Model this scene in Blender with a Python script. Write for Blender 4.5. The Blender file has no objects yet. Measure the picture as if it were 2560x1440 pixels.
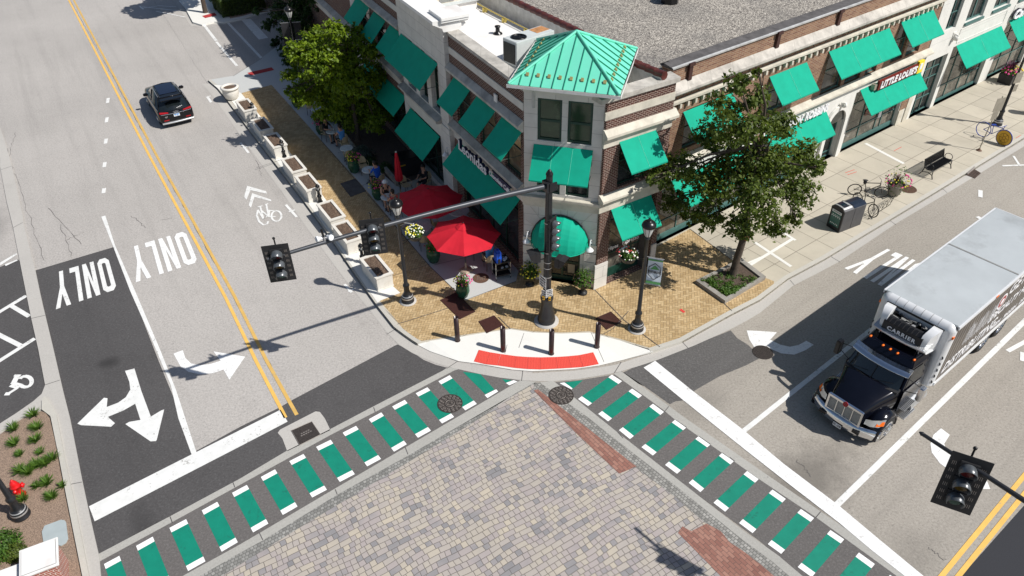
import bpy, bmesh, math, random
from math import sin, cos, pi, radians, sqrt, atan2, hypot
from mathutils import Vector, Matrix, noise
from mathutils.geometry import tessellate_polygon
scene = bpy.context.scene
# ------------------------------------------------------------------ camera, world, sun
CAMH = 20.0; FOC = 1900.0; PITCH = 0.662679470; ROLL = -0.0150588008
_W = Vector((0, cos(PITCH), -sin(PITCH))); _R0 = Vector((1, 0, 0)); _U0 = _R0.cross(_W)
_R = _R0*cos(ROLL) + _U0*sin(ROLL); _U = _U0*cos(ROLL) - _R0*sin(ROLL)
cam = bpy.data.cameras.new('camera'); camo = bpy.data.objects.new('camera', cam)
scene.collection.objects.link(camo); scene.camera = camo
cam.sensor_width = 36; cam.lens = 36*FOC/2560; cam.clip_end = 600; cam.clip_start = .1
camo.matrix_world = Matrix.Translation((0, 0, CAMH)) @ Matrix((_R, _U, -_W)).transposed().to_4x4()
scene.render.resolution_x = 1024; scene.render.resolution_y = 576
SUN_AZ = radians(-22.2); SUN_EL = radians(48.5)
SV = Vector((cos(SUN_AZ)*cos(SUN_EL), sin(SUN_AZ)*cos(SUN_EL), sin(SUN_EL)))
world = bpy.data.worlds.new('World'); scene.world = world; world.use_nodes = True
wn = world.node_tree; wn.nodes.clear()
sky = wn.nodes.new('ShaderNodeTexSky'); sky.sky_type = 'NISHITA'; sky.sun_disc = False
sky.sun_elevation = SUN_EL; sky.sun_rotation = pi/2 - SUN_AZ
bgn = wn.nodes.new('ShaderNodeBackground'); bgn.inputs['Strength'].default_value = 0.075
won = wn.nodes.new('ShaderNodeOutputWorld')
wn.links.new(sky.outputs[0], bgn.inputs[0]); wn.links.new(bgn.outputs[0], won.inputs[0])
sl = bpy.data.lights.new('sun', 'SUN'); sl.energy = 5.0; sl.angle = radians(.5); sl.color = (1, .965, .91)
so = bpy.data.objects.new('sun', sl); scene.collection.objects.link(so)
so.rotation_euler = (-SV).to_track_quat('-Z', 'Y').to_euler()
scene.view_settings.view_transform = 'Standard'; scene.view_settings.look = 'None'
scene.view_settings.exposure = 0.03; scene.view_settings.gamma = 1.0
# ------------------------------------------------------------------ measuring helpers
ZR = -0.12                      # road level; pavements lie at z = 0
def G(x, y, z=0.0):             # ground point seen at a place of the photograph
    d = _R*(x-1280) - _U*(y-720) + _W*FOC
    t = (z-CAMH)/d.z
    return Vector((d.x*t, d.y*t, z))
def c1(*p): return [(x/3.654, y/3.654) for x, y in p]
def crop(ox, oy, s=3.654):
    return lambda *p: [(ox+x/s, oy+y/s) for x, y in p]
K06 = crop(600, 350); K036 = crop(0, 350); K070 = crop(0, 700); K67 = crop(600, 700); K12 = crop(1200, 700)
K18 = crop(1860, 700); K0B = crop(0, 1046); K6B = crop(600, 1046); K12B = crop(1200, 1046); K18B = crop(1860, 1046); K186 = crop(1860, 350)
# ------------------------------------------------------------------ objects
def link(o, parent=None):
    scene.collection.objects.link(o)
    if parent is not None: o.parent = parent
    return o
def tag(o, label=None, cat=None, group=None, kind=None):
    if label: o['label'] = label
    if cat: o['category'] = cat
    if group: o['group'] = group
    if kind: o['kind'] = kind
    return o
def thing(name, loc, label, cat, rz=0, group=None):
    o = bpy.data.objects.new(name, None); o.empty_display_size = .2; link(o)
    o.location = loc; o.rotation_euler = (0, 0, rz)
    return tag(o, label, cat, group)
def pmat(o):
    if o is None: return Matrix.Identity(4)
    m = Matrix.Translation(o.location) @ o.rotation_euler.to_matrix().to_4x4()
    m = m @ Matrix.Diagonal((*o.scale, 1))
    return pmat(o.parent) @ m if o.parent else m
class MB:
    def __init__(s, M=None):
        s.v = []; s.f = []; s.m = []; s.sm = []; s.M = M
    def add(s, vs, fs, m=0, smooth=False):
        b = len(s.v)
        if s.M is None: s.v += [tuple(v) for v in vs]
        else: s.v += [tuple(s.M @ Vector(v)) for v in vs]
        for f in fs:
            s.f.append([b+i for i in f]); s.m.append(m); s.sm.append(smooth)
        return s
    def hexa(s, c, m=0):      # 8 corners: bottom 4 ccw, top 4
        return s.add(c, [(3,2,1,0),(4,5,6,7),(0,1,5,4),(1,2,6,5),(2,3,7,6),(3,0,4,7)], m)
    def box(s, x0, x1, y0, y1, z0, z1, m=0):
        return s.hexa([(x0,y0,z0),(x1,y0,z0),(x1,y1,z0),(x0,y1,z0),(x0,y0,z1),(x1,y0,z1),(x1,y1,z1),(x0,y1,z1)], m)
    def taper(s, x0, x1, y0, y1, z0, z1, tx, ty, m=0):   # box with a narrower (or wider) top
        return s.hexa([(x0,y0,z0),(x1,y0,z0),(x1,y1,z0),(x0,y1,z0),(x0+tx,y0+ty,z1),(x1-tx,y0+ty,z1),(x1-tx,y1-ty,z1),(x0+tx,y1-ty,z1)], m)
    def prism(s, poly, z0, z1, m=0, top=True, bottom=False, z1f=None):
        n = len(poly); p = [(a[0], a[1]) for a in poly]
        ar = sum(p[i][0]*p[(i+1) % n][1]-p[(i+1) % n][0]*p[i][1] for i in range(n))
        if ar < 0: p = p[::-1]
        zt = [z1 if z1f is None else z1f(*a) for a in p]
        vs = [(a[0], a[1], z0) for a in p]+[(a[0], a[1], z) for a, z in zip(p, zt)]
        fs = [(i, (i+1) % n, n+(i+1) % n, n+i) for i in range(n)] if z1 != z0 else []
        tris = tessellate_polygon([[Vector((a[0], a[1], 0)) for a in p]])
        for t in tris:
            a, b, c = [p[i] for i in t]
            if (b[0]-a[0])*(c[1]-a[1])-(c[0]-a[0])*(b[1]-a[1]) < 0: t = t[::-1]
            if top: fs.append(tuple(n+i for i in t))
            if bottom: fs.append(tuple(t[::-1]))
        return s.add(vs, fs, m)
    def flat(s, poly, z, m=0):
        n = len(poly); p = [(a[0], a[1]) for a in poly]; fs = []
        for t in tessellate_polygon([[Vector((a[0], a[1], 0)) for a in p]]):
            a, b, c = [p[i] for i in t]
            if (b[0]-a[0])*(c[1]-a[1])-(c[0]-a[0])*(b[1]-a[1]) < 0: t = t[::-1]
            fs.append(tuple(t))
        return s.add([(a[0], a[1], z) for a in p], fs, m)
    def lathe(s, prof, n=16, c=(0, 0, 0), m=0, axis=None, smooth=True, cap=True):
        vs = []; fs = []
        for r, z in prof:
            for i in range(n):
                a = 2*pi*i/n; vs.append(Vector((r*cos(a), r*sin(a), z)))
        if axis is not None:
            q = Vector((0, 0, 1)).rotation_difference(Vector(axis).normalized()); vs = [q @ v for v in vs]
        vs = [v+Vector(c) for v in vs]; k = len(prof)
        for j in range(k-1):
            for i in range(n):
                a = j*n+i; b = j*n+(i+1) % n; fs.append((a, b, b+n, a+n))
        s.add(vs, fs, m, smooth)
        if cap:
            if prof[0][0] > 1e-4: s.add(vs[:n], [tuple(range(n))[::-1]], m)
            if prof[-1][0] > 1e-4: s.add(vs[-n:], [tuple(range(n))], m)
        return s
    def cyl(s, r, a, b, n=12, m=0, r2=None):
        a = Vector(a); b = Vector(b); L = (b-a).length
        return s.lathe([(r, 0), (r if r2 is None else r2, L)], n, a, m, axis=(b-a))
    def tube(s, pts, r, n=8, m=0, closed=False, smooth=True):
        pts = [Vector(p) for p in pts]; k = len(pts); vs = []; fs = []
        rr = r if isinstance(r, (list, tuple)) else [r]*k
        up = Vector((0, 0, 1)); prev = None
        for i, p in enumerate(pts):
            if closed: d = (pts[(i+1) % k]-pts[i-1])
            else: d = pts[min(i+1, k-1)]-pts[max(i-1, 0)]
            d = d.normalized() if d.length > 1e-9 else Vector((0, 0, 1))
            if prev is None: u = d.orthogonal().normalized() if abs(d.z) > .95 else d.cross(up).normalized()
            else:
                u = prev-d*prev.dot(d)
                u = u.normalized() if u.length > 1e-6 else d.orthogonal().normalized()
            prev = u; w = d.cross(u)
            for j in range(n):
                a = 2*pi*j/n; vs.append(p+(u*cos(a)+w*sin(a))*rr[i])
        for i in range(k if closed else k-1):
            for j in range(n):
                a = i*n+j; b = i*n+(j+1) % n; c2 = ((i+1) % k)*n
                fs.append((a, b, c2+(j+1) % n, c2+j))
        s.add(vs, fs, m, smooth)
        if not closed and n > 2:
            s.add(vs[:n], [tuple(range(n))[::-1]], m); s.add(vs[-n:], [tuple(range(n))], m)
        return s
    def ball(s, c, r, n=12, k=8, m=0, sc=(1, 1, 1), zmin=-1, zmax=1):
        a0 = math.asin(zmin); a1 = math.asin(zmax); prof = []
        for i in range(k+1):
            a = a0+(a1-a0)*i/k; prof.append((max(r*cos(a), 1e-5), r*sin(a)))
        vs = []; fs = []
        for rr, z in prof:
            for i in range(n):
                t = 2*pi*i/n; vs.append((c[0]+rr*cos(t)*sc[0], c[1]+rr*sin(t)*sc[1], c[2]+z*sc[2]))
        for j in range(k):
            for i in range(n):
                a = j*n+i; b = j*n+(i+1) % n; fs.append((a, b, b+n, a+n))
        return s.add(vs, fs, m, True)
    def loft(s, secs, m=0, smooth=True, caps=True, closed=True):
        n = len(secs[0]); vs = [v for q in secs for v in q]; fs = []
        for j in range(len(secs)-1):
            for i in range(n if closed else n-1):
                a = j*n+i; b = j*n+(i+1) % n; fs.append((a, b, b+n, a+n))
        s.add(vs, fs, m, smooth)
        if caps and closed:
            s.add(secs[0], [tuple(range(n))[::-1]], m); s.add(secs[-1], [tuple(range(n))], m)
        return s
    def build(s, name, mats, parent=None, world=False, recalc=True, uv=True, bevel=0):
        me = bpy.data.meshes.new(name)
        vs = s.v
        if world and parent is not None:
            Mi = pmat(parent).inverted(); vs = [tuple(Mi @ Vector(v)) for v in vs]
        me.from_pydata(vs, [], s.f)
        if not isinstance(mats, (list, tuple)): mats = [mats]
        for mt in mats: me.materials.append(mt)
        me.polygons.foreach_set('material_index', s.m); me.polygons.foreach_set('use_smooth', s.sm)
        if recalc or bevel:
            bm = bmesh.new(); bm.from_mesh(me)
            if bevel:
                bmesh.ops.remove_doubles(bm, verts=bm.verts, dist=1e-4)
                es = [e for e in bm.edges if len(e.link_faces) == 2 and e.calc_face_angle(0) > .5]
                bmesh.ops.bevel(bm, geom=es, offset=bevel, segments=2, affect='EDGES', clamp_overlap=True)
            bmesh.ops.recalc_face_normals(bm, faces=bm.faces); bm.to_mesh(me); bm.free()
        if uv:      # metric box-projected coordinates, z up the wall
            ul = me.uv_layers.new(name='UVMap'); me.update()
            src = [Vector(v.co) for v in me.vertices]
            for p in me.polygons:
                nn = p.normal
                if abs(nn.z) > .7:
                    for li in p.loop_indices:
                        c = src[me.loops[li].vertex_index]; ul.data[li].uv = (c.x, c.y)
                else:
                    t = Vector((-nn.y, nn.x, 0))
                    t = t.normalized() if t.length > 1e-6 else Vector((1, 0, 0))
                    for li in p.loop_indices:
                        c = src[me.loops[li].vertex_index]; ul.data[li].uv = (c.dot(t), c.z)
        me.update()
        o = bpy.data.objects.new(name, me); link(o, parent)
        return o
def copy_tree(o, parent=None):
    c = o.copy(); scene.collection.objects.link(c)
    if parent is not None: c.parent = parent
    for ch in list(o.children): copy_tree(ch, c)
    return c
class Frame:                     # s along a wall, d outward from it, z up
    def __init__(f, o, ang, side):
        a = radians(ang); f.o = Vector((o[0], o[1], 0)); f.t = Vector((cos(a), sin(a), 0)); f.n = Vector((-sin(a), cos(a), 0))*side; f.side = side
    def __call__(f, s, d, z): return f.o+f.t*s+f.n*d+Vector((0, 0, z))
    def box(f, mb, s0, s1, d0, d1, z0, z1, m=0):
        c = [f(s0,d0,z0), f(s1,d0,z0), f(s1,d1,z0), f(s0,d1,z0), f(s0,d0,z1), f(s1,d0,z1), f(s1,d1,z1), f(s0,d1,z1)]
        return mb.hexa(c, m)
# text as real mesh letters
def text_mesh(body, size=1.0, extrude=.01, bold=0.0, align='CENTER', shear=0, spacing=1.0):
    cu = bpy.data.curves.new('lettering', 'FONT'); cu.body = body; cu.size = size; cu.extrude = extrude
    cu.offset = bold; cu.align_x = align; cu.align_y = 'CENTER'; cu.resolution_u = 2; cu.shear = shear; cu.space_character = spacing
    o = bpy.data.objects.new('lettering', cu); scene.collection.objects.link(o)
    dg = bpy.context.evaluated_depsgraph_get(); dg.update()
    me = bpy.data.meshes.new_from_object(o.evaluated_get(dg))
    vs = [Vector(v.co) for v in me.vertices]; fs = [tuple(p.vertices) for p in me.polygons]
    bpy.data.objects.remove(o); bpy.data.curves.remove(cu); bpy.data.meshes.remove(me)
    return vs, fs
def put_text(mb, body, origin, xdir, ydir, size, m=0, depth=.01, bold=0, width=None, shear=0, align='CENTER', spacing=1.0):
    vs, fs = text_mesh(body, size, depth, bold, align, shear, spacing)
    x = Vector(xdir).normalized(); y = Vector(ydir).normalized(); z = x.cross(y)
    k = 1
    if width:
        w = max(v.x for v in vs)-min(v.x for v in vs); k = width/w
    mb.add([Vector(origin)+x*(v.x*k)+y*v.y+z*v.z for v in vs], fs, m)
# ------------------------------------------------------------------ materials
class NT:
    def __init__(s, name):
        s.m = bpy.data.materials.new(name); s.m.use_nodes = True; s.t = s.m.node_tree; s.t.nodes.clear()
        s.out = s.n('ShaderNodeOutputMaterial'); s.b = s.n('ShaderNodeBsdfPrincipled'); s.l(s.b.outputs[0], s.out.inputs[0])
    def n(s, ty, **k):
        x = s.t.nodes.new(ty)
        for a, b in k.items(): setattr(x, a, b)
        return x
    def l(s, a, b): s.t.links.new(a, b)
    def set(s, inp, v):
        if hasattr(v, 'bl_rna') and 'NodeSocket' in v.bl_rna.identifier or isinstance(v, bpy.types.NodeSocket): s.l(v, inp)
        else: inp.default_value = v
    def math(s, op, a, b=0.0, c=None):
        x = s.n('ShaderNodeMath', operation=op); s.set(x.inputs[0], a); s.set(x.inputs[1], b)
        if c is not None: s.set(x.inputs[2], c)
        return x.outputs[0]
    def uv(s): return s.n('ShaderNodeUVMap').outputs[0]
    def obj(s): return s.n('ShaderNodeTexCoord').outputs['Object']
    def geo(s): return s.n('ShaderNodeNewGeometry').outputs['Position']
    def noise(s, v, scale, detail=2, rough=.5, out=0):
        x = s.n('ShaderNodeTexNoise'); x.inputs['Scale'].default_value = scale; x.inputs['Detail'].default_value = detail
        x.inputs['Roughness'].default_value = rough; s.l(v, x.inputs['Vector']); return x.outputs[out]
    def voro(s, v, scale, out='Color', feat='F1', rnd=1):
        x = s.n('ShaderNodeTexVoronoi', feature=feat); x.inputs['Scale'].default_value = scale; s.l(v, x.inputs['Vector'])
        x.inputs['Randomness'].default_value = rnd; return x.outputs[out]
    def ramp(s, fac, stops, interp='LINEAR'):
        x = s.n('ShaderNodeValToRGB'); cr = x.color_ramp; cr.interpolation = interp
        while len(cr.elements) < len(stops): cr.elements.new(.5)
        for e, (p, c) in zip(cr.elements, stops): e.position = p; e.color = (*c, 1) if len(c) == 3 else c
        s.set(x.inputs[0], fac); return x.outputs[0]
    def mix(s, fac, a, b, mode='MIX'):
        x = s.n('ShaderNodeMix', data_type='RGBA', blend_type=mode); s.set(x.inputs[0], fac)
        for i, v in ((6, a), (7, b)):
            if isinstance(v, tuple): x.inputs[i].default_value = (*v[:3], 1)
            else: s.l(v, x.inputs[i])
        return x.outputs[2]
    def rng(s, v, a, b, c, d):
        x = s.n('ShaderNodeMapRange'); s.l(v, x.inputs[0])
        for i, q in enumerate((a, b, c, d)): x.inputs[i+1].default_value = q
        return x.outputs[0]
    def xyz(s, v):
        x = s.n('ShaderNodeSeparateXYZ'); s.l(v, x.inputs[0]); return x.outputs
    def vec(s, x, y, z=0.0):
        q = s.n('ShaderNodeCombineXYZ'); s.set(q.inputs[0], x); s.set(q.inputs[1], y); s.set(q.inputs[2], z); return q.outputs[0]
    def rot(s, v, ang, off=(0, 0, 0), sc=(1, 1, 1)):
        q = s.n('ShaderNodeMapping'); q.inputs['Rotation'].default_value = (0, 0, radians(ang)); q.inputs['Location'].default_value = off
        q.inputs['Scale'].default_value = sc; s.l(v, q.inputs[0]); return q.outputs[0]
    def white(s, v):
        q = s.n('ShaderNodeTexWhiteNoise', noise_dimensions='3D'); s.l(v, q.inputs[0]); return q.outputs
    def bump(s, h, st=.3, dist=.01):
        q = s.n('ShaderNodeBump'); q.inputs['Strength'].default_value = st; q.inputs['Distance'].default_value = dist
        s.l(h, q.inputs['Height']); s.l(q.outputs[0], s.b.inputs['Normal'])
    def done(s, col=None, rough=.7, metal=0, spec=.4):
        if col is not None:
            if isinstance(col, tuple): s.b.inputs['Base Color'].default_value = (*col[:3], 1)
            else: s.l(col, s.b.inputs['Base Color'])
        s.set(s.b.inputs['Roughness'], rough)
        s.b.inputs['Metallic'].default_value = metal; s.b.inputs['Specular IOR Level'].default_value = spec
        return s.m
def mul(c, k): return tuple(min(1, a*k) for a in c)
def simple(name, col, rough=.6, metal=0, spec=.4, var=.12, scale=3, bump=0, grime=None):
    t = NT(name); v = t.obj(); n1 = t.noise(v, scale, 4, .6)
    c = t.ramp(n1, [(.3, mul(col, 1-var)), (.7, mul(col, 1+var))])
    if grime: c = t.mix(t.rng(t.noise(v, scale*.7, 5, .7), .52, .75, 0, .7), c, grime)
    if bump: t.bump(t.noise(v, scale*12, 3), bump, .01)
    return t.done(c, rough, metal, spec)
def pavement(name, base, speck=(.10, .095, .09), light=(.6, .58, .55), sa=.35, stain=.3, sscale=60, warm=None, rough=.85, tracks=None, spots=()):
    t = NT(name); v = t.uv()
    v = t.vec(t.xyz(v)[0], t.xyz(v)[1], 0.0)
    a = t.noise(v, sscale*.5, 4, .9); a2 = t.noise(v, sscale*.2, 3, .8); big = t.noise(v, .13, 4, .55); mid = t.noise(v, .9, 6, .75)
    c = t.ramp(big, [(.32, mul(base, 1-stain*.18)), (.5, base), (.68, mul(base, 1+stain*.12))])
    c = t.mix(t.rng(mid, .52, .78, 0, stain*.55), c, mul(base, .58))
    c = t.mix(t.rng(t.noise(v, 3.1, 5, .8), .56, .8, 0, stain*.6), c, mul(base, .6))
    c = t.mix(t.rng(a, .52, .64, 0, sa), c, speck); c = t.mix(t.rng(a2, .55, .68, 0, sa*.45), c, mul(base, .55))
    c = t.mix(t.rng(a, .47, .36, 0, sa*.8), c, light)
    for sc_, r_ in ((1.1, .035), (2.9, .04), (6.7, .05)):       # oil spots, gum, small pits
        vd = t.voro(v, sc_, 'Distance'); c = t.mix(t.math('MULTIPLY', t.rng(vd, r_, r_*.6, 0, .6), t.math('GREATER_THAN', t.noise(v, .7, 1), .47)), c, mul(speck, .8))
    if tracks:      # worn wheel tracks and seal lines along the lane
        q = t.rot(v, tracks); u = t.xyz(q); w1 = t.noise(t.vec(t.math('MULTIPLY', u[0], .06), t.math('MULTIPLY', u[1], 1.1), 3.0), 1.0, 3, .6)
        c = t.mix(t.rng(w1, .52, .7, 0, .28), c, mul(base, .62)); c = t.mix(t.rng(w1, .45, .3, 0, .2), c, mul(base, 1.15))
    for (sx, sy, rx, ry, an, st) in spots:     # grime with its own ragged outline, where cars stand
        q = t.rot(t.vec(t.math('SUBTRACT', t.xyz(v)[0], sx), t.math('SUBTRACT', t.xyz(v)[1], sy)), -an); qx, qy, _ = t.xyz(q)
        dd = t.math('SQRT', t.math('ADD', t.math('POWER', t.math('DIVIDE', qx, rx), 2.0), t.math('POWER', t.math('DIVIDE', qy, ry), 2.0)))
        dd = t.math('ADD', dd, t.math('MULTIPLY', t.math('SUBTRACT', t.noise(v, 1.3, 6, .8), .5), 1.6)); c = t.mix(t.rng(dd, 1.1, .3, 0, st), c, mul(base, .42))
    t.bump(a, .3, .01)
    return t.done(c, rough, 0, .3)
def paint(name, col, under, wear=.25, scale=14, rough=.6):
    t = NT(name); v = t.uv(); v = t.vec(t.xyz(v)[0], t.xyz(v)[1], 0.0)
    n1 = t.noise(v, scale, 5, .75); n2 = t.noise(v, 1.3, 4, .6); m = t.math('MULTIPLY', t.math('ADD', n2, .35), n1)
    c = t.ramp(t.noise(v, 3, 4), [(.3, mul(col, .9)), (.7, mul(col, 1.04))])
    c = t.mix(t.rng(m, .18+wear*.5, .24+wear*.5, 0, 1), under, c)
    return t.done(c, rough, 0, .4)
def cracked(name, col, under):
    t = NT(name); v = t.uv(); v = t.vec(t.xyz(v)[0], t.xyz(v)[1], 0.0)
    d = t.voro(v, 5, 'Distance', 'DISTANCE_TO_EDGE'); n1 = t.noise(v, 3.5, 6, .85)
    c = t.mix(t.rng(n1, .54, .68, 0, .8), col, under); c = t.mix(t.rng(d, .0, .02, .55, 0), c, under)
    return t.done(c, .7, 0, .3)
def gridpave(name, base, ang, w, h, off=(0, 0, 0), joint=(.12, .11, .1), jw=.012, cellvar=.08, stain=.3, shift=0.0, sscale=45, sa=.2, palette=None, dirt=.0, merge=False, jstr=.8):
    t = NT(name); u0 = t.uv(); u0 = t.vec(t.xyz(u0)[0], t.xyz(u0)[1], 0.0); v = t.rot(u0, ang, off)
    X, Y, _ = t.xyz(v)
    if merge:      # hand-laid courses wobble slightly
        X = t.math('ADD', X, t.math('MULTIPLY', t.math('SUBTRACT', t.noise(u0, .8, 1), .5), .25))
        Y = t.math('ADD', Y, t.math('MULTIPLY', t.math('SUBTRACT', t.noise(u0, .55, 1), .5), .3))
    y = t.math('DIVIDE', Y, h); row = t.math('FLOOR', y)
    if merge:
        sh = t.white(t.vec(row, 7.7))[0]; x = t.math('ADD', t.math('DIVIDE', X, w), t.math('MULTIPLY', sh, 5.0))
    else: x = t.math('ADD', t.math('DIVIDE', X, w), t.math('MULTIPLY', row, shift))
    col = t.math('FLOOR', x); fx = t.math('SUBTRACT', x, col); fy = t.math('SUBTRACT', y, row)
    ex = t.math('MULTIPLY', t.math('MINIMUM', fx, t.math('SUBTRACT', 1.0, fx)), w)
    ey = t.math('MULTIPLY', t.math('MINIMUM', fy, t.math('SUBTRACT', 1.0, fy)), h)
    idx = col
    if merge:
        half = t.math('FLOOR', t.math('MULTIPLY', col, .5)); mg = t.math('GREATER_THAN', t.white(t.vec(half, row, 3.3))[0], .62)
        par = t.math('SUBTRACT', col, t.math('MULTIPLY', half, 2.0))
        inner = t.math('ADD', t.math('MULTIPLY', t.math('SUBTRACT', 1.0, par), t.math('GREATER_THAN', fx, .5)), t.math('MULTIPLY', par, t.math('LESS_THAN', fx, .5)))
        ex = t.math('ADD', ex, t.math('MULTIPLY', t.math('MULTIPLY', inner, mg), 9.0))
        idx = t.math('SUBTRACT', col, t.math('MULTIPLY', par, mg))
    e = t.math('MINIMUM', ex, ey)
    wn_ = t.white(t.vec(idx, row, 1.0))
    if palette: c = t.ramp(t.math('ADD', t.math('MULTIPLY', wn_[0], .72), t.math('MULTIPLY', t.math('SUBTRACT', t.noise(u0, .9, 3), .22), .5)), palette, 'LINEAR')
    else: c = t.ramp(wn_[0], [(0, mul(base, 1-cellvar)), (1, mul(base, 1+cellvar))])
    big = t.noise(u0, .5, 5, .65); c = t.mix(t.rng(big, .45, .75, 0, stain), c, mul(base, .55))
    a = t.noise(u0, sscale, 2, .8); c = t.mix(t.rng(a, .55, .75, 0, sa), c, mul(base, .4)); c = t.mix(t.rng(a, .45, .28, 0, sa), c, mul(base, 1.5))
    vd = t.voro(u0, 4.1, 'Distance'); c = t.mix(t.rng(vd, .05, .03, 0, .5), c, mul(base, .3))
    c = t.mix(t.rng(e, jw*.5, jw*1.1, jstr, 0), c, joint)
    t.bump(t.rng(e, 0, jw*1.5, 0, 1), .4, .01)
    return t.done(c, .85, 0, .3)
def herring(name, ang, w=.115, palette=None, joint=(.13, .09, .05)):
    t = NT(name); u0 = t.uv(); u0 = t.vec(t.xyz(u0)[0], t.xyz(u0)[1], 0.0); v = t.rot(u0, ang); X, Y, _ = t.xyz(v)
    x = t.math('DIVIDE', X, w); y = t.math('DIVIDE', Y, w); i = t.math('FLOOR', x); j = t.math('FLOOR', y)
    fx = t.math('SUBTRACT', x, i); fy = t.math('SUBTRACT', y, j)
    k = t.math('FLOORED_MODULO', t.math('SUBTRACT', i, j), 4.0)
    def eq(q): return t.math('COMPARE', k, float(q), .1)
    def edge(d, open_): return t.math('ADD', d, t.math('MULTIPLY', eq(open_), 5.0))
    e = t.math('MINIMUM', t.math('MINIMUM', edge(fx, 1), edge(t.math('SUBTRACT', 1.0, fx), 0)), t.math('MINIMUM', edge(fy, 2), edge(t.math('SUBTRACT', 1.0, fy), 3)))
    wn_ = t.white(t.vec(t.math('SUBTRACT', i, eq(1)), t.math('SUBTRACT', j, eq(2)), 2.0))
    c = t.ramp(wn_[0], palette); big = t.noise(u0, .7, 5, .65)
    c = t.mix(t.rng(big, .42, .75, 0, .45), c, mul(palette[0][1], .62))
    c = t.mix(t.rng(t.noise(u0, 6, 4, .7), .5, .8, 0, .4), c, (.62, .5, .32))
    c = t.mix(t.rng(t.noise(u0, 50, 2, .8), .55, .75, 0, .25), c, (.2, .14, .07))
    c = t.mix(t.rng(e, .03, .10, .75, 0), c, joint); t.bump(t.rng(e, 0, .1, 0, 1), .4, .01)
    return t.done(c, .85, 0, .3)
def brick(name, c1_, c2_, mortar, bw=.215, bh=.075, ms=.011, stain=.25):
    t = NT(name); v = t.uv(); q = t.n('ShaderNodeTexBrick'); t.l(v, q.inputs['Vector'])
    q.inputs['Color1'].default_value = (*c1_, 1); q.inputs['Color2'].default_value = (*c2_, 1); q.inputs['Mortar'].default_value = (*mortar, 1)
    q.inputs['Scale'].default_value = 1; q.inputs['Mortar Size'].default_value = ms; q.inputs['Brick Width'].default_value = bw; q.inputs['Row Height'].default_value = bh
    q.inputs['Mortar Smooth'].default_value = .2; q.inputs['Bias'].default_value = 0
    g = t.geo(); c = t.mix(t.rng(t.noise(g, .8, 5, .6), .45, .75, 0, stain), q.outputs[0], mul(c1_, .5))
    t.bump(t.math('SUBTRACT', 1.0, q.outputs[1]), .4, .01)
    return t.done(c, .85, 0, .25)
def stone(name, col, joints=(1.2, .55), jc=.55, stain=.25):
    t = NT(name); v = t.uv(); g = t.geo()
    c = t.ramp(t.noise(g, 1.5, 5, .65), [(.3, mul(col, 1-stain)), (.6, col), (.8, mul(col, 1.04))])
    if joints:
        q = t.n('ShaderNodeTexBrick'); t.l(v, q.inputs['Vector']); q.inputs['Scale'].default_value = 1; q.inputs['Mortar Size'].default_value = .008
        q.inputs['Brick Width'].default_value = joints[0]; q.inputs['Row Height'].default_value = joints[1]; q.inputs['Mortar Smooth'].default_value = .3
        c = t.mix(t.math('MULTIPLY', q.outputs[1], .75), c, mul(col, jc*.6))
    c = t.mix(t.rng(t.noise(g, 5, 6, .75), .55, .8, 0, stain), c, mul(col, .45))
    return t.done(c, .8, 0, .3)
def canvas(name, col, tr=.25):
    t = NT(name); g = t.obj(); c = t.ramp(t.noise(g, 2.5, 4), [(.3, mul(col, .93)), (.7, mul(col, 1.05))])
    t.done(c, .75, 0, .2)
    x = t.n('ShaderNodeBsdfTranslucent'); t.l(c, x.inputs[0]); mx = t.n('ShaderNodeMixShader'); mx.inputs[0].default_value = tr
    t.l(t.b.outputs[0], mx.inputs[1]); t.l(x.outputs[0], mx.inputs[2]); t.l(mx.outputs[0], t.out.inputs[0])
    return t.m
def leafmat(name, dark, light, tip=None, tr=.35, sc=.9):
    t = NT(name); g = t.n('ShaderNodeTexCoord').outputs['Object']
    r = t.n('ShaderNodeNewGeometry').outputs['Random Per Island']
    f = t.math('ADD', t.math('MULTIPLY', t.noise(g, sc, 3), .65), t.math('MULTIPLY', r, .42))
    st = [(.25, dark), (.75, light)]
    if tip: st.append((.95, tip))
    c = t.ramp(f, st); t.done(c, .5, 0, .35)
    x = t.n('ShaderNodeBsdfTranslucent'); t.l(t.mix(1.0, c, (1, 1, .55), 'MULTIPLY'), x.inputs[0]); mx = t.n('ShaderNodeMixShader'); mx.inputs[0].default_value = tr
    t.l(t.b.outputs[0], mx.inputs[1]); t.l(x.outputs[0], mx.inputs[2]); t.l(mx.outputs[0], t.out.inputs[0])
    return t.m
def glassmat(name, dark=(.012, .016, .016), lite=(.10, .10, .09), amt=.5, scale=1.2, rough=.06):
    t = NT(name); g = t.uv(); v = t.voro(g, scale, 'Color'); n1 = t.noise(g, scale*1.3, 4, .6)
    c = t.mix(t.rng(n1, .45, .7, 0, amt), dark, lite)
    c = t.mix(t.rng(t.noise(g, scale*3.1, 5, .7), .56, .72, 0, amt*.8), c, mul(lite, 1.7))
    return t.done(c, rough, 0, .6)
MT = {}
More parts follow.
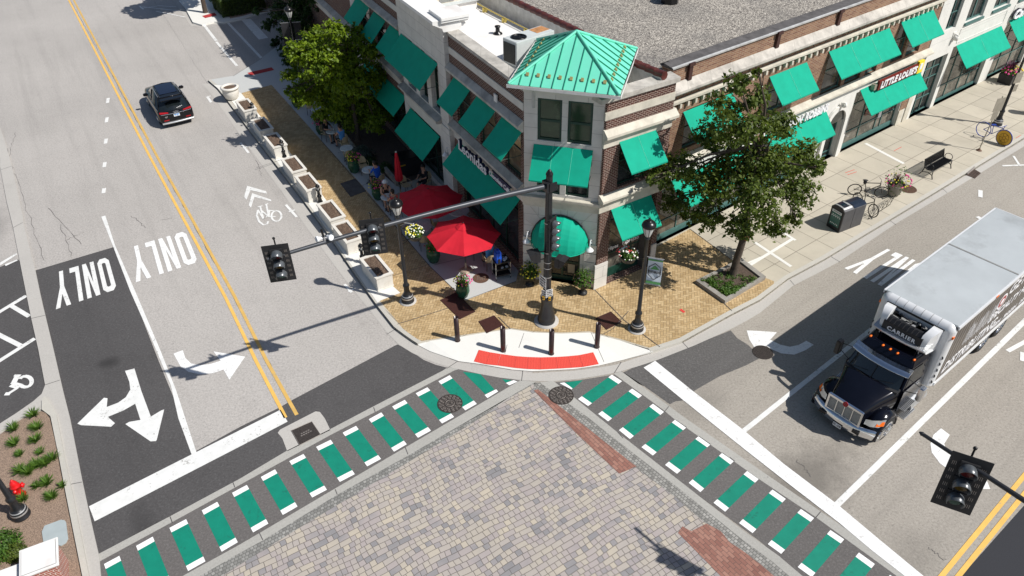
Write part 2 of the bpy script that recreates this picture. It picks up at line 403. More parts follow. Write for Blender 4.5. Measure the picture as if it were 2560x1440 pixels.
def mk():
    m = MT
    m['ground'] = pavement('ground', (.22, .21, .19))
    m['road_l'] = pavement('road_light', (.42, .395, .37), (.12, .115, .11), (.66, .63, .6), .5, .5, 26, tracks=-121.4, spots=[(-25.5, 31.0, 2.2, 1.3, 121, .45), (-22.8, 27.5, 1.2, .9, 121, .25), (-15.3, 46, 4, 1, 121, .15)])
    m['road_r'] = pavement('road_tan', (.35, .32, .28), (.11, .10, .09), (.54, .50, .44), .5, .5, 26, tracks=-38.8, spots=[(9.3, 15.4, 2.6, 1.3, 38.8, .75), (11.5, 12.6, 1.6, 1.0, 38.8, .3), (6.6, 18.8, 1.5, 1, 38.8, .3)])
    m['asphalt'] = pavement('asphalt', (.083, .079, .079), (.03, .03, .03), (.2, .2, .2), .4, .9, 26, tracks=-121.4, spots=[(-15.6, 21.5, .5, .4, 0, .8), (-13.4, 23.6, .35, .3, 0, .8), (-11.2, 13.6, 1.6, .5, 121, .5)])
    m['asphalt2'] = pavement('asphalt_crossing', (.135, .125, .12), (.05, .05, .05), (.3, .29, .28), .4, .6, 30)
    m['asphalt_grey'] = pavement('asphalt_grey', (.115, .11, .107), (.05, .05, .05), (.32, .31, .3), .4, .9, 26, tracks=-38.8); m['asphalt_new'] = pavement('asphalt_new', (.035, .036, .042), (.02, .02, .02), (.08, .08, .09), .2, .2, 60)
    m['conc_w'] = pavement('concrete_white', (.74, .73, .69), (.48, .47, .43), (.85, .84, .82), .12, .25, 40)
    m['conc_shade'] = pavement('concrete_shaded', (.50, .51, .50), (.33, .33, .32), (.7, .7, .7), .12, .2, 40)  # white concrete with shade put into its darker, cooler colour
    m['gutter'] = pavement('concrete_gutter', (.46, .44, .41), (.28, .26, .24), (.68, .66, .62), .25, .4, 30)
    m['band'] = pavement('concrete_band', (.40, .39, .36), (.2, .19, .18), (.6, .59, .56), .3, .5, 30)
    m['kerb'] = pavement('concrete_kerb', (.50, .48, .43), (.3, .28, .25), (.7, .68, .63), .2, .45, 30)
    m['walk_r'] = gridpave('concrete_slabs', (.50, .455, .37), -36.8, 1.52, 1.52, (0.3, .5, 0), (.17, .15, .12), .02, .07, .4)
    m['brickpave'] = herring('brick_paving', 10, .115, [(0, (.40, .275, .135)), (.5, (.50, .355, .185)), (1, (.58, .43, .24))])
    m['pavers'] = gridpave('stone_pavers', (.40, .36, .34), -31.5, .185, .185, (0, 0, 0), (.10, .09, .08), .012, palette=[(0, (.19, .19, .20)), (.2, (.27, .26, .265)), (.32, (.38, .335, .325)), (.55, (.41, .37, .335)), (.75, (.44, .395, .335)), (.92, (.50, .44, .35)), (1, (.43, .37, .35))], merge=True, stain=.16, sa=.2)
    m['setts'] = gridpave('granite_setts', (.27, .265, .25), -31.5, .11, .11, (0, 0, 0), (.13, .13, .12), .016, .35, .4, .5, sa=.4)
    m['setts_r'] = gridpave('granite_setts_right', (.30, .29, .27), 52, .11, .11, (0, 0, 0), (.13, .13, .12), .016, .35, .4, .5, sa=.4)
    m['redpave'] = gridpave('red_brick_paving', (.30, .15, .115), 55, .24, .12, (0, 0, 0), (.12, .08, .07), .01, .2, .4, .5, palette=[(0, (.22, .10, .08)), (.5, (.31, .15, .115)), (1, (.40, .22, .17))])
    m['white'] = paint('white_marking', (.76, .76, .74), (.36, .35, .33), .2, 9)
    m['white_new'] = paint('white_marking_new', (.88, .88, .87), (.6, .6, .6), -.1)
    m['white_worn'] = cracked('white_marking_worn', (.80, .80, .79), (.38, .36, .34))
    m['yellow'] = paint('yellow_marking', (.80, .49, .12), (.40, .33, .2), .14, 10)
    m['yellow2'] = paint('yellow_marking_faded', (.66, .42, .12), (.40, .34, .24), .22, 10)
    m['green'] = paint('green_marking', (.004, .225, .15), (.008, .16, .11), .2, 5)
    m['tactile'] = gridpave('tactile_red', (.82, .105, .075), 0, .06, .06, (0, 0, 0), (.60, .06, .045), .02, .03, .15, 0)
    m['red_old'] = simple('tactile_dark_red', (.42, .04, .04), .8, var=.15)
    m['mulch'] = gridpave('mulch', (.20, .135, .09), 20, .07, .03, (0, 0, 0), (.06, .04, .03), .01, .5, .5, .37, palette=[(0, (.06, .035, .025)), (.5, (.20, .13, .09)), (1, (.38, .28, .2))])
    m['soil'] = simple('soil', (.09, .065, .05), .95, var=.5, scale=30, bump=.6)
    m['soil2'] = simple('dry_mulch', (.27, .195, .145), .95, var=.55, scale=34, bump=.6)
    m['limestone'] = stone('limestone', (.66, .64, .60), stain=.15); m['limestone_p'] = stone('limestone_plain', (.66, .64, .59), None, stain=.15)
    m['limewarm'] = stone('limestone_warm', (.62, .58, .49), None, stain=.3)
    m['stucco'] = stone('white_stucco', (.70, .69, .65), (3.1, 2.2), .9, .1)
    m['coping'] = stone('coping_weathered', (.54, .51, .46), (1.1, 9), .7, .42)
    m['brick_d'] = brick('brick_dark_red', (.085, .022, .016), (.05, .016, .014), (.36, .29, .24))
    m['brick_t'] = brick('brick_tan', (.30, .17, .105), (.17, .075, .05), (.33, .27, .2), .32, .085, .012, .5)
    m['brick_r'] = brick('brick_red', (.40, .10, .06), (.30, .07, .045), (.62, .56, .5), .22, .075, .012)
    m['awning'] = canvas('awning_green', (.005, .38, .25), .08); m['awn_frame'] = simple('awning_frame', (.03, .06, .05), .5)
    m['umb'] = canvas('umbrella_red', (.60, .018, .035), .1)
    m['wframe'] = simple('window_frame_green', (.012, .05, .035), .4); m['wframe2'] = simple('window_frame_teal', (.07, .16, .15), .4)
    m['wframe_w'] = simple('window_frame_grey', (.35, .37, .36), .5)
    m['glass'] = glassmat('glass_dark'); m['glass_g'] = glassmat('glass_green_reflection', (.02, .05, .025), (.05, .095, .05), .7, .6, .12)  # glass_g: green reflection painted into the pane colour
    m['glass_s'] = glassmat('glass_shop', (.05, .048, .042), (.22, .20, .165), .9, .9); m['glass_b'] = glassmat('glass_blind', (.10, .085, .06), (.42, .34, .2), .6, .5)  # shop glass: pale interior reflections painted in as blotches
    m['roof_w'] = simple('roof_white', (.78, .77, .75), .7, var=.06, scale=.6, grime=(.55, .47, .42))
    t = NT('roof_gravel'); v = t.geo(); vc = t.voro(v, 22, 'Color'); c = t.ramp(t.xyz(vc)[0], [(0, (.09, .08, .075)), (.35, (.22, .20, .18)), (.7, (.38, .35, .30)), (1, (.62, .57, .5))])
    c = t.mix(t.rng(t.noise(v, .35, 4), .42, .7, 0, .5), c, (.15, .145, .14)); t.bump(t.voro(v, 22, 'Distance'), .8, .02); m['gravel'] = t.done(c, .9, 0, .2)
    m['tar'] = simple('roof_tar', (.09, .085, .085), .8, var=.3); m['flash'] = simple('flashing', (.5, .5, .49), .5, .3, var=.2)
    m['tile'] = simple('roof_tile_red', (.11, .03, .025), .35, var=.4)
    m['copper'] = simple('roof_green_metal', (.16, .66, .48), .42, .0, .5, var=.05, scale=1); m['copper_d'] = simple('roof_seam', (.02, .26, .17), .5)
    m['brass'] = simple('snow_guard', (.38, .33, .14), .5, .3)
    m['gutterw'] = simple('gutter_white', (.75, .74, .72), .5); m['ac'] = simple('unit_grey', (.58, .61, .60), .5, .1, var=.06); m['acdark'] = simple('unit_grille', (.05, .05, .045), .7, var=.3, scale=20)
    m['acgrey'] = simple('unit_panel', (.25, .25, .24), .7, var=.2); m['accream'] = simple('unit_cream', (.62, .57, .47), .6)
    m['black'] = simple('black_metal', (.012, .012, .013), .3, .2, .5, var=.2); m['blackmat'] = simple('black_plastic', (.02, .02, .022), .55, var=.2); m['visor'] = simple('visor_sky_sheen', (.10, .11, .12), .28, .2, .6, var=.3, scale=8)  # visor: grey base colour stands in for sky reflected on black
    m['pole'] = simple('black_powder_coat', (.02, .021, .024), .35, .1, .5, var=.2); m['arm'] = simple('arm_grey_metal', (.06, .065, .075), .4, .3)
    m['brownm'] = simple('brown_metal', (.035, .018, .017), .28, .1, .6, var=.2); m['brownlid'] = simple('brown_lid', (.055, .022, .018), .5, var=.25, scale=25)
    m['chrome'] = simple('chrome', (.75, .76, .78), .14, 1, .5, var=.05); m['alu'] = simple('aluminium', (.55, .56, .57), .35, .8); m['silver'] = simple('silver_paint', (.5, .5, .5), .4, .5)
    m['lampglass'] = simple('lamp_glass', (.62, .62, .6), .25, var=.1); m['whitem'] = simple('white_enamel', (.78, .80, .82), .35)
    m['cast'] = simple('cast_iron', (.06, .05, .045), .6, .3, var=.4, scale=30); m['cast_r'] = simple('cast_iron_rust', (.13, .075, .05), .75, .1, var=.5, scale=30)
    m['castl'] = simple('cast_iron_worn', (.26, .23, .21), .5, .3, var=.2)
    m['truck'] = simple('truck_navy', (.005, .006, .012), .12, .3, .6, var=.1); m['suv'] = simple('suv_black', (.006, .006, .008), .1, .3, .6, var=.1)
    m['carglass'] = simple('car_glass', (.01, .014, .016), .04, 0, .8, var=.2); m['tyre'] = simple('tyre', (.018, .018, .018), .8, var=.2)
    m['boxroof'] = simple('truck_roof', (.50, .53, .54), .5, .2, .4, var=.07, scale=.7, grime=(.30, .31, .31)); m['boxwhite'] = simple('truck_white', (.72, .73, .74), .35, .1, var=.05)
    m['amber'] = simple('amber_lens', (.85, .16, .01), .2); m['redlens'] = simple('red_lens', (.35, .01, .015), .2); m['lens'] = simple('clear_lens', (.55, .57, .58), .1, .5)
    m['sun_roof'] = simple('panorama_roof', (.006, .010, .028), .06, 0, .8)
    m['hydrant'] = simple('hydrant_red', (.65, .01, .012), .3, 0, .5, var=.08); m['blue'] = simple('blue_plastic', (.01, .09, .60), .4); m['plate'] = simple('plate_white', (.72, .74, .76), .4)
    m['planter'] = simple('planter_white', (.70, .67, .61), .7, var=.07, grime=(.55, .50, .43)); m['potgreen'] = simple('pot_green_glaze', (.02, .085, .05), .25, 0, .5, var=.3)
    m['potdark'] = simple('pot_black', (.02, .02, .02), .5); m['wicker'] = simple('wicker', (.45, .36, .22), .7, var=.25, scale=20); m['table'] = simple('table_top', (.62, .66, .66), .25, var=.15, scale=9)
    m['skin'] = simple('skin', (.50, .27, .18), .55, var=.06); m['hair_d'] = simple('hair_dark', (.02, .014, .01), .6); m['hair_g'] = simple('hair_grey', (.6, .6, .6), .7)
    m['cl_blue'] = simple('cloth_blue', (.01, .09, .50), .85); m['cl_lblue'] = simple('cloth_sky_blue', (.08, .28, .62), .85); m['cl_black'] = simple('cloth_black', (.015, .015, .02), .85); m['cl_grey'] = simple('cloth_grey', (.1, .1, .11), .85); m['cl_red'] = simple('cloth_red', (.5, .06, .06), .85); m['cl_white'] = simple('cloth_white', (.65, .65, .65), .85)
    m['pink'] = simple('petal_pink', (.75, .08, .30), .6, var=.3, scale=9); m['petal_w'] = simple('petal_white', (.85, .85, .75), .6); m['petal_y'] = simple('petal_yellow', (.80, .70, .06), .6); m['purple'] = simple('leaf_purple', (.12, .04, .07), .6, var=.4, scale=9)
    m['leaf_r'] = leafmat('leaves_oak', (.045, .08, .012), (.15, .20, .03), (.24, .27, .045), .42); m['leaf_l'] = leafmat('leaves_bright', (.06, .12, .007), (.24, .34, .015), (.40, .48, .035), .42); m['leaf_d'] = leafmat('leaves_deep', (.012, .035, .010), (.045, .10, .022), (.09, .15, .03))
    m['hedge'] = leafmat('leaves_hedge', (.02, .04, .006), (.07, .11, .015), (.12, .16, .02)); m['plant'] = leafmat('leaves_plant', (.03, .08, .01), (.11, .22, .03), (.25, .34, .05), sc=4); m['grassm'] = leafmat('leaves_grass', (.04, .10, .012), (.13, .24, .03), (.3, .36, .08), sc=5)
    m['grey_leaf'] = leafmat('leaves_grey', (.03, .05, .04), (.09, .13, .11), sc=3)
    m['bark'] = simple('bark', (.085, .065, .05), .9, var=.35, scale=12, bump=.6); m['barkw'] = simple('bark_wound', (.30, .14, .07), .9, var=.3, scale=12)
    m['navy'] = simple('sign_navy', (.008, .015, .06), .4); m['letterw'] = simple('sign_letter_white', (.8, .8, .82), .4); m['letterd'] = simple('letter_dark', (.02, .02, .03), .5); m['sign_red'] = simple('sign_maroon', (.16, .015, .01), .5); m['sign_y'] = simple('sign_yellow', (.80, .62, .03), .5); m['sign_g'] = simple('banner_green', (.10, .30, .10), .7); m['banner'] = simple('banner_pale', (.62, .68, .74), .7); m['signw'] = simple('sign_white', (.8, .8, .78), .5); m['sign_back'] = simple('sign_back', (.36, .33, .27), .5, .4)
    m['rot'] = simple('gold_paint', (.60, .36, .04), .4, .3); m['bluem'] = simple('blue_metal', (.02, .06, .35), .4, .2); m['screen'] = simple('bin_panel', (.03, .12, .10), .3); m['binm'] = simple('bin_grey', (.08, .08, .085), .45, .2); m['bintop'] = simple('bin_top', (.02, .03, .05), .15, .2)
    m['granite_k'] = stone('pit_stone', (.33, .31, .28), None, stain=.4); m['tick'] = simple('lid_grey', (.38, .43, .44), .55, var=.06); m['base_stone'] = simple('umbrella_base', (.36, .29, .22), .7, var=.15)
    m['yellowpipe'] = simple('yellow_pipe', (.55, .42, .1), .5); m['spray'] = simple('spray_red', (.65, .06, .05), .8); m['stripe_side'] = None
    # truck side: grey-brown film with vertical corrugation tone
    t = NT('truck_side'); g = t.obj(); X, Y, Z = t.xyz(g); w = t.math('SINE', t.math('MULTIPLY', X, 26.0))
    c = t.mix(t.rng(w, -.4, .9, 0, 1), (.12, .105, .09), (.19, .17, .15)); c = t.mix(t.rng(t.noise(g, 1.2, 4), .5, .7, 0, .5), c, (.07, .06, .055)); t.bump(w, .5, .02); m['tside'] = t.done(c, .45, .2, .4)
mk()
M_ = MT
# ------------------------------------------------------------------ the ground, roads and pavements
def W(px, z=ZR): return [G(x, y, z) for x, y in px]
def sheet(name, px, z, mat, parent=None, kind='structure'):
    mb = MB(); mb.flat([(p.x, p.y) for p in W(px, z)], z, 0)
    o = mb.build(name, mat, parent, recalc=False)
    if parent is None: tag(o, kind=kind)
    return o
def multi(name, polys, z, mat):
    mb = MB()
    for px in polys: mb.flat([(p.x, p.y) for p in W(px, z)], z, 0)
    return tag(mb.build(name, mat, recalc=False), kind='structure')
def wsheet(name, pts, z, mat):
    mb = MB(); mb.flat(pts, z, 0); return tag(mb.build(name, mat, recalc=False), kind='structure')
wsheet('ground', [(-260, -60), (260, -60), (260, 330), (-260, 330)], ZR-.03, M_['ground'])
wsheet('road', [(-120, -10), (-2.6, -10), (5, 60), (12, 130), (-120, 130)], ZR, M_['road_l'])
wsheet('road', [(-2.6, -10), (110, -10), (110, 130), (12, 130), (5, 60)], ZR, M_['road_r'])
Z1, Z2, Z3, Z4 = ZR+.004, ZR+.008, ZR+.012, ZR+.016
# dark resurfaced lane, the strip in front of the crossing, patches
sheet('road_patch', [(88,676),(286,617),(327,722),(395,898),(489,1128),(600,1067),(698.5,1018.8),(734,998),(985,865),(994,861),(1030,880),(1060,900),(1090,912),(1125,921),(1106,929),(928,1022),(827,1076),(720,1129),(600,1200),(427,1293),(240,1392),(236,1340),(226,1292),(204,1199),(175,1046),(157,976),(131,864)], Z1, M_['asphalt'])
sheet('road_patch', [(1545,938),(1600,910),(1643,895),(1735,862),(1826.7,825.9),(1843,845),(1870,862),(1895,886),(1904,893),(1864,914),(1800,940),(1736.4,976.4),(1709,1001),(1690,1003),(1674.8,1010.6),(1610,965),(1553,927)], Z1, M_['asphalt_grey'])
sheet('road_patch', [(2401,1443),(2560,1264),(2900,900),(3200,1100),(3200,1700),(2300,1700),(2340,1510)], Z1, M_['asphalt_new'])
# parking court on the far left
sheet('parking_court', [(-500,760),(0,667.5),(43.8,648),(49,652),(57,690),(80,800),(97,880),(114,963),(104,986),(82,1005),(40,1036),(0,1059),(-500,1330)], Z1, M_['asphalt'])
# crossings
sheet('crosswalk', [(236,1400),(430,1300),(600,1206),(827,1083),(936,1027),(1145,921),(1200,934),(1304,952),(1294,957),(1016,1119),(835,1225),(600,1363),(462,1440),(300,1530),(180,1480)], Z1+.001, M_['asphalt2'])
sheet('crosswalk', [(1383,956),(1450,950),(1525,938),(1540,936),(1660,1026),(1689,1050),(1900,1200),(2041,1294),(2240,1438),(2380,1540),(2130,1560),(2030,1464),(1945,1391),(1900,1353),(1701,1205),(1545,1084),(1441,1000)], Z1+.001, M_['asphalt2'])
# intersection stone
sheet('intersection_paving', [(1334,957),(1300,979),(1200,1045),(887,1235),(600,1410),(300,1590),(200,1900),(2500,1900),(2160,1600),(1931,1430),(1700,1240),(1476,1064),(1360,965)], Z1, M_['pavers'])
sheet('sett_border', [(1294,977),(1330,957),(1340,957),(1020,1138),(841,1237),(657,1350),(600,1381),(440,1470),(250,1580),(210,1650),(430,1520),(600,1412),(720,1337),(887,1236),(1040,1144),(1200,1046)], Z1+.003, M_['setts'])
sheet('sett_border', [(1335,957),(1352,957),(1476,1047),(1548,1105),(1691,1216),(1860,1352),(1931,1404),(2000,1462),(2160,1590),(2090,1620),(1931,1455),(1860,1392),(1691,1245),(1586,1166),(1520,1112),(1438,1048),(1345,973),(1334,974)], Z1+.003, M_['setts_r'])
sheet('red_brick_inlay', [(1334,976),(1345,973),(1438,1046),(1549,1133.6),(1591,1166),(1570,1175),(1547.6,1184),(1439.5,1081.6)], Z2+.002, M_['redpave'])
sheet('red_brick_inlay', [(1695,1332),(1706,1315.6),(1728,1328),(1766.5,1308.7),(1802,1328),(1824,1355),(1865,1382.6),(1900,1410),(1935,1440),(1990,1490),(1870,1510),(1802,1440)], Z2+.002, M_['redpave'])
# concrete bands either side of the crossings
band = [[(246,1385),(427,1289.6),(600,1196.5),(720,1125),(827,1072),(928,1018.8),(1106,927),(1120,918),(1150,922),(1136,926),(936,1031),(827,1087),(600,1212),(427,1307),(250,1403)],
        [(462,1437),(600,1361),(652,1330.6),(835.4,1222.5),(1016,1117),(1059.8,1091.4),(1294,954.5),(1304,950),(1345,955),(1334,957),(1020,1139),(841,1238),(657,1351),(600,1382),(440,1475),(300,1560),(300,1530)],
        [(1533.9,934),(1553,928),(1672,1014.7),(1714.5,1046),(1899.8,1174.6),(2051.6,1278.6),(2281.5,1437),(2400,1520),(2350,1520),(2237.7,1437),(2040.6,1293.7),(1899.8,1199.3),(1688.5,1050),(1659.8,1026)],
        [(1383,952),(1441,998),(1545,1081.8),(1700.8,1203.4),(1860,1327.9),(1945,1388),(2030,1460),(2130,1540),(2090,1540),(2000,1463),(1931,1404),(1860,1352),(1691,1216),(1547.6,1105),(1476,1048),(1350,956)]]
multi('concrete_band', band, Z2, M_['band'])
# gutters
multi('gutter', [[(505,209),(532,241),(571,296),(607.5,350),(700,473),(760,560),(826,650),(863,700),(923,774),(967,831),(997,861.5),(1030,882),(1062,897),(1090,908),(1117,916),(1160,926),(1200,935),(1250,944),(1304,950),(1345,953),(1386,953),(1450,947),(1523,935),(1553,928),(1600,914),(1643,900),(1735,864),(1826.7,823),(1870,800),(1900,782),(1983,714),(2040,685),(2098,654),(2238,560),(2366,484),(2560,366),(2900,160),(2900,120),(2560,349),(2322,495),(2234,548),(2060,652),(1970,700),(1900,753),(1829,789),(1706,857),(1627,883),(1539,912),(1497,919),(1432,927),(1331,933),(1200,915),(1147,907),(1052,863),(986,824),(943.5,770),(902,715),(819,590),(753,500),(622,330),(562,246),(533,210)]], Z2+.001, M_['gutter'])
# pavements: raised slabs with kerbs
def slab(name, px, mat, z=0.0, z0=ZR-.05):
    mb = MB(); mb.prism([(p.x, p.y) for p in W(px, z)], z0, z, 0)
    return tag(mb.build(name, mat, recalc=False), kind='structure')
KL = [(520,200),(540,216),(562,243),(622,323),(753,494),(819,584),(902,706),(943.5,765),(985,817),(994,824)]
RI = [(1054.3,856),(1276,823),(1331,831),(1402.5,834),(1473.7,831.4),(1550,851),(1627,873.8)]      # inner edge of the ramp
KRr = [(1627,879),(1706,853),(1829,785),(1900,749),(1970,696),(2060,648),(2234,543),(2322,490),(2560,344),(2900,115)]
slab('pavement', KL[:]+[(1010,836),(1030,850),(1044,859)]+RI+[(1648.8,870)]+KRr[1:]+[(2900,-500),(1400,-500),(1300,400),(900,100),(760,-60),(700,110),(657,142),(621,167),(585,189)], M_['walk_r'])
# ramp at the corner, dropping to the road
mb = MB()
inn = [G(x, y, .003) for x, y in [(1044,859),(1075,852),(1150,842),(1210,832),(1276,823),(1331,831),(1402.5,834),(1473.7,831.4),(1550,851),(1632,878)]]
ou = [G(x, y, ZR+.03) for x, y in [(1046,863),(1075,878),(1147,903),(1200,910),(1280,924),(1331.4,928),(1432.6,923),(1497,914),(1560,899),(1634,881)]]
mb.add(inn+ou, [(i, i+1, 10+i+1, 10+i) for i in range(9)])
tag(mb.build('kerb_ramp', M_['conc_w']), kind='structure')
def onramp(x, y):
    p = G(x, y, -.04)
    for _ in range(6):
        best = None
        for i in range(9):
            a0, b0, a1, b1 = inn[i], inn[i+1], ou[i], ou[i+1]
            m0 = (a0+b0)/2; m1 = (a1+b1)/2; d = (Vector((p.x, p.y))-Vector(((m0.x+m1.x)/2, (m0.y+m1.y)/2))).length
            if best is None or d < best[0]: best = (d, m0, m1, m1-m0)
        _, m0, m1, dd = best; n2 = dd.x**2+dd.y**2
        t = max(0, min(1, ((p.x-m0.x)*dd.x+(p.y-m0.y)*dd.y)/n2)); z = m0.z+(m1.z-m0.z)*t
        p = G(x, y, z)
    return p
ti = [(1196.6,875),(1224,881),(1252,885.5),(1290,890.7),(1320,893),(1350.5,893.8),(1389,893),(1420,891),(1447.7,888.3),(1483,881)]
to = [(1184.3,903.9),(1215,911),(1243.8,914),(1286,920),(1318,923),(1350.5,924),(1394,922),(1428,920),(1457,918),(1497,910.7)]
mb = MB(); A_ = [onramp(*p)+Vector((0, 0, .012)) for p in ti]; B_ = [onramp(*p)+Vector((0, 0, .012)) for p in to]
for i in range(9):
    n = 6
    for k in range(n):
        g0, g1 = k/n, (k+1)/n; gap = .012 if k == 0 else 0
        a = A_[i].lerp(A_[i+1], g0+gap); b = A_[i].lerp(A_[i+1], g1); c = B_[i].lerp(B_[i+1], g1); d = B_[i].lerp(B_[i+1], g0+gap)
        mb.add([a, b, c, d], [(0, 1, 2, 3)])
for i in range(9):          # truncated domes
    for k in range(7):
        for j in range(6):
            p = A_[i].lerp(A_[i+1], (k+.5)/7).lerp(B_[i].lerp(B_[i+1], (k+.5)/7), (j+.5)/6)
            mb.lathe([(.013, 0), (.008, .008)], 5, p, 0)
tag(mb.build('tactile_paving', M_['tactile'], recalc=False), kind='structure')
# kerb stones
def strip(pl, w, side):      # offset a world polyline
    out = []
    for i, p in enumerate(pl):
        d = (pl[min(i+1, len(pl)-1)]-pl[max(i-1, 0)]).normalized(); out.append(p+Vector((-d.y, d.x, 0))*w*side)
    return out
def kerb(px, w, side, h=.012):
    a = [G(x, y, 0) for x, y in px]; b = strip(a, w, side)
    mb = MB()
    for i in range(len(a)-1):
        q = [a[i], a[i+1], b[i+1], b[i]]
        mb.hexa([Vector((p.x, p.y, ZR-.04)) for p in q]+[Vector((p.x, p.y, h)) for p in q])
    return tag(mb.build('kerb', M_['kerb']), kind='structure')
kerb(KL+[(1010,836),(1030,850),(1044,859)], .17, 1)
kerb(KRr[:-1]+[(2900,115)], .2, 1)
# brick paving, pale concrete, pads on the pavement
sheet('brick_paving', [(603.5,232.6),(678.8,212),(802.5,350),(905,463),(1076,667),(1163,751),(1290,703),(1297,672),(1310,690),(1480,718),(1516,686),(1620,628),(1725.4,572),(1775,608),(1832,652),(1856,672),(1935,703),(1934,715),(1900,741),(1829,774),(1706,843),(1648,862),(1627,870),(1550,847),(1473.7,828),(1402.5,831),(1331,828),(1276,820),(1150,838),(1054.3,852),(1040,846),(1008,822),(990,800),(950,752),(1001,732),(965,700),(900,610),(830,520),(760,425),(680,325)], .005, M_['brickpave'])
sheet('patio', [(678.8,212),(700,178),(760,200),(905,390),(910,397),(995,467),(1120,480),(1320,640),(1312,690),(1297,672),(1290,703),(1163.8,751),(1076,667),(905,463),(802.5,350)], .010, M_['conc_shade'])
sheet('planter_ledge', [(534,212),(560,214),(603,233),(680,325),(760,425),(830,520),(900,610),(965,700),(1001,732),(952,751),(944,756),(912,712),(829,590),(763,497),(632,323),(572,243)], .014, M_['conc_w'])
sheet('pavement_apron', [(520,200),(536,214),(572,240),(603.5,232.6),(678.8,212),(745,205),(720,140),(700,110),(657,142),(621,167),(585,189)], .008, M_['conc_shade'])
multi('tactile_pad', [[(618,182),(678.6,168),(685.5,175),(626.7,188.8)]], .013, M_['red_old'])
# far corner across the side street
slab('pavement', [(420,-40),(451.6,-2),(481.7,55),(505,62),(535,54),(561,55),(602,47),(648.6,32),(700,20),(760,0),(900,-60),(700,-200)], M_['conc_w'])
multi('tactile_pad', [[(505,39.7),(536,31.5),(542,38.3),(513,45)]], .013, M_['red_old'])
multi('gutter', [[(445,2),(478,58),(481,61),(505,55),(561,56),(602,49),(650,34),(640,46),(560,62),(500,62),(478,66),(440,10)]], Z1, M_['gutter'])
slab('planting_bed', [(560,0),(575,45),(602,40),(648,28),(720,0),(900,-70),(700,-170),(540,-40)], M_['soil2'], .03)
# bed by the cafe
slab('planting_bed', [(760,195),(905,385),(912,396),(990,462),(1060,440),(1000,300),(930,180),(850,80),(760,100)], M_['soil'], .05)
# median strip and its island at bottom left
med_l = [(-12,330),(0,398),(0,416),(16.4,503),(32.8,569),(56,686.6),(78,795.8),(96,875),(112.7,962.7)]
med_r = [(102.6,744),(89,678.4),(58.8,558),(57.5,541.6),(30,415),(11,350),(0,318)]
slab('median', med_l+[(104,984.6),(82,1003.8),(40,1033),(0,1058.5),(-300,1240),(-300,1270),(0,1080.4),(35,1055),(68.4,1034),(87.6,1025.7),(104,1023),(115,1027),(126,1040),(138,1100),(148,1147),(164,1232),(205,1437),(230,1560),(262,1560),(247.7,1390.8),(224.4,1289.6),(205,1199),(175,1046),(157.4,976.4),(131.4,864)]+med_r, M_['gutter'], ZR+.05)
slab('kerb', [(104,1023),(126,1040),(148,1147),(164,1232),(205,1437),(228,1550),(244,1550),(222,1437),(181,1232),(162,1147),(141,1036),(128,1012),(112,990),(104,1000)], M_['kerb'], .0)
slab('mulch_bed', [(-300,1290),(0,1086),(35,1060),(68.4,1039),(87.6,1030),(104,1028),(114,1032),(124,1045),(138,1105),(146,1150),(162,1235),(203,1440),(225,1560),(-300,1700)], M_['soil2'], ZR+.07)
# ------------------------------------------------------------------ road markings
_k = [0]
def nz():
    _k[0] = (_k[0]+1) % 9; return _k[0]*.0004
def bar(a, b, w, z=Z3, mb=None):
    z += nz()
    a = G(*a, z); b = G(*b, z); d = (b-a).normalized(); n = Vector((-d.y, d.x, 0))*w/2
    mb.add([a-n, a+n, b+n, b-n], [(0, 1, 2, 3)])
def path(px, w, z, mb):
    z += nz()
    pl = [G(*p, z) for p in px]; a = strip(pl, w/2, 1); b = strip(pl, w/2, -1)
    mb.add(a+b, [(i, i+1, len(a)+i+1, len(a)+i) for i in range(len(a)-1)])
def marking(mb, mat): return tag(mb.build('road_marking', mat, recalc=False), kind='structure')
Lb = [[(652,1192.4),(687.6,1173.3)],[(723.2,1152.7),(758.7,1135)],[(790.2,1117.2),(826.6,1099.4)],[(856.7,1081.6),(890.1,1064.6)],[(580.2,1232.1),(617.1,1212.1)],[(504.4,1275.9),(543.2,1254.5)],[(423.6,1319.7),(465.2,1297.8)],[(980.4,1016.1),(1011.9,999.7)],[(1039.2,983.2),(1068.5,968.2)],[(1095.9,953.2),(1124.1,938.1)],[(340.2,1364.8),(381.8,1341.6)],[(260,1410),(298.3,1389.5)],[(922,1048),(953,1031)]]
Rb = [[(1580.4,971.5),(1605,988.7)],[(1529.8,936.7),(1555,953.1)],[(1632.4,1009.3),(1659.8,1029.8)],[(1688.5,1048.7),(1716.7,1067.9)],[(1747.3,1089.8),(1776.9,1110.3)],[(1806.2,1131.4),(1834.9,1152.7)],[(1867.8,1177.4),(1896.5,1197.9)],[(1931.2,1223.9),(1964.5,1247.2)],[(2002.3,1272.6),(2035.2,1295)],[(2076.2,1325.2),(2110.4,1348.4)],[(2147.4,1381.3),(2187,1410)],[(2225,1437),(2262,1465)]]
Lv = (G(708,1286.8,Z3)-G(652,1192.4,Z3)+G(1162.4,1026.2,Z3)-G(1095.9,953.2,Z3))/2
Rv = (G(1496.4,1034.4,Z3)-G(1580.4,971.5,Z3)+G(1918.8,1360.7,Z3)-G(2002.3,1272.6,Z3))/2
g = MB(); w = MB()
for S, V in ((Lb, Lv), (Rb, Rv)):
    L = V.length; e = V.normalized()
    for a, b in S:
        a = G(*a, Z2); b = G(*b, Z2); k = .2
        w.add([a, b, b+e*k, a+e*k], [(0, 1, 2, 3)]); w.add([a+e*(L-k), b+e*(L-k), b+e*L, a+e*L], [(0, 1, 2, 3)])
        g.add([a+e*k, b+e*k, b+e*(L-k), a+e*(L-k)], [(0, 1, 2, 3)])
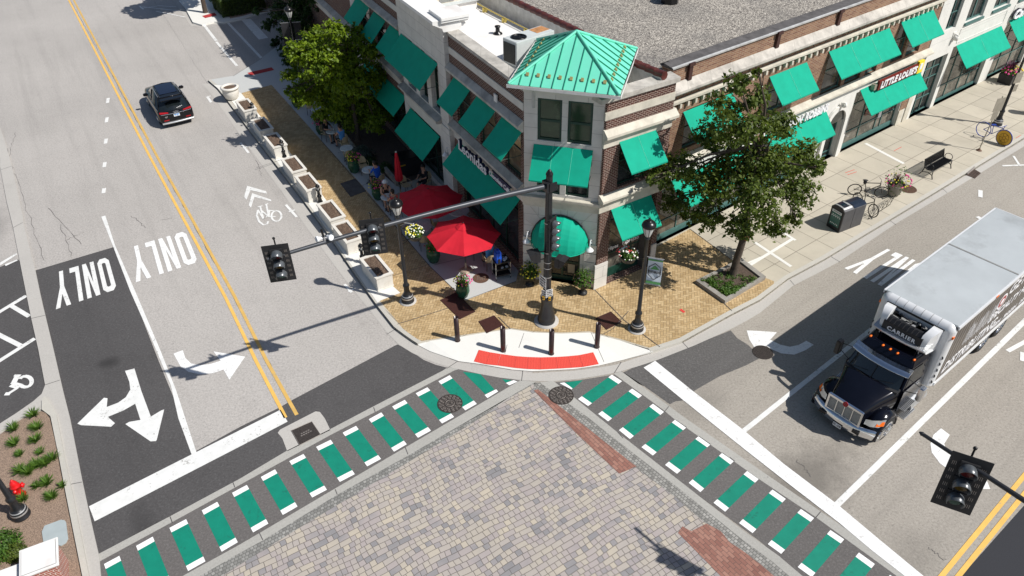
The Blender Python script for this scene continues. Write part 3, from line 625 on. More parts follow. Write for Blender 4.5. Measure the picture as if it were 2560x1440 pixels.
for px in (K67((2035,838),(2195,858),(2325,1000),(2240,1043)), K67((2395,905),(2482,915),(2430,940)), K12((775,935),(940,915),(860,985),(845,990))): g.flat([(p.x, p.y) for p in W(px, Z2)], Z2)
for px in (K67((2235,1050),(2340,998),(2358,1018),(2260,1078)), K67((2430,940),(2500,915),(2535,928),(2460,962)), K12((727,942),(770,935),(845,988),(838,1000))): w.flat([(p.x, p.y) for p in W(px, Z2)], Z2)
marking(g, M_['green']); marking(w, M_['white_new'])
w = MB()
def F_(px, z=Z3, mb=None): (mb or w).flat([(p.x, p.y) for p in W(px, z)], z)
F_([(222.5,1265.8),(477,1137),(701.3,1024.3),(719,1054),(600,1116),(236.7,1303.3)])                  # stop bar
F_([(253,541.6),(263.3,538.8),(287.4,612.7),(325.7,700),(343.5,741),(399.6,872.4),(440.6,976.4),(491,1130),(479,1136),(446,1046),(427,963),(377.7,845),(325.7,727.7),(280.5,610)], Z2)
for a in ((269.6,250.4),(266.8,298.8),(264.6,352),(261.4,410.8),(259.4,475.9)): bar((a[0]+1, a[1]-5.5), (a[0]-1, a[1]+7), .19, Z3, w)
F_(K070((1142,830),(1228,808),(1290,1010),(1378,1248),(1475,1190),(1500,1182),(1432,1460),(1425,1471),(1375,1474),(1145,1316),(1180,1296),(1283,1278),(1235,1130),(1130,1190),(985,1250),(1050,1308),(1015,1340),(740,1326),(707,1312),(950,1075),(982,1080),(975,1160),(1080,1120),(1150,1070),(1190,1000),(1182,930)))
for px in ([(0,656.5),(41,632.5),(43,636),(0,664)], [(12,661),(43,648.5),(44,651),(14,665)]): F_(px, Z3)
for a, b, q in (((-30,797),(66,739),.2), ((26,763),(73,791),.19), ((-30,823),(55,866),.2), ((-30,920),(87,846),.2)): bar(a, b, q, Z3, w)
for px in ([(1862,1086),(1853,1073),(2137,851),(2143,860)],): pass
a = G(1857,1079,Z3); b = G(2137,856,Z3); d = (b-a).normalized(); n = Vector((-d.y, d.x, 0))*.09
w.add([a-n, a+n, a+d*16+n, a+d*16-n], [(0, 1, 2, 3)])
a = G(2092,1262,Z3); b = G(2556,808,Z3); d = (b-a).normalized(); n = Vector((-d.y, d.x, 0))*.1
w.add([a-n, a+n, a+d*30+n, a+d*30-n], [(0, 1, 2, 3)])
bar(*K18((2408,650),(2600,545)), .17, Z3, w); bar(*K18((2545,660),(2545,740)), .17, Z3, w)
bar(*K186((2360,235),(2620,226)), .13, Z3, w); bar(*K186((2462,145),(2512,222)), .12, Z3, w); bar(*K186((2160,458),(2160,522)), .2, Z3, w)
bar(*K186((2130,712),(2160,705)), .2, Z3, w)
for a, b, q in (((1425,103),(1690,155),.12),((1300,62),(1650,100),.12),((1275,55),(1310,85),.14),((1300,75),(1450,52),.1),((1450,52),(1610,62),.1),((1850,210),(1975,372),.22),((1975,380),(2165,602),.18),((2080,205),(2390,532),.2),((1640,5),(1765,150),.16)): bar(*c1(a, b), q, Z3, w)
F_(c1((2200,178),(2290,172),(2450,345),(2365,362)), Z3)
marking(w, M_['white'])
w = MB()
for a, b, q in (((1893,882),(1930,936),.16),((1925,876),(1893,884),.1),((2195,1303),(2272,1397),.13),((2222,1350),(2265,1338),.1)): bar(*c1(a, b), q, Z3, w)
for a, b, q in (((418,590),(518,703),.13),((445,655),(500,638),.12),((955,1318),(1020,1392),.12),((990,1385),(1040,1360),.1)): bar(*K06(a, b), q, Z3, w)
F_(K06((65,418),(240,468),(245,490),(95,458),(60,545),(37,520)), Z3); F_(K06((110,485),(285,545),(285,560),(132,520),(100,618),(80,595)), Z3)
path(K06((165,636),(153,690),(175,745),(215,776),(250,765),(256,742)), .1, Z3, w)
path(K06(*[(333+46*cos(t*pi/8), 694+48*sin(t*pi/8)) for t in range(17)]), .1, Z3, w)
for a in ([(165,640),(215,722),(255,690)], [(185,608),(215,722)], [(190,640),(265,700),(325,700)], [(240,588),(262,700)], [(160,612),(205,600)], [(228,592),(258,580)], [(270,640),(262,700)], [(250,640),(325,650)]): path(K06(*a), .085, Z3+.001, w)
path(K070(*[(232+58*cos(radians(-150+t*20)), 928+50*sin(radians(-150+t*20))) for t in range(15)]), .15, Z3, w)
for a, q_ in (([(105,936),(200,962)],.13), ([(128,872),(190,872)],.1), ([(160,872),(128,935)],.2), ([(95,962),(170,985)],.15), ([(160,985),(75,1038)],.12), ([(45,1040),(95,1038)],.16)): path(K070(*a), q_, Z3+.001, w)
# lettering ONLY, stretched along the lane as painted
def road_word(corners, letters, z=Z3, mb=None):
    P0, P1, P2, P3 = [G(*p, z) for p in corners]        # base line start/end, top line start/end
    def B(u, v): return P0.lerp(P1, u).lerp(P2.lerp(P3, u), v)
    def poly(pts): q_ = Vector((0, 0, nz())); mb.add([B(*p)+q_ for p in pts], [tuple(range(len(pts)))])
    sx = {'O': 0, 'N': .275, 'L': .555, 'Y': .755}; wd = {'O': .215, 'N': .215, 'L': .17, 'Y': .245}
    for ch in letters:
        x = sx[ch]; q = wd[ch]; t = .072
        if ch == 'O':
            o_ = [(0,.1),(.25,0),(.75,0),(1,.1),(1,.9),(.75,1),(.25,1),(0,.9)]; i_ = [(.34,.17),(.42,.14),(.58,.14),(.66,.17),(.66,.83),(.58,.86),(.42,.86),(.34,.83)]
            for k in range(8):
                a, b = k, (k+1) % 8; poly([(x+o_[a][0]*q, o_[a][1]), (x+o_[b][0]*q, o_[b][1]), (x+i_[b][0]*q, i_[b][1]), (x+i_[a][0]*q, i_[a][1])])
        if ch == 'N': poly([(x, 0), (x+t, 0), (x+t, 1), (x, 1)]); poly([(x+q-t, 0), (x+q, 0), (x+q, 1), (x+q-t, 1)]); poly([(x+t, 1), (x+t, .62), (x+q-t, 0), (x+q-t, .38)])
        if ch == 'L': poly([(x, 0), (x+t, 0), (x+t, 1), (x, 1)]); poly([(x+t, 0), (x+q, 0), (x+q, .14), (x+t, .14)])
        if ch == 'Y': c = x+q/2; poly([(c-t/2, 0), (c+t/2, 0), (c+t/2, .45), (c-t/2, .45)]); poly([(c-t/2, .45), (c+t/2, .45), (x+t, 1), (x, 1)]); poly([(c-t/2+.012, .45), (c+t/2, .45), (x+q, 1), (x+q-t, 1)])
road_word([(269.6,642.8),(135.5,682.5),(292.3,722.5),(139.6,773.3)], 'ONLY', mb=w)
marking(w, M_['white'])
w = MB()
road_word([(463,577.5),(322,619.6),(495,655),(339.4,705.8)], 'ONLY', mb=w)
road_word([(2320,664),(2209,618.2),(2240,733),(2110.4,670.2)], 'ONLY', mb=w)
F_(K070((1585,672),(1670,640),(1692,710),(1745,762),(1830,778),(1920,768),(2015,738),(1950,652),(2240,700),(2095,912),(2042,818),(1950,850),(1830,862),(1720,838),(1650,790),(1610,720)), Z2)
F_(K18((25,460),(180,467),(300,478),(240,545),(330,590),(420,610),(500,592),(570,555),(637,592),(560,642),(460,682),(340,670),(240,627),(205,602),(95,618),(50,545)), Z2)
F_(K18B((1800,90),(1880,150),(1830,230),(1850,300),(1930,370),(2040,430),(2115,365),(2190,500),(2250,645),(1940,640),(2000,540),(1900,490),(1790,410),(1715,310),(1703,230),(1730,150)), Z2)
F_([(1638,902),(1734,979),(1860,1076),(1960,1160),(2095,1262),(2200,1350),(2309,1440),(2400,1510),(2330,1510),(2262,1440),(2180,1376),(2098,1307),(1980,1216),(1860,1122),(1709,1001),(1609,919)], Z3+.004)
marking(w, M_['white_worn'])
y = MB(); y2 = MB()
yl = [(172,0),(376,394),(470,568),(564,744),(640,902),(714,1044)]
pl = [G(px, py, Z3) for px, py in [(60,-210)]+yl]; a = strip(pl, .065, 1); b = strip(pl, -.065, 1); y.add(a+b, [(i, i+1, len(a)+i+1, len(a)+i) for i in range(len(a)-1)])
pr = strip([G(px, py, Z3) for px, py in [(64,-204)]+[(176,6),(380,400),(474,573),(568,749),(644,907),(731,1030)]], .33, 1)[:6]+[G(742,1037,Z3)]
a = strip(pr, .065, 1); b = strip(pr, -.065, 1); y2.add(a+b, [(i, i+1, len(a)+i+1, len(a)+i) for i in range(len(a)-1)])
for P_, Q_ in (((2354,1440),(2560,1190)), ((2396,1440),(2560,1236))):
    a = G(*P_, Z3); b = G(*Q_, Z3); d = (b-a).normalized(); n = Vector((-d.y, d.x, 0))*.07; y.add([a-d*8-n, a-d*8+n, b+d*20+n, b+d*20-n], [(0, 1, 2, 3)])
marking(y, M_['yellow']); marking(y2, M_['yellow2'])
for px in [(1700,774,1710,781)]: mb = MB(); bar((1701,773), (1711,781), .12, .012, mb); marking(mb, M_['spray'])
mb = MB()
for a, b in (((925,300),(1010,270)),((945,318),(1030,290)),((1370,100),(1440,62))): bar(*K186(a, b), .035, .009, mb)
for p, q2 in (((2247,290),(2268,283)),((2310,222),(2330,213)),((2540,345),(2552,338))): bar(p, q2, .03, .009, mb)
marking(mb, M_['spray'])
# pale cement joints and slab repairs on the right-hand pavement
mb = MB()
for a, b, q in (((1110,30),(1460,215),.2), ((100,935),(430,1155),.16), ((50,1145),(440,905),.15), ((240,1035),(20,1130),.1), ((290,800),(470,915),.14)): bar(*K186(a, b), q, .007, mb)
tag(mb.build('pavement_joint', M_['conc_w'], recalc=False), kind='structure')
mb = MB()
for pts in ([(1076,667),(1163,748)],): pass
for a, b in (((1310,833),(1297,870)),((1268,862),(1262,885)),((1478,832),(1510,905))):
    p = onramp(*a)+Vector((0,0,.006)); q2 = onramp(*b)+Vector((0,0,.006)); d = (q2-p).normalized(); n = Vector((-d.y, d.x, 0))*.008; mb.add([p-n, p+n, q2+n, q2-n], [(0,1,2,3)])
for pts in ([(1482,719),(1560,800),(1650,867)], [(994,810),(1120,770)], [(802,350),(1076,667),(1163,750),(1290,703)], [(1725,572),(1833,652)], [(1276,822),(1246,792)], [(1505,837),(1530,823)], [(1571,778),(1532,822)], [(1811,759),(1830,777)], [(745,200),(790,250)], [(583,190),(655,145)], [(640,420),(700,400)]):
    pl = [G(*p, .019+nz()) for p in pts]; a = strip(pl, .014, 1); b = strip(pl, -.014, 1); mb.add(a+b, [(i, i+1, len(a)+i+1, len(a)+i) for i in range(len(a)-1)])
for pts in ([(863,480),(955,445)], [(878,572),(1000,527)], [(980,690),(1075,660)], [(1085,662),(1180,640)], [(1064,630),(1200,585)], [(845,382),(900,368)]):
    pl = [G(*p, .015+nz()*.5) for p in pts]; a = strip(pl, .01, 1); b = strip(pl, -.01, 1); mb.add(a+b, [(i, i+1, len(a)+i+1, len(a)+i) for i in range(len(a)-1)])
# kerb and gutter joints, with the dark line at the back of the kerb
for P_, Q_, z in (((30,415),(3,424),ZR+.053),((57,556),(33,569),ZR+.053),((113,962),(150,950),ZR+.053),((148,1216),(205,1205),ZR+.053),((78,796),(113,788),ZR+.053),((1117,921),(1147,901),ZR+.012),((1304,952),(1307,926),ZR+.012),((1536,932),(1553,905),ZR+.012),((986,824),(967,836),ZR+.012),((1704,853),(1722,872),ZR+.012),((1975,700),(1986,713),ZR+.012),((2075,640),(2100,655),ZR+.012),((2220,548),(2240,562),ZR+.012),((2355,470),(2368,482),ZR+.012),((1212,1168),(1219,1163),Z2+.004),((934,1018),(938,1030),Z2+.004),((1544,1080),(1558,1095),Z2+.004),((1672,1016),(1662,1028),Z2+.004),((1837,1153),(1825,1143),Z2+.004),((2052,1279),(2040,1293),Z2+.004),((582,1205),(587,1218),Z2+.004),((425,1291),(431,1307),Z2+.004),((838,1223),(843,1236),Z2+.004),((1013,1118),(1020,1136),Z2+.004),((648,1331),(657,1350),Z2+.004)):
    mb2 = G(*P_, z); mb3 = G(*Q_, z); d = (mb3-mb2).normalized(); n = Vector((-d.y, d.x, 0))*.013; mb.add([mb2-n, mb2+n, mb3+n, mb3-n], [(0,1,2,3)])
gq = random.Random(77)
def crack(a, b, w, n=26, j=.05, z=ZR+.006):
    a = G(*a, z); b = G(*b, z); d = (b-a).normalized(); nn = Vector((-d.y, d.x, 0)); pl = [a.lerp(b, i/n)+nn*gq.uniform(-j, j) for i in range(n+1)]; e = [nn*w*gq.uniform(.3, 1) for _ in pl]
    mb.add([p-q for p, q in zip(pl, e)]+[p+q for p, q in zip(pl, e)], [(i, i+1, n+2+i, n+1+i) for i in range(n)])
crack((176,0), (730,1010), .013, 90, .03); crack((0,330), (110,650), .012, 30, .08); crack((385,1), (640,400), .007, 40, .04)
for a, b in (((120,520),(205,610)),((150,560),(180,640)),((165,600),(210,580)),((330,540),(365,570)),((405,548),(430,546)),((2320,1370),(2365,1400)),((1990,1150),(2030,1190)),((640,400),(655,440)),((22,390),(40,330))): crack(a, b, .014, 12, .06)
tag(mb.build('paving_joint', M_['tar'], recalc=False), kind='structure')
# concrete collar and ironwork in the road
sheet('concrete_collar', [(694.5,1081.8),(700,1074),(788.8,1028.4),(799.8,1029.8),(812,1046),(826,1075),(718,1128),(706,1096)], Z2, M_['gutter'])
def flat_thing(name, px, z, h, mat, label, cat, rim=None, extra=None, group=None):
    P_ = [G(x, y, z) for x, y in px]; c = sum(P_, Vector())/len(P_)
    mb = MB(); mb.prism([(p.x-c.x, p.y-c.y) for p in P_], 0, h)
    if rim:
        for i in range(len(P_)):
            a = P_[i]-c; b = P_[(i+1) % len(P_)]-c; a.z = b.z = h; mb.tube([a, b], rim, 4, 1)
    if extra: extra(mb, c, h)
    o = mb.build(name, mat if isinstance(mat, list) else [mat, mat], recalc=False); o.location = (c.x, c.y, z); return tag(o, label, cat, group)
def ringlid(name, x, y, r, z, mats, label, style=0, group=None):
    mb = MB(); mb.lathe([(r*1.04, 0), (r*1.04, .012), (r*.985, .014), (r*.98, .008), (1e-4, .008)], 32, m=0, smooth=False)
    if style == 1:      # rings of raised rosettes round a central badge
        for k in range(3):
            q = r*(.36, .62, .84)[k]; n = (0, 11, 16)[k]
            if n == 0: mb.tube([(q*cos(t*pi/12), q*sin(t*pi/12), .012) for t in range(24)], .012, 5, 1, closed=True); continue
            for i in range(n):
                a = 2*pi*i/n; rr = r*(.105 if k == 1 else .085)
                mb.tube([(q*cos(a)+rr*cos(t*pi/5), q*sin(a)+rr*sin(t*pi/5), .012) for t in range(10)], .009, 4, 1, closed=True)
                mb.lathe([(r*.03, .01), (r*.03, .016)], 6, (q*cos(a), q*sin(a), 0), 1)
        for i in range(10): a = 2*pi*i/10; mb.tube([(r*.12*cos(a), r*.12*sin(a), .012), (r*.3*cos(a), r*.3*sin(a), .012)], .009, 4, 1)
    elif style == 2:
        for i in range(-5, 6):
            q = sqrt(max(0, 1-(i/6)**2))*r*.92; mb.tube([(i*r/6, -q, .012), (i*r/6, q, .012)], .008, 4, 1)
            mb.tube([(-q, i*r/6, .012), (q, i*r/6, .012)], .008, 4, 1)
    else:
        for k in (-.35, -.12, .12, .35):
            for i in (-2, -1, 0, 1, 2): mb.box(i*r*.22-r*.06, i*r*.22+r*.06, k*r-r*.04, k*r+r*.04, .008, .014, 1)
    o = mb.build(name, mats, recalc=False); p = G(x, y, z); o.location = p; return tag(o, label, 'manhole cover', group)
ringlid('manhole_cover', 1125, 1009, .44, Z3-.002, [M_['cast'], M_['castl']], 'round iron manhole cover with rosettes in the left green crossing', 1)
ringlid('manhole_cover', 1403, 988.5, .44, Z3+.001, [M_['cast'], M_['castl']], 'round iron manhole cover with rosettes beside the stone paving at the corner', 1)
ringlid('manhole_cover', 1907, 881, .38, Z2, [M_['cast'], M_['cast']], 'plain dark manhole cover half in the truck shadow near the turn arrow', 2)
ringlid('manhole_cover', 2269, 472, .42, .004, [M_['cast_r'], M_['cast_r']], 'rusty round cover in the concrete pavement beside the flower planter', 2)
ringlid('manhole_cover', 1202, 695.5, .34, .012, [M_['cast_r'], M_['castl']], 'brown lettered round cover in the cafe patio by the service cart', 0)
flat_thing('access_cover', [(1100.8,750.6),(1140.5,731.5),(1188.4,779.4),(1150,798.5)], .006, .012, M_['brownlid'], 'largest brown square utility lid in the brick paving by the flower pot', 'utility lid', .012)
flat_thing('access_cover', K67((2180,380),(2320,325),(2405,415),(2255,487)), .006, .012, M_['brownlid'], 'brown square utility lid behind the second bollard from the left', 'utility lid', .012)
flat_thing('access_cover', K12((1055,350),(1195,290),(1295,385),(1155,455)), .006, .012, M_['brownlid'], 'dark brown utility lid behind the rightmost bollard', 'utility lid', .012)
flat_thing('access_cover', K06((918,400),(1055,355),(1150,468),(1012,520)), .006, .012, M_['tar'], 'dark grey utility lid in the shaded brick walkway by the cafe tables', 'utility lid', .012)
def plate_marks(mb, c, h):
    d = (G(735/3.654+600, 1046+150/3.654, Z3)-G(545/3.654+600, 1046+245/3.654, Z3)).normalized(); n = Vector((-d.y, d.x, 0))
    for j, k in ((.05, 4), (-.04, 5)):
        for i in range(k): p = n*j+d*((i-(k-1)/2)*.085); mb.add([p-d*.03-n*.025+Vector((0,0,h+.003)), p+d*.03-n*.025+Vector((0,0,h+.003)), p+d*.03+n*.025+Vector((0,0,h+.003)), p-d*.03+n*.025+Vector((0,0,h+.003))], [(0,1,2,3)], 1)
flat_thing('utility_plate', K6B((470,112),(655,30),(735,150),(545,245)), Z3, .012, [M_['cast'], M_['castl']], 'black ribbed steel plate set in a concrete collar by the stop line', 'utility plate', .012, plate_marks)
flat_thing('access_cover', K0B((385,1040),(410,985),(560,930),(592,935),(605,950),(625,1100),(605,1140),(560,1167),(400,1140)), ZR+.075, .03, M_['tick'], 'pale grey plastic box lid lying in the mulch by the brick pillar', 'utility lid')
mb = MB(); P_ = [G(x, y, ZR+.012) for x, y in K186((2030,322),(2100,262),(2165,302),(2108,352))]; c = sum(P_, Vector())/4
mb.prism([(p.x-c.x, p.y-c.y) for p in P_], -.02, 0)
for k in range(9):
    a = P_[0].lerp(P_[1], (k+.5)/9)-c; b = P_[3].lerp(P_[2], (k+.5)/9)-c; mb.tube([a+Vector((0,0,.008)), b+Vector((0,0,.008))], .014, 4, 1)
for k in range(4):
    a = P_[0].lerp(P_[3], (k+.5)/4)-c; b = P_[1].lerp(P_[2], (k+.5)/4)-c; mb.tube([a+Vector((0,0,.01)), b+Vector((0,0,.01))], .012, 4, 1)
a = P_[0]-c; b = P_[1]-c; mb.tube([a+Vector((0, 0, .07)), b+Vector((0, 0, .07))], .06, 6, 2)
o = mb.build('storm_drain', [M_['tar'], M_['cast_r'], M_['castl']]); o.location = c; tag(o, 'iron storm drain grate at the kerb opposite the bench', 'drain')
# ------------------------------------------------------------------ buildings
def wall(F, mb, s0, s1, z0, z1, ops=(), d=0.0, depth=.2, m=0, mr=None, ends=True):
    """wall face with real openings and reveals; ops = (s0, s1, z0, z1)"""
    mr = m if mr is None else mr
    ss = sorted({s0, s1, *[o[0] for o in ops], *[o[1] for o in ops]}); zs = sorted({z0, z1, *[o[2] for o in ops], *[o[3] for o in ops]})
    for a, b in zip(ss, ss[1:]):
        for c, e in zip(zs, zs[1:]):
            ms, mz = (a+b)/2, (c+e)/2
            if any(o[0] < ms < o[1] and o[2] < mz < o[3] for o in ops): continue
            mb.add([F(a,d,c), F(b,d,c), F(b,d,e), F(a,d,e)], [(0,1,2,3)], m)
    for o in ops:
        a, b, c, e = o[:4]; q = d-depth
        mb.add([F(a,d,c), F(b,d,c), F(b,q,c), F(a,q,c)], [(0,1,2,3)], mr); mb.add([F(a,d,e), F(b,d,e), F(b,q,e), F(a,q,e)], [(0,1,2,3)], mr)
        mb.add([F(a,d,c), F(a,d,e), F(a,q,e), F(a,q,c)], [(0,1,2,3)], mr); mb.add([F(b,d,c), F(b,d,e), F(b,q,e), F(b,q,c)], [(0,1,2,3)], mr)
    if ends:
        for s_ in (s0, s1): mb.add([F(s_,d,z0), F(s_,d,z1), F(s_,d-.5,z1), F(s_,d-.5,z0)], [(0,1,2,3)], m)
def window(F, par, s0, s1, z0, z1, d=-.14, cols=(), rows=(), fr=.055, fm='wframe', gm='glass', name='window', base=0.0):
    mb = MB(); F.box(mb, s0, s0+fr, d-.05, d+.03, z0, z1); F.box(mb, s1-fr, s1, d-.05, d+.03, z0, z1)
    F.box(mb, s0+fr, s1-fr, d-.05, d+.03, z0, z0+fr+base); F.box(mb, s0+fr, s1-fr, d-.05, d+.03, z1-fr, z1)
    for c in cols: F.box(mb, c-fr*.45, c+fr*.45, d-.045, d+.022, z0+fr+base, z1-fr)
    for r in rows: F.box(mb, s0+fr, s1-fr, d-.04, d+.015, r-fr*.5, r+fr*.5)
    w_ = mb.build(name, M_[fm], par, world=True)
    p = MB(); p.add([F(s0+fr, d-.02, z0+fr+base), F(s1-fr, d-.02, z0+fr+base), F(s1-fr, d-.02, z1-fr), F(s0+fr, d-.02, z1-fr)], [(0,1,2,3)])
    p.build('pane', M_[gm], w_, world=True)
    return w_
def awning(F, par, s0, s1, zt, out=.94, drop=1.0, d0=.02, seams=0, arms=True, zr=None):
    mb = MB(); t = .018; n = 10      # slight sag between the arms
    for k in range(n):
        a0, a1 = k/n, (k+1)/n
        def pt(s_, a, up): return F(s_, d0+out*a, zt-drop*a-.025*sin(pi*a)+up)
        mb.hexa([pt(s0,a0,-t), pt(s1,a0,-t), pt(s1,a1,-t), pt(s0,a1,-t), pt(s0,a0,0), pt(s1,a0,0), pt(s1,a1,0), pt(s0,a1,0)])
    F.box(mb, s0, s1, d0+out-.012, d0+out+.006, zt-drop-.05, zt-drop-.01)
    for k in range(seams):
        s_ = s0+(s1-s0)*(k+1)/(seams+1); mb.tube([F(s_, d0, zt+.003), F(s_, d0+out*.5, zt-drop*.5-.02), F(s_, d0+out, zt-drop+.003)], .006, 4, 2)
    if arms:
        zb = zt-drop-.02
        for s_ in (s0+.03, s1-.03):
            mb.tube([F(s_, d0, zb), F(s_, d0+out, zb)], .014, 5, 1); mb.tube([F(s_, -.1, zb-.0), F(s_, d0+.1, zt-.12)], .012, 4, 1)
        mb.tube([F(s0, d0+out-.01, zb+.01), F(s1, d0+out-.01, zb+.01)], .014, 5, 1)
    return mb.build('awning', [M_['awning'], M_['awn_frame'], M_['copper']], par, world=True)
def band(F, par, name, s0, s1, prof, mat, ends=True):
    """moulding swept along the wall: prof = [(d, z), ...] closed section"""
    a = [F(s0, d, z) for d, z in prof]; b = [F(s1, d, z) for d, z in prof]; n = len(prof)
    mb = MB(); mb.add(a+b, [(i, (i+1) % n, n+(i+1) % n, n+i) for i in range(n)]+[tuple(range(n)), tuple(range(n, 2*n))[::-1]])
    return mb.build(name, mat, par, world=True)
def ledge(F, par, s0, s1, z, mat, p=.26, h=.47, name='cornice', d=0):
    return band(F, par, name, s0, s1, [(d-.05, z), (d+.08, z), (d+.1, z+h*.22), (d+p*.8, z+h*.3), (d+p, z+h*.36), (d+p, z+h*.58), (d+.02, z+h), (d-.05, z+h)], mat)
def gooseneck(F, par, s_, z, r=.13):
    mb = MB(); mb.tube([F(s_, 0, z+.1), F(s_, .1, z+.3), F(s_, .26, z+.34), F(s_, .36, z+.2), F(s_, .36, z+.1)], .016, 6)
    mb.lathe([(.03, .14), (.05, .1), (r*.6, .06), (r, -.02), (r, -.03), (r*.55, .04)], 14, F(s_, .36, z-.02)); mb.ball(F(s_, .02, z+.1), .05, 8, 5)
    return mb.build('wall_lamp', M_['whitem'], par, world=True)
OA = Vector((0.54, 26.37, 0)); FA = Frame(OA, 117.58, 1); FT = Frame(OA, -15.18, -1)
FB = Frame((3.49, 25.45), 32.0, -1); FC = Frame((18.13, 37.30), 36.85, -1)
cafe = thing('corner_building', OA, 'dark brick corner cafe building with a green metal tower roof and green awnings', 'building')
Lp, Ls = M_['limestone_p'], M_['limestone']
# --- left wing
wa_ops = [(.25,1.62,4.72,6.86), (2.42,3.92,4.72,6.86), (4.76,6.22,4.72,6.86), (.5,6.0,.45,3.8)]
mb = MB(); wall(FA, mb, 0.0, 6.86, 0, 8.62, wa_ops); mb.build('wall', M_['brick_d'], cafe, world=True, recalc=False); mb = MB(); wall(FA, mb, 12.55, 19.6, 0, 10.1, [(12.8,14.1,4.72,6.8),(14.9,16.5,4.72,6.8),(17.35,19.3,4.72,6.8),(13.0,19.0,.45,3.3)])  # second wall: unseen top made taller to shade the walkway
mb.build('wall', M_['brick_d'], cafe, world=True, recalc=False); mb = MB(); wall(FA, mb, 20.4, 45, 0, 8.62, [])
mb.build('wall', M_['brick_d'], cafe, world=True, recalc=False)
mb = MB(); wall(FA, mb, 6.8, 12.55, 0, 8.72, [(7.86,8.82,4.45,7.0),(9.28,10.33,4.45,7.0),(10.82,11.88,4.45,7.0),(8.1,12.0,.3,3.4)], d=.15, depth=.35)
mb.build('wall', Ls, cafe, world=True); mb = MB(); wall(FA, mb, 19.55, 20.45, 0, 8.7, [], d=.12); mb.build('pier', Ls, cafe, world=True); mb = MB()
FA.box(mb, 6.75, 7.62, .0, .22, 0, 9.05); FA.box(mb, 6.7, 7.66, .0, .26, 3.6, 4.15); mb.build('pier', Ls, cafe, world=True); mb = MB(); FA.box(mb, 12.1, 12.6, 0, .2, 0, 4.2)
mb.build('pier', Ls, cafe, world=True)
for a, b in ((.02, 6.75), (12.6, 19.55), (20.45, 45)):
    up_ = 1.5 if a == 12.6 else 0  # unseen coping lifted with its wall, shaped to lengthen the walkway shade
    band(FA, cafe, 'stone_band', a, b, [(-.02, 7.78), (.035, 7.78), (.035, 8.08), (-.02, 8.08)], Lp)
    band(FA, cafe, 'coping', a, b, [(-.45, 8.58+up_), (.07, 8.58+up_), (.07, 8.72+up_), (-.45, 8.76+up_)], M_['coping'])
    ledge(FA, cafe, a, b, 6.9, M_['coping']); ledge(FA, cafe, a, b, 4.2, M_['coping'], .3)
    band(FA, cafe, 'frieze', a, b, [(-.02, 3.82), (.05, 3.82), (.05, 4.2), (-.02, 4.2)], Lp)
ledge(FA, cafe, 7.62, 12.6, 4.0, M_['coping'], .5, .42)
band(FA, cafe, 'frieze', 7.62, 12.1, [(.1, 3.3), (.2, 3.3), (.2, 4.0), (.1, 4.0)], Lp)
band(FA, cafe, 'coping', 6.62, 12.6, [(-.6, 8.72), (.24, 8.74), (.3, 8.9), (.6, 9.06), (.72, 9.12), (.72, 9.26), (-.6, 9.26)], M_['roof_w'])  # overhang widened so its cast shade reaches the planters
mb = MB()
for a, b, z0, z1 in ((6.52, 7.75, 9.24, 9.34), (6.62, 7.66, 9.16, 9.24), (6.48, 7.8, 9.34, 9.5)): FA.box(mb, a, b, -.95, .32 if z0 < 9.1 else .38, z0-.1, z1-.1)
FA.box(mb, 6.75, 7.1, -.9, 0, 8.6, 8.95); mb.build('pier_cap', M_['roof_w'], cafe, world=True, bevel=.02)
for i, (a, b) in enumerate(((.25,1.62),(2.42,3.92),(4.76,6.22))): window(FA, cafe, a, b, 4.74, 6.86, -.16, rows=(5.85,), fm='wframe_w' if i == 9 else 'wframe', gm='glass_b' if i < 2 else 'glass')
for a, b in ((12.8,14.1),(14.9,16.5),(17.35,19.3)): window(FA, cafe, a, b, 4.74, 6.8, -.16, rows=(5.8,))
for a, b in ((7.86,8.82),(9.28,10.33),(10.82,11.88)): window(FA, cafe, a, b, 4.45, 7.0, -.12, rows=(5.7,))
window(FA, cafe, .5, 6.0, .45, 3.8, -.16, cols=(1.9, 3.25, 4.6), rows=(2.9,), gm='glass'); window(FA, cafe, 8.1, 12.0, .3, 3.4, -.1, cols=(9.4, 10.7), rows=(2.6,)); window(FA, cafe, 13.0, 19.0, .45, 3.3, -.16, cols=(15, 17))
for a, b in ((.13,1.73),(2.32,4.01),(4.66,6.29)): awning(FA, cafe, a, b, 6.87, .92, .98)
for a, b in ((12.72,14.17),(14.82,16.56),(17.26,19.38)): awning(FA, cafe, a, b, 6.8, .88, .98)
awning(FA, cafe, 7.72, 12.22, 6.98, .97, 1.04, d0=.17); awning(FA, cafe, 8.1, 11.85, 3.22, .98, 1.04, d0=.2)
awning(FA, cafe, .27, 6.12, 3.85, .93, .95); awning(FA, cafe, 12.85, 19.0, 3.35, .8, .85)
gooseneck(FA, cafe, 7.15, 2.75, .15)
mb = MB(); FA.box(mb, 2.05, 2.3, .05, .1, 7.32, 7.62); mb.build('wall_vent', M_['roof_w'], cafe, world=True)
mb = MB(); FA.box(mb, 1.0, 2.9, -.45, -.2, 8.76, 8.9) if False else None
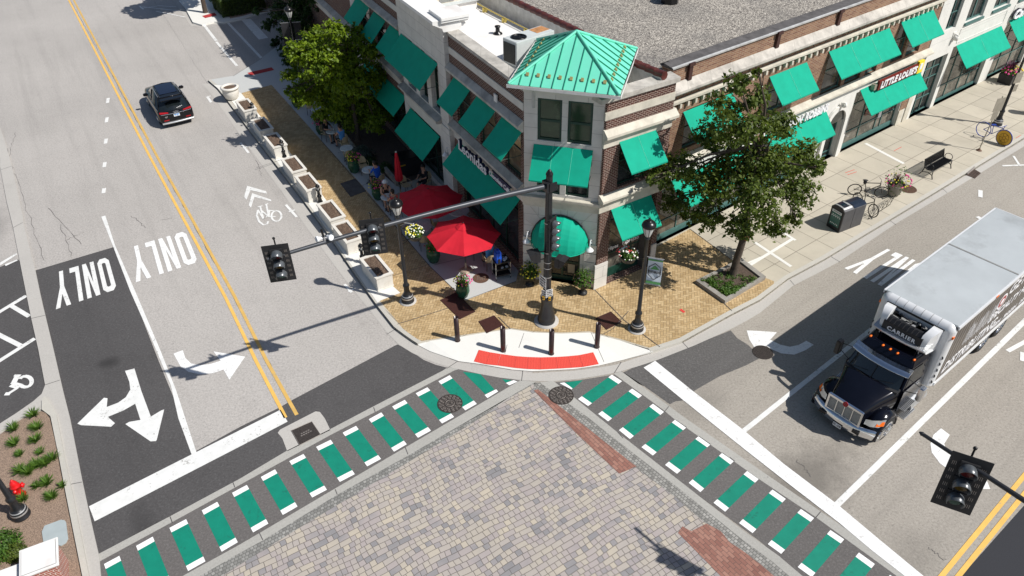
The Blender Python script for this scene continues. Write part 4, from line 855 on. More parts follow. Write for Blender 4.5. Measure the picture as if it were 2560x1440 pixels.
# --- shop sign of raised letters
mb = MB(); e1 = FA.t*-1
put_text(mb, 'Leonidas', FA(3.97, .42, 4.09), e1, (0, 0, 1), .66, 0, .006, .014, width=2.8)
mb.build('sign_lettering', M_['letterw'], cafe, world=True, recalc=False)
mb = MB(); put_text(mb, 'Leonidas', FA(3.97, .345, 4.09), e1, (0, 0, 1), .66, 0, .065, .022, width=2.82); mb.build('sign_backing', M_['navy'], cafe, world=True, recalc=False)
mb = MB(); q = []
for k in range(7): t_ = pi/2+pi*k/6; q.append((2.15-.2*cos(t_)*-1, 4.14+.2*sin(t_)))
for k in range(7): t_ = -pi/2+pi*k/6; q.append((.42-.2*cos(t_)*-1, 4.14+.2*sin(t_)))
n = len(q); a = [FA(s_, .3, z) for s_, z in q]; b = [FA(s_, .37, z) for s_, z in q]
mb.add(a+b, [(i, (i+1) % n, n+(i+1) % n, n+i) for i in range(n)]+[tuple(range(n))[::-1], tuple(range(n, 2*n))])
put_text(mb, 'Chocolate Café', FA(1.45, .38, 4.13), e1, (0, 0, 1), .3, 1, .012, .006, width=1.85)
mb.build('sign_board', [M_['navy'], M_['letterw']], cafe, world=True, recalc=False)
# --- right wing
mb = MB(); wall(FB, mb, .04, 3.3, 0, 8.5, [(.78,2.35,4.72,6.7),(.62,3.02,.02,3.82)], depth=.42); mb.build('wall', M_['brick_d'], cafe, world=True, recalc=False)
mb = MB(); FB.box(mb, -.05, .62, -.02, .04, 0, 1.25); mb.build('plinth', Ls, cafe, world=True); mb = MB(); FB.box(mb, 3.02, 3.3, -.02, .05, 0, 1.15); mb.build('plinth', Ls, cafe, world=True)
band(FB, cafe, 'stone_band', -.05, 3.3, [(-.02, 7.78), (.04, 7.78), (.04, 8.08), (-.02, 8.08)], M_['limewarm'])
band(FB, cafe, 'coping', -.3, 3.42, [(-.5, 8.48), (.08, 8.48), (.08, 8.66), (-.5, 8.7)], M_['coping'])
ledge(FB, cafe, -.05, 3.45, 6.92, M_['limewarm'], .24); band(FB, cafe, 'frieze', -.05, 3.3, [(-.02, 6.66), (.05, 6.66), (.05, 6.92), (-.02, 6.92)], M_['limewarm'])
ledge(FB, cafe, -.05, 3.3, 4.2, M_['limewarm'], .26, .42); band(FB, cafe, 'frieze', -.05, 3.3, [(-.02, 3.82), (.05, 3.82), (.05, 4.2), (-.02, 4.2)], M_['limewarm'])
window(FB, cafe, .78, 2.35, 4.74, 6.7, -.2, rows=(5.75,)); w_ = window(FB, cafe, .62, 3.02, .02, 3.82, -.4, cols=(2.2,), rows=(1.25, 2.9), gm='glass_s', base=.38)
awning(FB, cafe, .7, 2.5, 6.78, .87, 1.0, seams=1); awning(FB, cafe, .56, 2.63, 3.85, .85, 1.05, seams=1)
mb = MB(); put_text(mb, 'Crêpes', FB(1.12, -.38, 1.5), FB.t, (0, 0, 1), .26, 0, .004, .004, width=.72); mb.build('window_lettering', M_['letterw'], w_, world=True, recalc=False); mb = MB(); put_text(mb, 'Espresso', FB(2.15, -.38, 1.52), FB.t, (0, 0, 1), .26, 0, .004, .004, width=.9)
mb.build('window_lettering', M_['letterw'], w_, world=True, recalc=False)
# --- tower
def tower_box(mb, s0, s1, d0, d1, z0, z1, m=0): FT.box(mb, s0, s1, d0, d1, z0, z1, m)
mb = MB(); t_ops = [(.52,1.45,6.65,8.35),(1.67,2.6,6.65,8.35),(.52,1.45,4.36,6.0),(1.67,2.6,4.36,6.0)]
wall(FT, mb, 0, 3.03, 4.1, 8.95, t_ops, depth=.16, ends=False)
for s_ in (0, 3.03): mb.add([FT(s_, 0, 4.1), FT(s_, 0, 8.95), FT(s_, -3.8, 8.95), FT(s_, -3.8, 4.1)], [(0,1,2,3)])
wall(FT, mb, -.02, 3.05, 0, 4.1, [(.85,2.4,.0,2.35)], depth=.3, ends=False)
for s_ in (-.02, 3.05): mb.add([FT(s_, 0, 0), FT(s_, 0, 4.1), FT(s_, -3.8, 4.1), FT(s_, -3.8, 0)], [(0,1,2,3)])
mb.add([FT(0,-3.8,4.1), FT(3.03,-3.8,4.1), FT(3.03,-3.8,8.95), FT(0,-3.8,8.95)], [(0,1,2,3)])
mb.build('tower_wall', Ls, cafe, world=True, recalc=False)
mb = MB(); FT.box(mb, -.03, 3.06, -3.85, .03, 8.55, 8.9); mb.build('fascia', Lp, cafe, world=True)
for a, b in ((-.02, .62), (2.58, 3.05)):
    mb = MB()
    for k in range(5): FT.box(mb, a-.02, b+.02, 0, .05, .02+k*.44, .02+k*.44+.41)
    mb.build('rusticated_pier', Lp, cafe, world=True, bevel=.01)
mb = MB(); FT.box(mb, -.08, 3.11, -.3, .14, 4.02, 4.12); FT.box(mb, -.14, 3.17, -.3, .2, 4.12, 4.24); FT.box(mb, -.05, 3.08, -.1, .05, 3.72, 4.02); mb.build('cornice', M_['limewarm'], cafe, world=True, bevel=.012)
mb = MB()
for k in range(9):      # arch joints radiating over the door
    a = pi*(k+.5)/9; c = (1.53, 2.2)
    mb.tube([FT(c[0]+1.25*cos(a), .055, c[1]+1.2*sin(a)), FT(c[0]+min(1.95, 1.45/abs(cos(a)+1e-6))*cos(a), .055, min(3.7, c[1]+min(1.95, 1.45/abs(cos(a)+1e-6))*sin(a)))], .008, 4)
mb.build('arch_joint', M_['coping'], cafe, world=True)
for a, b in ((.52,1.45),(1.67,2.6)): window(FT, cafe, a, b, 6.65, 8.35, -.1, rows=(7.45,), fr=.09, gm='glass_g'); window(FT, cafe, a, b, 4.36, 6.0, -.1, rows=(5.2,), fr=.08, gm='glass')
awning(FT, cafe, .39, 2.68, 6.48, .85, 1.1, seams=2)
dr = window(FT, cafe, .85, 2.4, .0, 2.35, -.28, cols=(1.62,), rows=(.95,), fr=.1, name='door', base=.12)
mb = MB()
for s_ in (1.53, 1.71): mb.tube([FT(s_, -.2, .85), FT(s_, -.12, .9), FT(s_, -.12, 1.2), FT(s_, -.2, 1.25)], .015, 6)
mb.build('handle', M_['silver'], dr, world=True)
mb = MB(); FT.box(mb, 1.85, 2.15, -.29, -.275, .4, .85); mb.build('notice', M_['sign_back'], dr, world=True)
mb = MB(); mb2 = MB(); n = 11; rows_ = []      # domed canopy with ribs
for i in range(n+1):
    a = pi*i/n; r_ = []
    for j in range(9):
        b = (pi/2)*j/8; rr = cos(b)
        r_.append(FT(1.53+1.2*cos(a)*rr, .04+1.02*sin(b)*(.55+.45*sin(a)), 2.15+1.22*sin(a)*rr**.9))
    rows_.append(r_)
# ribs run from the wall arch to the front rim
rib = []
for i in range(n*2+1):
    a = pi*i/(n*2); top = (1.53+1.2*cos(a), 2.2+1.2*sin(a))
    fr_ = (1.53+1.2*cos(a), .04+1.02*sin(a)); r_ = []
    for j in range(9):
        u = j/8; c_ = cos(u*pi/2); s2 = sin(u*pi/2); pl = .985 if i % 2 else 1.0
        r_.append(FT(1.53+1.2*cos(a)*pl*(1-.02*u), .04+1.02*sin(a)*s2*pl, 2.12+1.3*sin(a)*c_*pl))
    rib.append(r_)
mb.loft(rib, 0, False, caps=False, closed=False)
mb.tube([FT(1.53+1.2*cos(pi*i/16), .05+1.02*sin(pi*i/16), 2.11) for i in range(17)], .022, 6)
mb.tube([FT(1.53+1.22*cos(pi*i/16), .04, 2.12+1.32*sin(pi*i/16)) for i in range(17)], .03, 6, 1)
mb.build('door_canopy', [M_['awning'], M_['awn_frame']], cafe, world=True)
gooseneck(FT, cafe, .2, 2.2, .17); gooseneck(FT, cafe, 2.83, 2.2, .17)
# tower roof: hipped, standing seams
ev = [Vector((-.02,25.98,9.0)), Vector((3.83,24.83,9.0)), Vector((5.03,29.21,9.0)), Vector((1.17,30.34,9.0))]; ap = Vector((2.50,27.58,10.28))
mb = MB(); mb.add(ev+[ap], [(0,1,4),(1,2,4),(2,3,4),(3,0,4)])
rf = mb.build('tower_roof', M_['copper'], cafe, world=True)
mb = MB(); gm_ = MB()
for k in range(4):
    a, b = ev[k], ev[(k+1) % 4]; e = (b-a).normalized(); L = (b-a).length; mid = (a+b)/2; nrm = (b-a).cross(ap-a).normalized()
    if nrm.z < 0: nrm = -nrm
    N = 10
    for i in range(1, N):
        u = i/N; s_ = L*u; x = abs(u-.5)*2; p = a+e*s_; foot = mid+e*((ap-mid).dot(e)); v = (ap-foot)
        uf = (ap-a).dot(e)/L; k_ = (u/uf) if u < uf else (1-u)/(1-uf)
        q = p+v*k_; mb.hexa([p-e*.012, p+e*.012, q+e*.012, q-e*.012, p-e*.008+nrm*.045, p+e*.008+nrm*.045, q+e*.008+nrm*.045, q-e*.008+nrm*.045])
    for i in range(1, N-1):
        s_ = L*(i+.5)/N; p = a+e*s_+(ap-mid).normalized()*.42+nrm*.01; v = (ap-mid).normalized()
        gm_.hexa([p-e*.06, p+e*.06, p+e*.06+v*.12, p-e*.06+v*.12, p-e*.05+nrm*.03, p+e*.05+nrm*.03, p+e*.05+v*.12+nrm*.07, p-e*.05+v*.12+nrm*.07])
mb.build('seam', M_['copper_d'], rf, world=True); gm_.build('snow_guard', M_['brass'], rf, world=True)
mb = MB()
for k in range(4): mb.tube([ev[k]+Vector((0,0,.03)), ap+Vector((0,0,.03))], .06, 6)
mb.build('hip_ridge', M_['copper'], rf, world=True)
mb = MB()
for k in range(4):
    a, b = ev[k], ev[(k+1) % 4]; c_ = (ev[0]+ev[2])/2; o1 = (a-c_).normalized()*.09; o2 = (b-c_).normalized()*.09; dn = Vector((0, 0, -.11)); lift = Vector((0, 0, .005))
    mb.add([a+o1, b+o2, b+o2+dn, a+o1+dn, a+dn, b+dn], [(0,1,2,3),(3,2,5,4)]); mb.add([a+o1*1.0+lift, b+o2*1.0+lift, b+o2*.8+lift, a+o1*.8+lift], [(0,1,2,3)])
mb.build('gutter', M_['gutterw'], cafe, world=True, recalc=False)
# --- flat white roof and its parapet towards the gravel roof
tw = [Vector((-8.0, 49.5, 0)), Vector((-.11,36.5,0)), Vector((2.83,31.9,0)), Vector((4.72,28.35,0)), Vector((5.75,26.95,0))]
rp = [FA(45, -.1, 0), FA(-.1, -.1, 0), FT(.1, -.4, 0), FT(2.9, -.4, 0), FB(0, -.1, 0), FB(3.1, -.1, 0), tw[4], tw[3], tw[2], tw[1], tw[0], Vector((-20, 66, 0))]
mb = MB(); mb.flat([(p.x, p.y) for p in rp], 8.0); mb.build('roof', M_['roof_w'], cafe, world=True, recalc=False)
mb = MB()
def vwall(mb, a, b, th, z0, z1, m=0):
    d = (b-a).normalized(); n = Vector((-d.y, d.x, 0))*th/2; q = [a-n, b-n, b+n, a+n]
    mb.hexa([Vector((p.x, p.y, z0)) for p in q]+[Vector((p.x, p.y, z1)) for p in q], m)
FA.box(mb, -.3, 45, -.47, -.22, 7.95, 8.6); FB.box(mb, 0, 3.3, -.5, -.22, 7.95, 8.5)
for a, b in zip(tw, tw[1:]): vwall(mb, a, b, .3, 7.9, 8.78)
mb.build('parapet', M_['flash'], cafe, world=True)
mb = MB()
for a, b in zip(tw, tw[1:]):
    L = (b-a).length; n = int(L/.42); d = (b-a).normalized()
    for i in range(n):
        p = a+d*(i*L/n); q = a+d*((i+1)*L/n+.02); mb.tube([Vector((p.x, p.y, 8.80)), Vector((q.x, q.y, 8.83))], .17, 8)
mb.build('parapet_tile', M_['tile'], cafe, world=True)
mb = MB(); pip = [Vector((p.x, p.y, 8.2))+Vector((-.55, -.25, 0)) for p in tw[:4]]; mb.tube(pip, .03, 6)
for a, b in zip(pip, pip[1:]):
    for i in range(int((b-a).length/1.6)):
        p = a.lerp(b, (i+.5)/max(1, int((b-a).length/1.6))); mb.box(p.x-.12, p.x+.12, p.y-.08, p.y+.08, 8.0, 8.17)
mb.build('gas_pipe', M_['yellowpipe'], cafe, world=True)
mb = MB(); mb.lathe([(.22, 8.0), (.2, 8.05), (.1, 8.1), (.09, 8.3), (.13, 8.3), (.13, 8.36), (1e-4, 8.38)], 14, (-.47, 33.95, 0)); mb.build('roof_vent', M_['black'], cafe, world=True)
# body behind the faces, so that no opening is hollow
mb = MB(); mb.prism([(p.x, p.y) for p in [FA(45, -.5, 0), FA(0, -.5, 0), FT(.1, -.5, 0), FT(2.95, -.5, 0), FB(.2, -.6, 0), FB(3.2, -.6, 0), tw[4], tw[2], tw[1], tw[0], Vector((-20, 66, 0))]], 0, 7.9)
mb.build('core', M_['tar'], cafe, world=True)
# --- rooftop units
ac = thing('air_conditioner', (-.23, 30.5, 8.0), 'long white rooftop air conditioner with a round top fan and rust patch', 'air conditioner')
AX = Vector((.31+.23, 29.69-30.32, 0)).normalized(); AY = Vector((2.34-.31, 30.84-29.69, 0)).normalized(); O_ = Vector((-.23, 30.36, 0)); cw, cl = .84, 2.3
class Obl:
    def __init__(s, o, x, y): s.o = o; s.x = x; s.y = y
    def __call__(s, a, b, z): return s.o+s.x*a+s.y*b+Vector((0, 0, z))
    def box(s, mb, a0, a1, b0, b1, z0, z1, m=0): mb.hexa([s(a0,b0,z0), s(a1,b0,z0), s(a1,b1,z0), s(a0,b1,z0), s(a0,b0,z1), s(a1,b0,z1), s(a1,b1,z1), s(a0,b1,z1)], m)
AY = Vector((-AX.y, AX.x, 0)); O1 = Obl(O_, AX, AY)
mb = MB(); O1.box(mb, 0, cw, 0, 2.1, 8.1, 9.12); O1.box(mb, -.04, cw+.04, -.04, 2.14, 8.0, 8.1); mb.build('casing', M_['ac'], ac, world=True, bevel=.02)
mb = MB(); O1.box(mb, .07, cw-.07, -.02, .0, 8.2, 9.0); O1.box(mb, -.02, .0, .08, .95, 8.2, 9.0); mb.build('side_grille', M_['acdark'], ac, world=True)
c_ = O1(cw*.5, .5, 9.12); mb = MB(); mb.lathe([(.33, .0), (.33, .035), (.28, .035), (.28, .004), (1e-4, .004)], 24, c_)
for k in range(5): a = 2*pi*k/5; mb.hexa([c_+Vector((cos(a+q)*r, sin(a+q)*r, z)) for z in (.008, .014) for r, q in ((.05, 0), (.27, -.1), (.27, .45), (.05, .5))])
for k in range(3): mb.tube([c_+Vector(((.1+.09*k)*cos(t), (.1+.09*k)*sin(t), .04)) for t in [i*pi/9 for i in range(18)]], .005, 4, 0, closed=True)
mb.build('fan', M_['black'], ac, world=True)
mb = MB(); O1.box(mb, .08, .6, 1.35, 2.05, 9.12, 9.13); mb.build('rust_patch', simple('rust', (.42, .2, .08), .8, var=.4, scale=6), ac, world=True)
bg_ = thing('rooftop_unit', (-2.5, 38, 8.0), 'large cream and grey rooftop unit on a white curb at the top edge', 'air conditioner')
BX = Vector((-1.55+3.31, 37.4-36.45, 0)).normalized(); BY = Vector((-BX.y, BX.x, 0)); O2 = Obl(Vector((-3.25, 36.55, 0)), BX, BY)
mb = MB(); O2.box(mb, 0, 2.0, 0, 3.2, 8.0, 8.42); mb.build('curb', M_['roof_w'], bg_, world=True)
mb = MB(); O2.box(mb, -.25, 2.05, -.12, 3.4, 8.42, 8.55); mb.build('base_rail', M_['ac'], bg_, world=True)
mb = MB(); O2.box(mb, -.18, 2.0, -.06, 3.3, 8.55, 9.9); mb.build('casing', M_['accream'], bg_, world=True)
mb = MB(); O2.box(mb, .0, .75, -.08, -.06, 8.6, 9.8); O2.box(mb, -.2, -.18, .1, 3.0, 8.6, 9.8); mb.build('side_grille', M_['acgrey'], bg_, world=True)
# --- brown brick building, gravel roof
shops = thing('brick_building', (18.13, 37.3, 0), 'tan brick two-storey shop building with a gravel roof and stone cornices', 'building')
bt, wm = M_['brick_t'], M_['limewarm']
c_ops = [(-13.5,-10.85,4.55,6.4),(-8.0,-5.55,4.55,6.4),(-3.6,-1.9,4.3,6.5),(-1.6,-.2,4.3,6.5),(.2,1.25,4.3,6.5),(2.5,3.7,4.4,6.6),(3.95,5.3,4.4,6.6)]
mb = MB(); wall(FC, mb, -14.75, 6.45, 3.8, 8.45, c_ops, depth=.22); mb.build('wall', bt, shops, world=True, recalc=False)
g_ops = [(-14.4,-8.3,.0,3.2),(-7.9,-2.75,.0,3.3),(-2.15,-.72,.0,2.2),(-.05,5.25,.0,3.45)]
mb = MB(); wall(FC, mb, -14.75, 6.45, 0, 3.8, g_ops, depth=.3); mb.build('ground_floor_wall', M_['stucco'], shops, world=True, recalc=False)
mb = MB(); FC.box(mb, 5.3, 6.2, 0, .03, .9, 3.2); mb.build('brick_pier', bt, shops, world=True); mb = MB(); FC.box(mb, -8.3, -7.9, 0, .04, 0, 3.6); mb.build('brick_pier', bt, shops, world=True)
mb = MB(); FC.box(mb, 5.25, 5.75, 0, .07, 0, .9); mb.build('plinth', wm, shops, world=True); mb = MB(); FC.box(mb, 6.0, 6.45, 0, .06, 0, 1.5); mb.build('plinth', wm, shops, world=True)
band(FC, shops, 'cornice', -14.75, 6.45, [(-.02, 7.36), (.32, 7.4), (.36, 7.46), (.36, 7.56), (.02, 7.82), (-.02, 7.82)], M_['coping'])
band(FC, shops, 'flashing', -14.75, 6.45, [(-.42, 8.42), (.06, 8.44), (.07, 8.47), (.03, 8.5), (-.42, 8.58)], M_['tar'])
band(FC, shops, 'edge_trim', -14.75, 6.45, [(.062, 8.44), (.085, 8.44), (.09, 8.50), (.01, 8.525), (.01, 8.51), (.065, 8.49)], M_['flash']); band(FC, shops, 'roof_edge', -14.4, 6.3, [(-.95, 8.3), (-.42, 8.3), (-.42, 8.56), (-.5, 8.57)], M_['tar'])
band(FC, shops, 'stone_band', -14.75, 6.45, [(-.02, 6.84), (.06, 6.84), (.16, 6.92), (.16, 7.02), (.02, 7.06), (-.02, 7.06)], wm)
ledge(FC, shops, -14.75, 6.62, 3.86, wm, .3, .44)
mb = MB(); FC.box(mb, -.05, .07, .0, .13, 6.66, 6.84); dt0 = mb.build('dentil', wm, shops, world=True)
for k in range(46):
    o = dt0 if k == 0 else dt0.copy()
    if k: scene.collection.objects.link(o); o.parent = shops
    o.location = FC.t*(-14.5+k*.457)
mb = MB()
for k in range(46): s_ = -14.3+k*.457; FC.box(mb, s_-.02, s_+.03, .002, .02, 7.1, 7.34)
mb.build('brick_relief', M_['brick_d'], shops, world=True)
mb = MB()
for s_ in (-13.7, -8.15, -3.66): mb = MB(); FC.box(mb, s_-.1, s_+.1, 0, .12, 7.78, 8.4); FC.box(mb, s_-.16, s_+.16, -.05, .17, 8.36, 8.5); mb.build('downpipe', M_['brownlid'], shops, world=True)
for o_ in c_ops: window(FC, shops, *o_, -.17, cols=((o_[0]+o_[1])/2,) if o_[1]-o_[0] > 2 else (), rows=(o_[2]+(o_[3]-o_[2])*.5,), fm='wframe2', gm='glass_s')
for o_, cs in ((g_ops[0], (-12.9,-11.3,-9.8)), (g_ops[1], (-6.4,-4.9,-3.8)), (g_ops[3], (1.7, 3.35, 3.9))): window(FC, shops, *o_, -.22, cols=cs, rows=(1.0, 2.6) if o_[0] != g_ops[3][0] else (.98, 2.6), fm='wframe2', gm='glass_s', base=.22)
ad = window(FC, shops, -2.15, -.72, 0, 2.2, -.28, cols=(-1.45,), rows=(.3,), fm='wframe2', gm='glass', name='door')
# arched doorway surround
mb = MB(); pts = [(-2.15, 0)]+[(-1.435-.72*cos(pi*k/10), 2.2+.72*sin(pi*k/10)) for k in range(11)]+[(-.72, 0)]
outp = [(-2.42, 0)]+[(-1.435-1.0*cos(pi*k/10), 2.2+.98*sin(pi*k/10)) for k in range(11)]+[(-.44, 0)]
for (a0, a1), (b0, b1), (c0, c1_), (d0, d1) in zip(pts, pts[1:], outp[1:], outp):
    mb.hexa([FC(a0,.02,a1), FC(b0,.02,b1), FC(c0,.02,c1_), FC(d0,.02,d1), FC(a0,.14,a1), FC(b0,.14,b1), FC(c0,.14,c1_), FC(d0,.14,d1)])
mb.add([FC(s_, .03, z) for s_, z in pts[1:-1]], [tuple(range(11))], 1)
mb.build('door_arch', [M_['stucco'], M_['glass']], shops, world=True)
mb = MB()
for s_ in (-1.435, 7.9): pass
mb.tube([FC(-1.435, .1, 3.3), FC(-1.435, .3, 3.36), FC(-1.435, .34, 3.22), FC(-1.435, .22, 3.16)], .07, 8); mb.ball(FC(-1.435, .14, 3.2), .1, 8, 6); mb.build('keystone_scroll', M_['stucco'], shops, world=True)
for a, b, z in ((-13.73,-10.64,6.38),(-8.14,-5.42,6.44)): awning(FC, shops, a, b, z, .95, 1.03, seams=1)
awning(FC, shops, -3.75, 1.36, 6.54, .98, 1.04, seams=2); awning(FC, shops, 2.37, 5.47, 6.62, .96, 1.02, seams=1)
awning(FC, shops, .21, 5.68, 3.55, .97, 1.07, seams=2); awning(FC, shops, -7.5, -2.76, 3.37, .9, 1.06, seams=1); awning(FC, shops, -13.9, -8.6, 3.2, .9, 1.04, seams=2)
mb = MB(); FC.box(mb, 1.25, 5.0, .28, .42, 3.36, 3.86, 0); FC.box(mb, 1.0, 1.27, .12, .34, 3.4, 3.7, 2); FC.box(mb, 5.02, 5.55, .28, .43, 3.3, 3.98, 1)
put_text(mb, "LITTLE LOUIE'S", FC(3.12, .44, 3.6), FC.t, (0, 0, 1), .5, 3, .02, .016, width=3.5, shear=.12)
FC.box(mb, 5.14, 5.4, .43, .45, 3.5, 3.85, 4)
mb.build('sign_board', [M_['sign_red'], M_['sign_y'], M_['sign_back'], M_['letterw'], M_['plate']], shops, world=True, recalc=False)
mb = MB(); put_text(mb, 'BASKIN', FC(-6.0, .3, 3.62), FC.t, (0, 0, 1), .55, 0, .04, .02, width=1.7, shear=.1); put_text(mb, 'ROBBINS', FC(-4.0, .3, 3.62), FC.t, (0, 0, 1), .55, 0, .04, .02, width=1.9, shear=.1)
mb.build('sign_lettering', M_['letterw'], shops, world=True, recalc=False)
for q_, c_ in (((1.9, 2.3, 1.5, 1.85), 'redpave'), ((3.45, 3.75, .9, 1.5), 'plate')): mb = MB(); FC.box(mb, q_[0], q_[1], -.2, -.19, q_[2], q_[3]); mb.build('window_poster', M_[c_], shops, world=True)
gr = [FC(-14.4, -.5, 0), FC(6.3, -.5, 0), FC(6.3, -34, 0), Vector((-20, 80, 0)), tw[0], tw[1], tw[2], tw[3], tw[4]]
mb = MB(); mb.flat([(p.x, p.y) for p in gr], 8.3); mb.build('roof', M_['gravel'], shops, world=True, recalc=False)
mb = MB(); mb.prism([(p.x, p.y) for p in [FC(-14.6, -.5, 0), FC(6.3, -.5, 0), FC(6.3, -34, 0), Vector((-20, 80, 0))]+tw], 0, 8.2); mb.build('core', M_['tar'], shops, world=True)
mb = MB(); mb.lathe([(.42, 8.3), (.4, 8.75), (.5, 8.78), (.46, 8.9), (1e-4, 8.98)], 8, (7.75, 37.0, 0), smooth=False); mb.build('roof_vent', M_['black'], shops, world=True)
# --- white building further along
whb = thing('white_building', FC(18, 0, 0), 'white stucco building at the top right with teal windows and green awnings', 'building')
w_ops = [(7.6,8.8,4.95,7.6),(9.8,11.85,4.95,7.4),(12.95,15.0,5.0,7.4),(16.2,18.3,5.0,7.4),(6.75,9.05,.0,3.4),(9.45,14.75,.0,3.65),(15.85,20.6,.0,3.7)]
mb = MB(); wall(FC, mb, 6.45, 34, 0, 9.6, w_ops, d=.04, depth=.28); mb.build('wall', M_['stucco'], whb, world=True, recalc=False)
for o_ in w_ops[:4]: window(FC, whb, *o_, -.14, cols=((o_[0]+o_[1])/2,), rows=(o_[2]+.9, o_[2]+1.75) if o_ is w_ops[0] else (), fm='wframe2', gm='glass', fr=.1 if o_ is not w_ops[0] else .05)
dw = window(FC, whb, *w_ops[4], -.22, cols=(7.5, 8.2), rows=(.9, 2.1, 2.7), fm='wframe2', gm='glass', name='door'); window(FC, whb, *w_ops[5], -.2, cols=(10.9, 12.4, 13.6), rows=(1.05, 2.7), fm='wframe2', gm='glass_s', base=.12); window(FC, whb, *w_ops[6], -.2, cols=(17.4, 19), rows=(1.05, 2.7), fm='wframe2', gm='glass_s')
for o_ in w_ops[1:4]: mb = MB(); FC.box(mb, o_[0]-.04, o_[1]+.04, .04, .14, o_[2]-.14, o_[2]); mb.build('sill', M_['wframe2'], whb, world=True)
mb = MB()
for a, b, c_, e in ((9.6,15.1,3.85,4.65),(16,21,3.9,4.7)):
    for q in ((a,b,c_,c_+.04),(a,b,e-.04,e),(a,a+.04,c_,e),(b-.04,b,c_,e)): FC.box(mb, q[0], q[1], .04, .065, q[2], q[3])
mb.build('panel_moulding', M_['stucco'], whb, world=True)
awning(FC, whb, 9.71, 15.04, 3.68, .97, 1.05, d0=.06, seams=1); awning(FC, whb, 15.92, 21.0, 3.8, .97, 1.05, d0=.06, seams=1)
mb = MB(); put_text(mb, 'Carve', FC(17.0, .25, 4.15), FC.t, (0, 0, 1), .75, 0, .05, .02, width=2.4, shear=.2); mb.build('sign_lettering', M_['letterw'], whb, world=True, recalc=False)
mb = MB(); put_text(mb, 'Carve', FC(17.0, .17, 4.15), FC.t, (0, 0, 1), .78, 0, .05, .05, width=2.5, shear=.2); mb.build('sign_backing', M_['letterd'], whb, world=True, recalc=False)
mb = MB(); mb.ball(FC(8.95, .2, 4.35), .16, 10, 7); mb.tube([FC(8.95, .05, 4.55), FC(8.95, .3, 4.5), FC(8.95, .25, 4.2)], .05, 7); FC.box(mb, 8.8, 9.1, .04, .08, 4.1, 4.65); mb.build('wall_lamp', M_['stucco'], whb, world=True)
mb = MB(); mb.prism([(p.x, p.y) for p in [FC(6.4, -.4, 0), FC(34, -.4, 0), FC(34, -30, 0), FC(6.4, -30, 0)]], 0, 9.4); mb.build('core', M_['roof_w'], whb, world=True)
# ------------------------------------------------------------------ street furniture
def proj(p):
    d = Vector(p)-Vector((0, 0, CAMH)); w = d.dot(_W); return (1280+FOC*d.dot(_R)/w, 720-FOC*d.dot(_U)/w)
def vpt(px, py, base, off=0.0):       # point seen at (px,py) on the upright plane through base, pushed off metres away
    d = _R*(px-1280)-_U*(py-720)+_W*FOC; h = Vector((base[0], base[1], 0)).normalized()
    t = (h.dot(Vector((base[0], base[1], 0)))+off)/d.dot(h); return Vector((0, 0, CAMH))+d*t
def zat(xy, py):
    lo, hi = -1, 19
    for _ in range(50):
        m = (lo+hi)/2
        if proj((xy[0], xy[1], m))[1] > py: lo = m
        else: hi = m
    return lo
rnd = random.Random(7)
# bollards at the ramp
def make_bollard():
    t = thing('bollard', (0, 0, 0), 'x', 'bollard', group='dark bollards around the corner ramp')
    mb = MB(); mb.lathe([(.1, 0), (.1, 1.2), (.088, 1.2), (.088, 1.02), (1e-4, 1.02)], 20); mb.build('post', M_['brownm'], t)
    mb = MB(); mb.lathe([(.115, 0), (.115, .03), (.1, .045)], 20); mb.build('base_ring', M_['brownm'], t)
    return t
bol = make_bollard(); blabels = ['leftmost dark brown bollard of the four around the corner ramp', 'second dark brown bollard from the left at the corner ramp', 'third dark brown bollard from the left, below the big signal pole', 'rightmost dark brown bollard of the four, by the utility lid']
for i, (x, y) in enumerate(((1144,851),(1258,877),(1378,884),(1492,867))):
    o = bol if i == 0 else copy_tree(bol); p = onramp(x, y); o.location = p; o['label'] = blabels[i]
# planters along the kerb
DL = radians(-58.6)
def make_planter():
    t = thing('planter_box', (0, 0, 0), 'x', 'planter', DL, 'white planter boxes along the kerb')
    mb = MB(); a, b, h = .84, .36, .72
    mb.taper(-a, a, -b, b, .05, h-.06, -.015, -.015); mb.box(-a-.02, a+.02, -b-.02, b+.02, 0, .07)
    mb.build('box', M_['planter'], t, bevel=.012)
    mb = MB(); r = .13; A0, B0 = a+.05, b+.05
    mb.box(-A0, A0, -B0, -B0+r, h-.07, h); mb.box(-A0, A0, B0-r, B0, h-.07, h); mb.box(-A0, -A0+r, -B0+r, B0-r, h-.07, h); mb.box(A0-r, A0, -B0+r, B0-r, h-.07, h)
    mb.build('rim', M_['planter'], t)
    mb = MB(); n, m_ = 14, 7; X0, X1, Y0, Y1 = -A0+r-.01, A0-r+.01, -B0+r-.01, B0-r+.01; g = random.Random(3)
    vs = [(X0+(X1-X0)*i/n, Y0+(Y1-Y0)*j/m_, h-.05+.035*sin(pi*i/n)*sin(pi*j/m_)+g.uniform(-.012, .012)) for j in range(m_+1) for i in range(n+1)]
    mb.add(vs, [(j*(n+1)+i, j*(n+1)+i+1, (j+1)*(n+1)+i+1, (j+1)*(n+1)+i) for j in range(m_) for i in range(n)]); mb.build('soil', M_['mulch'], t, recalc=False)
    return t
pln = make_planter(); ordn = ['first', 'second', 'third', 'fourth', 'fifth', 'sixth', 'seventh', 'eighth']
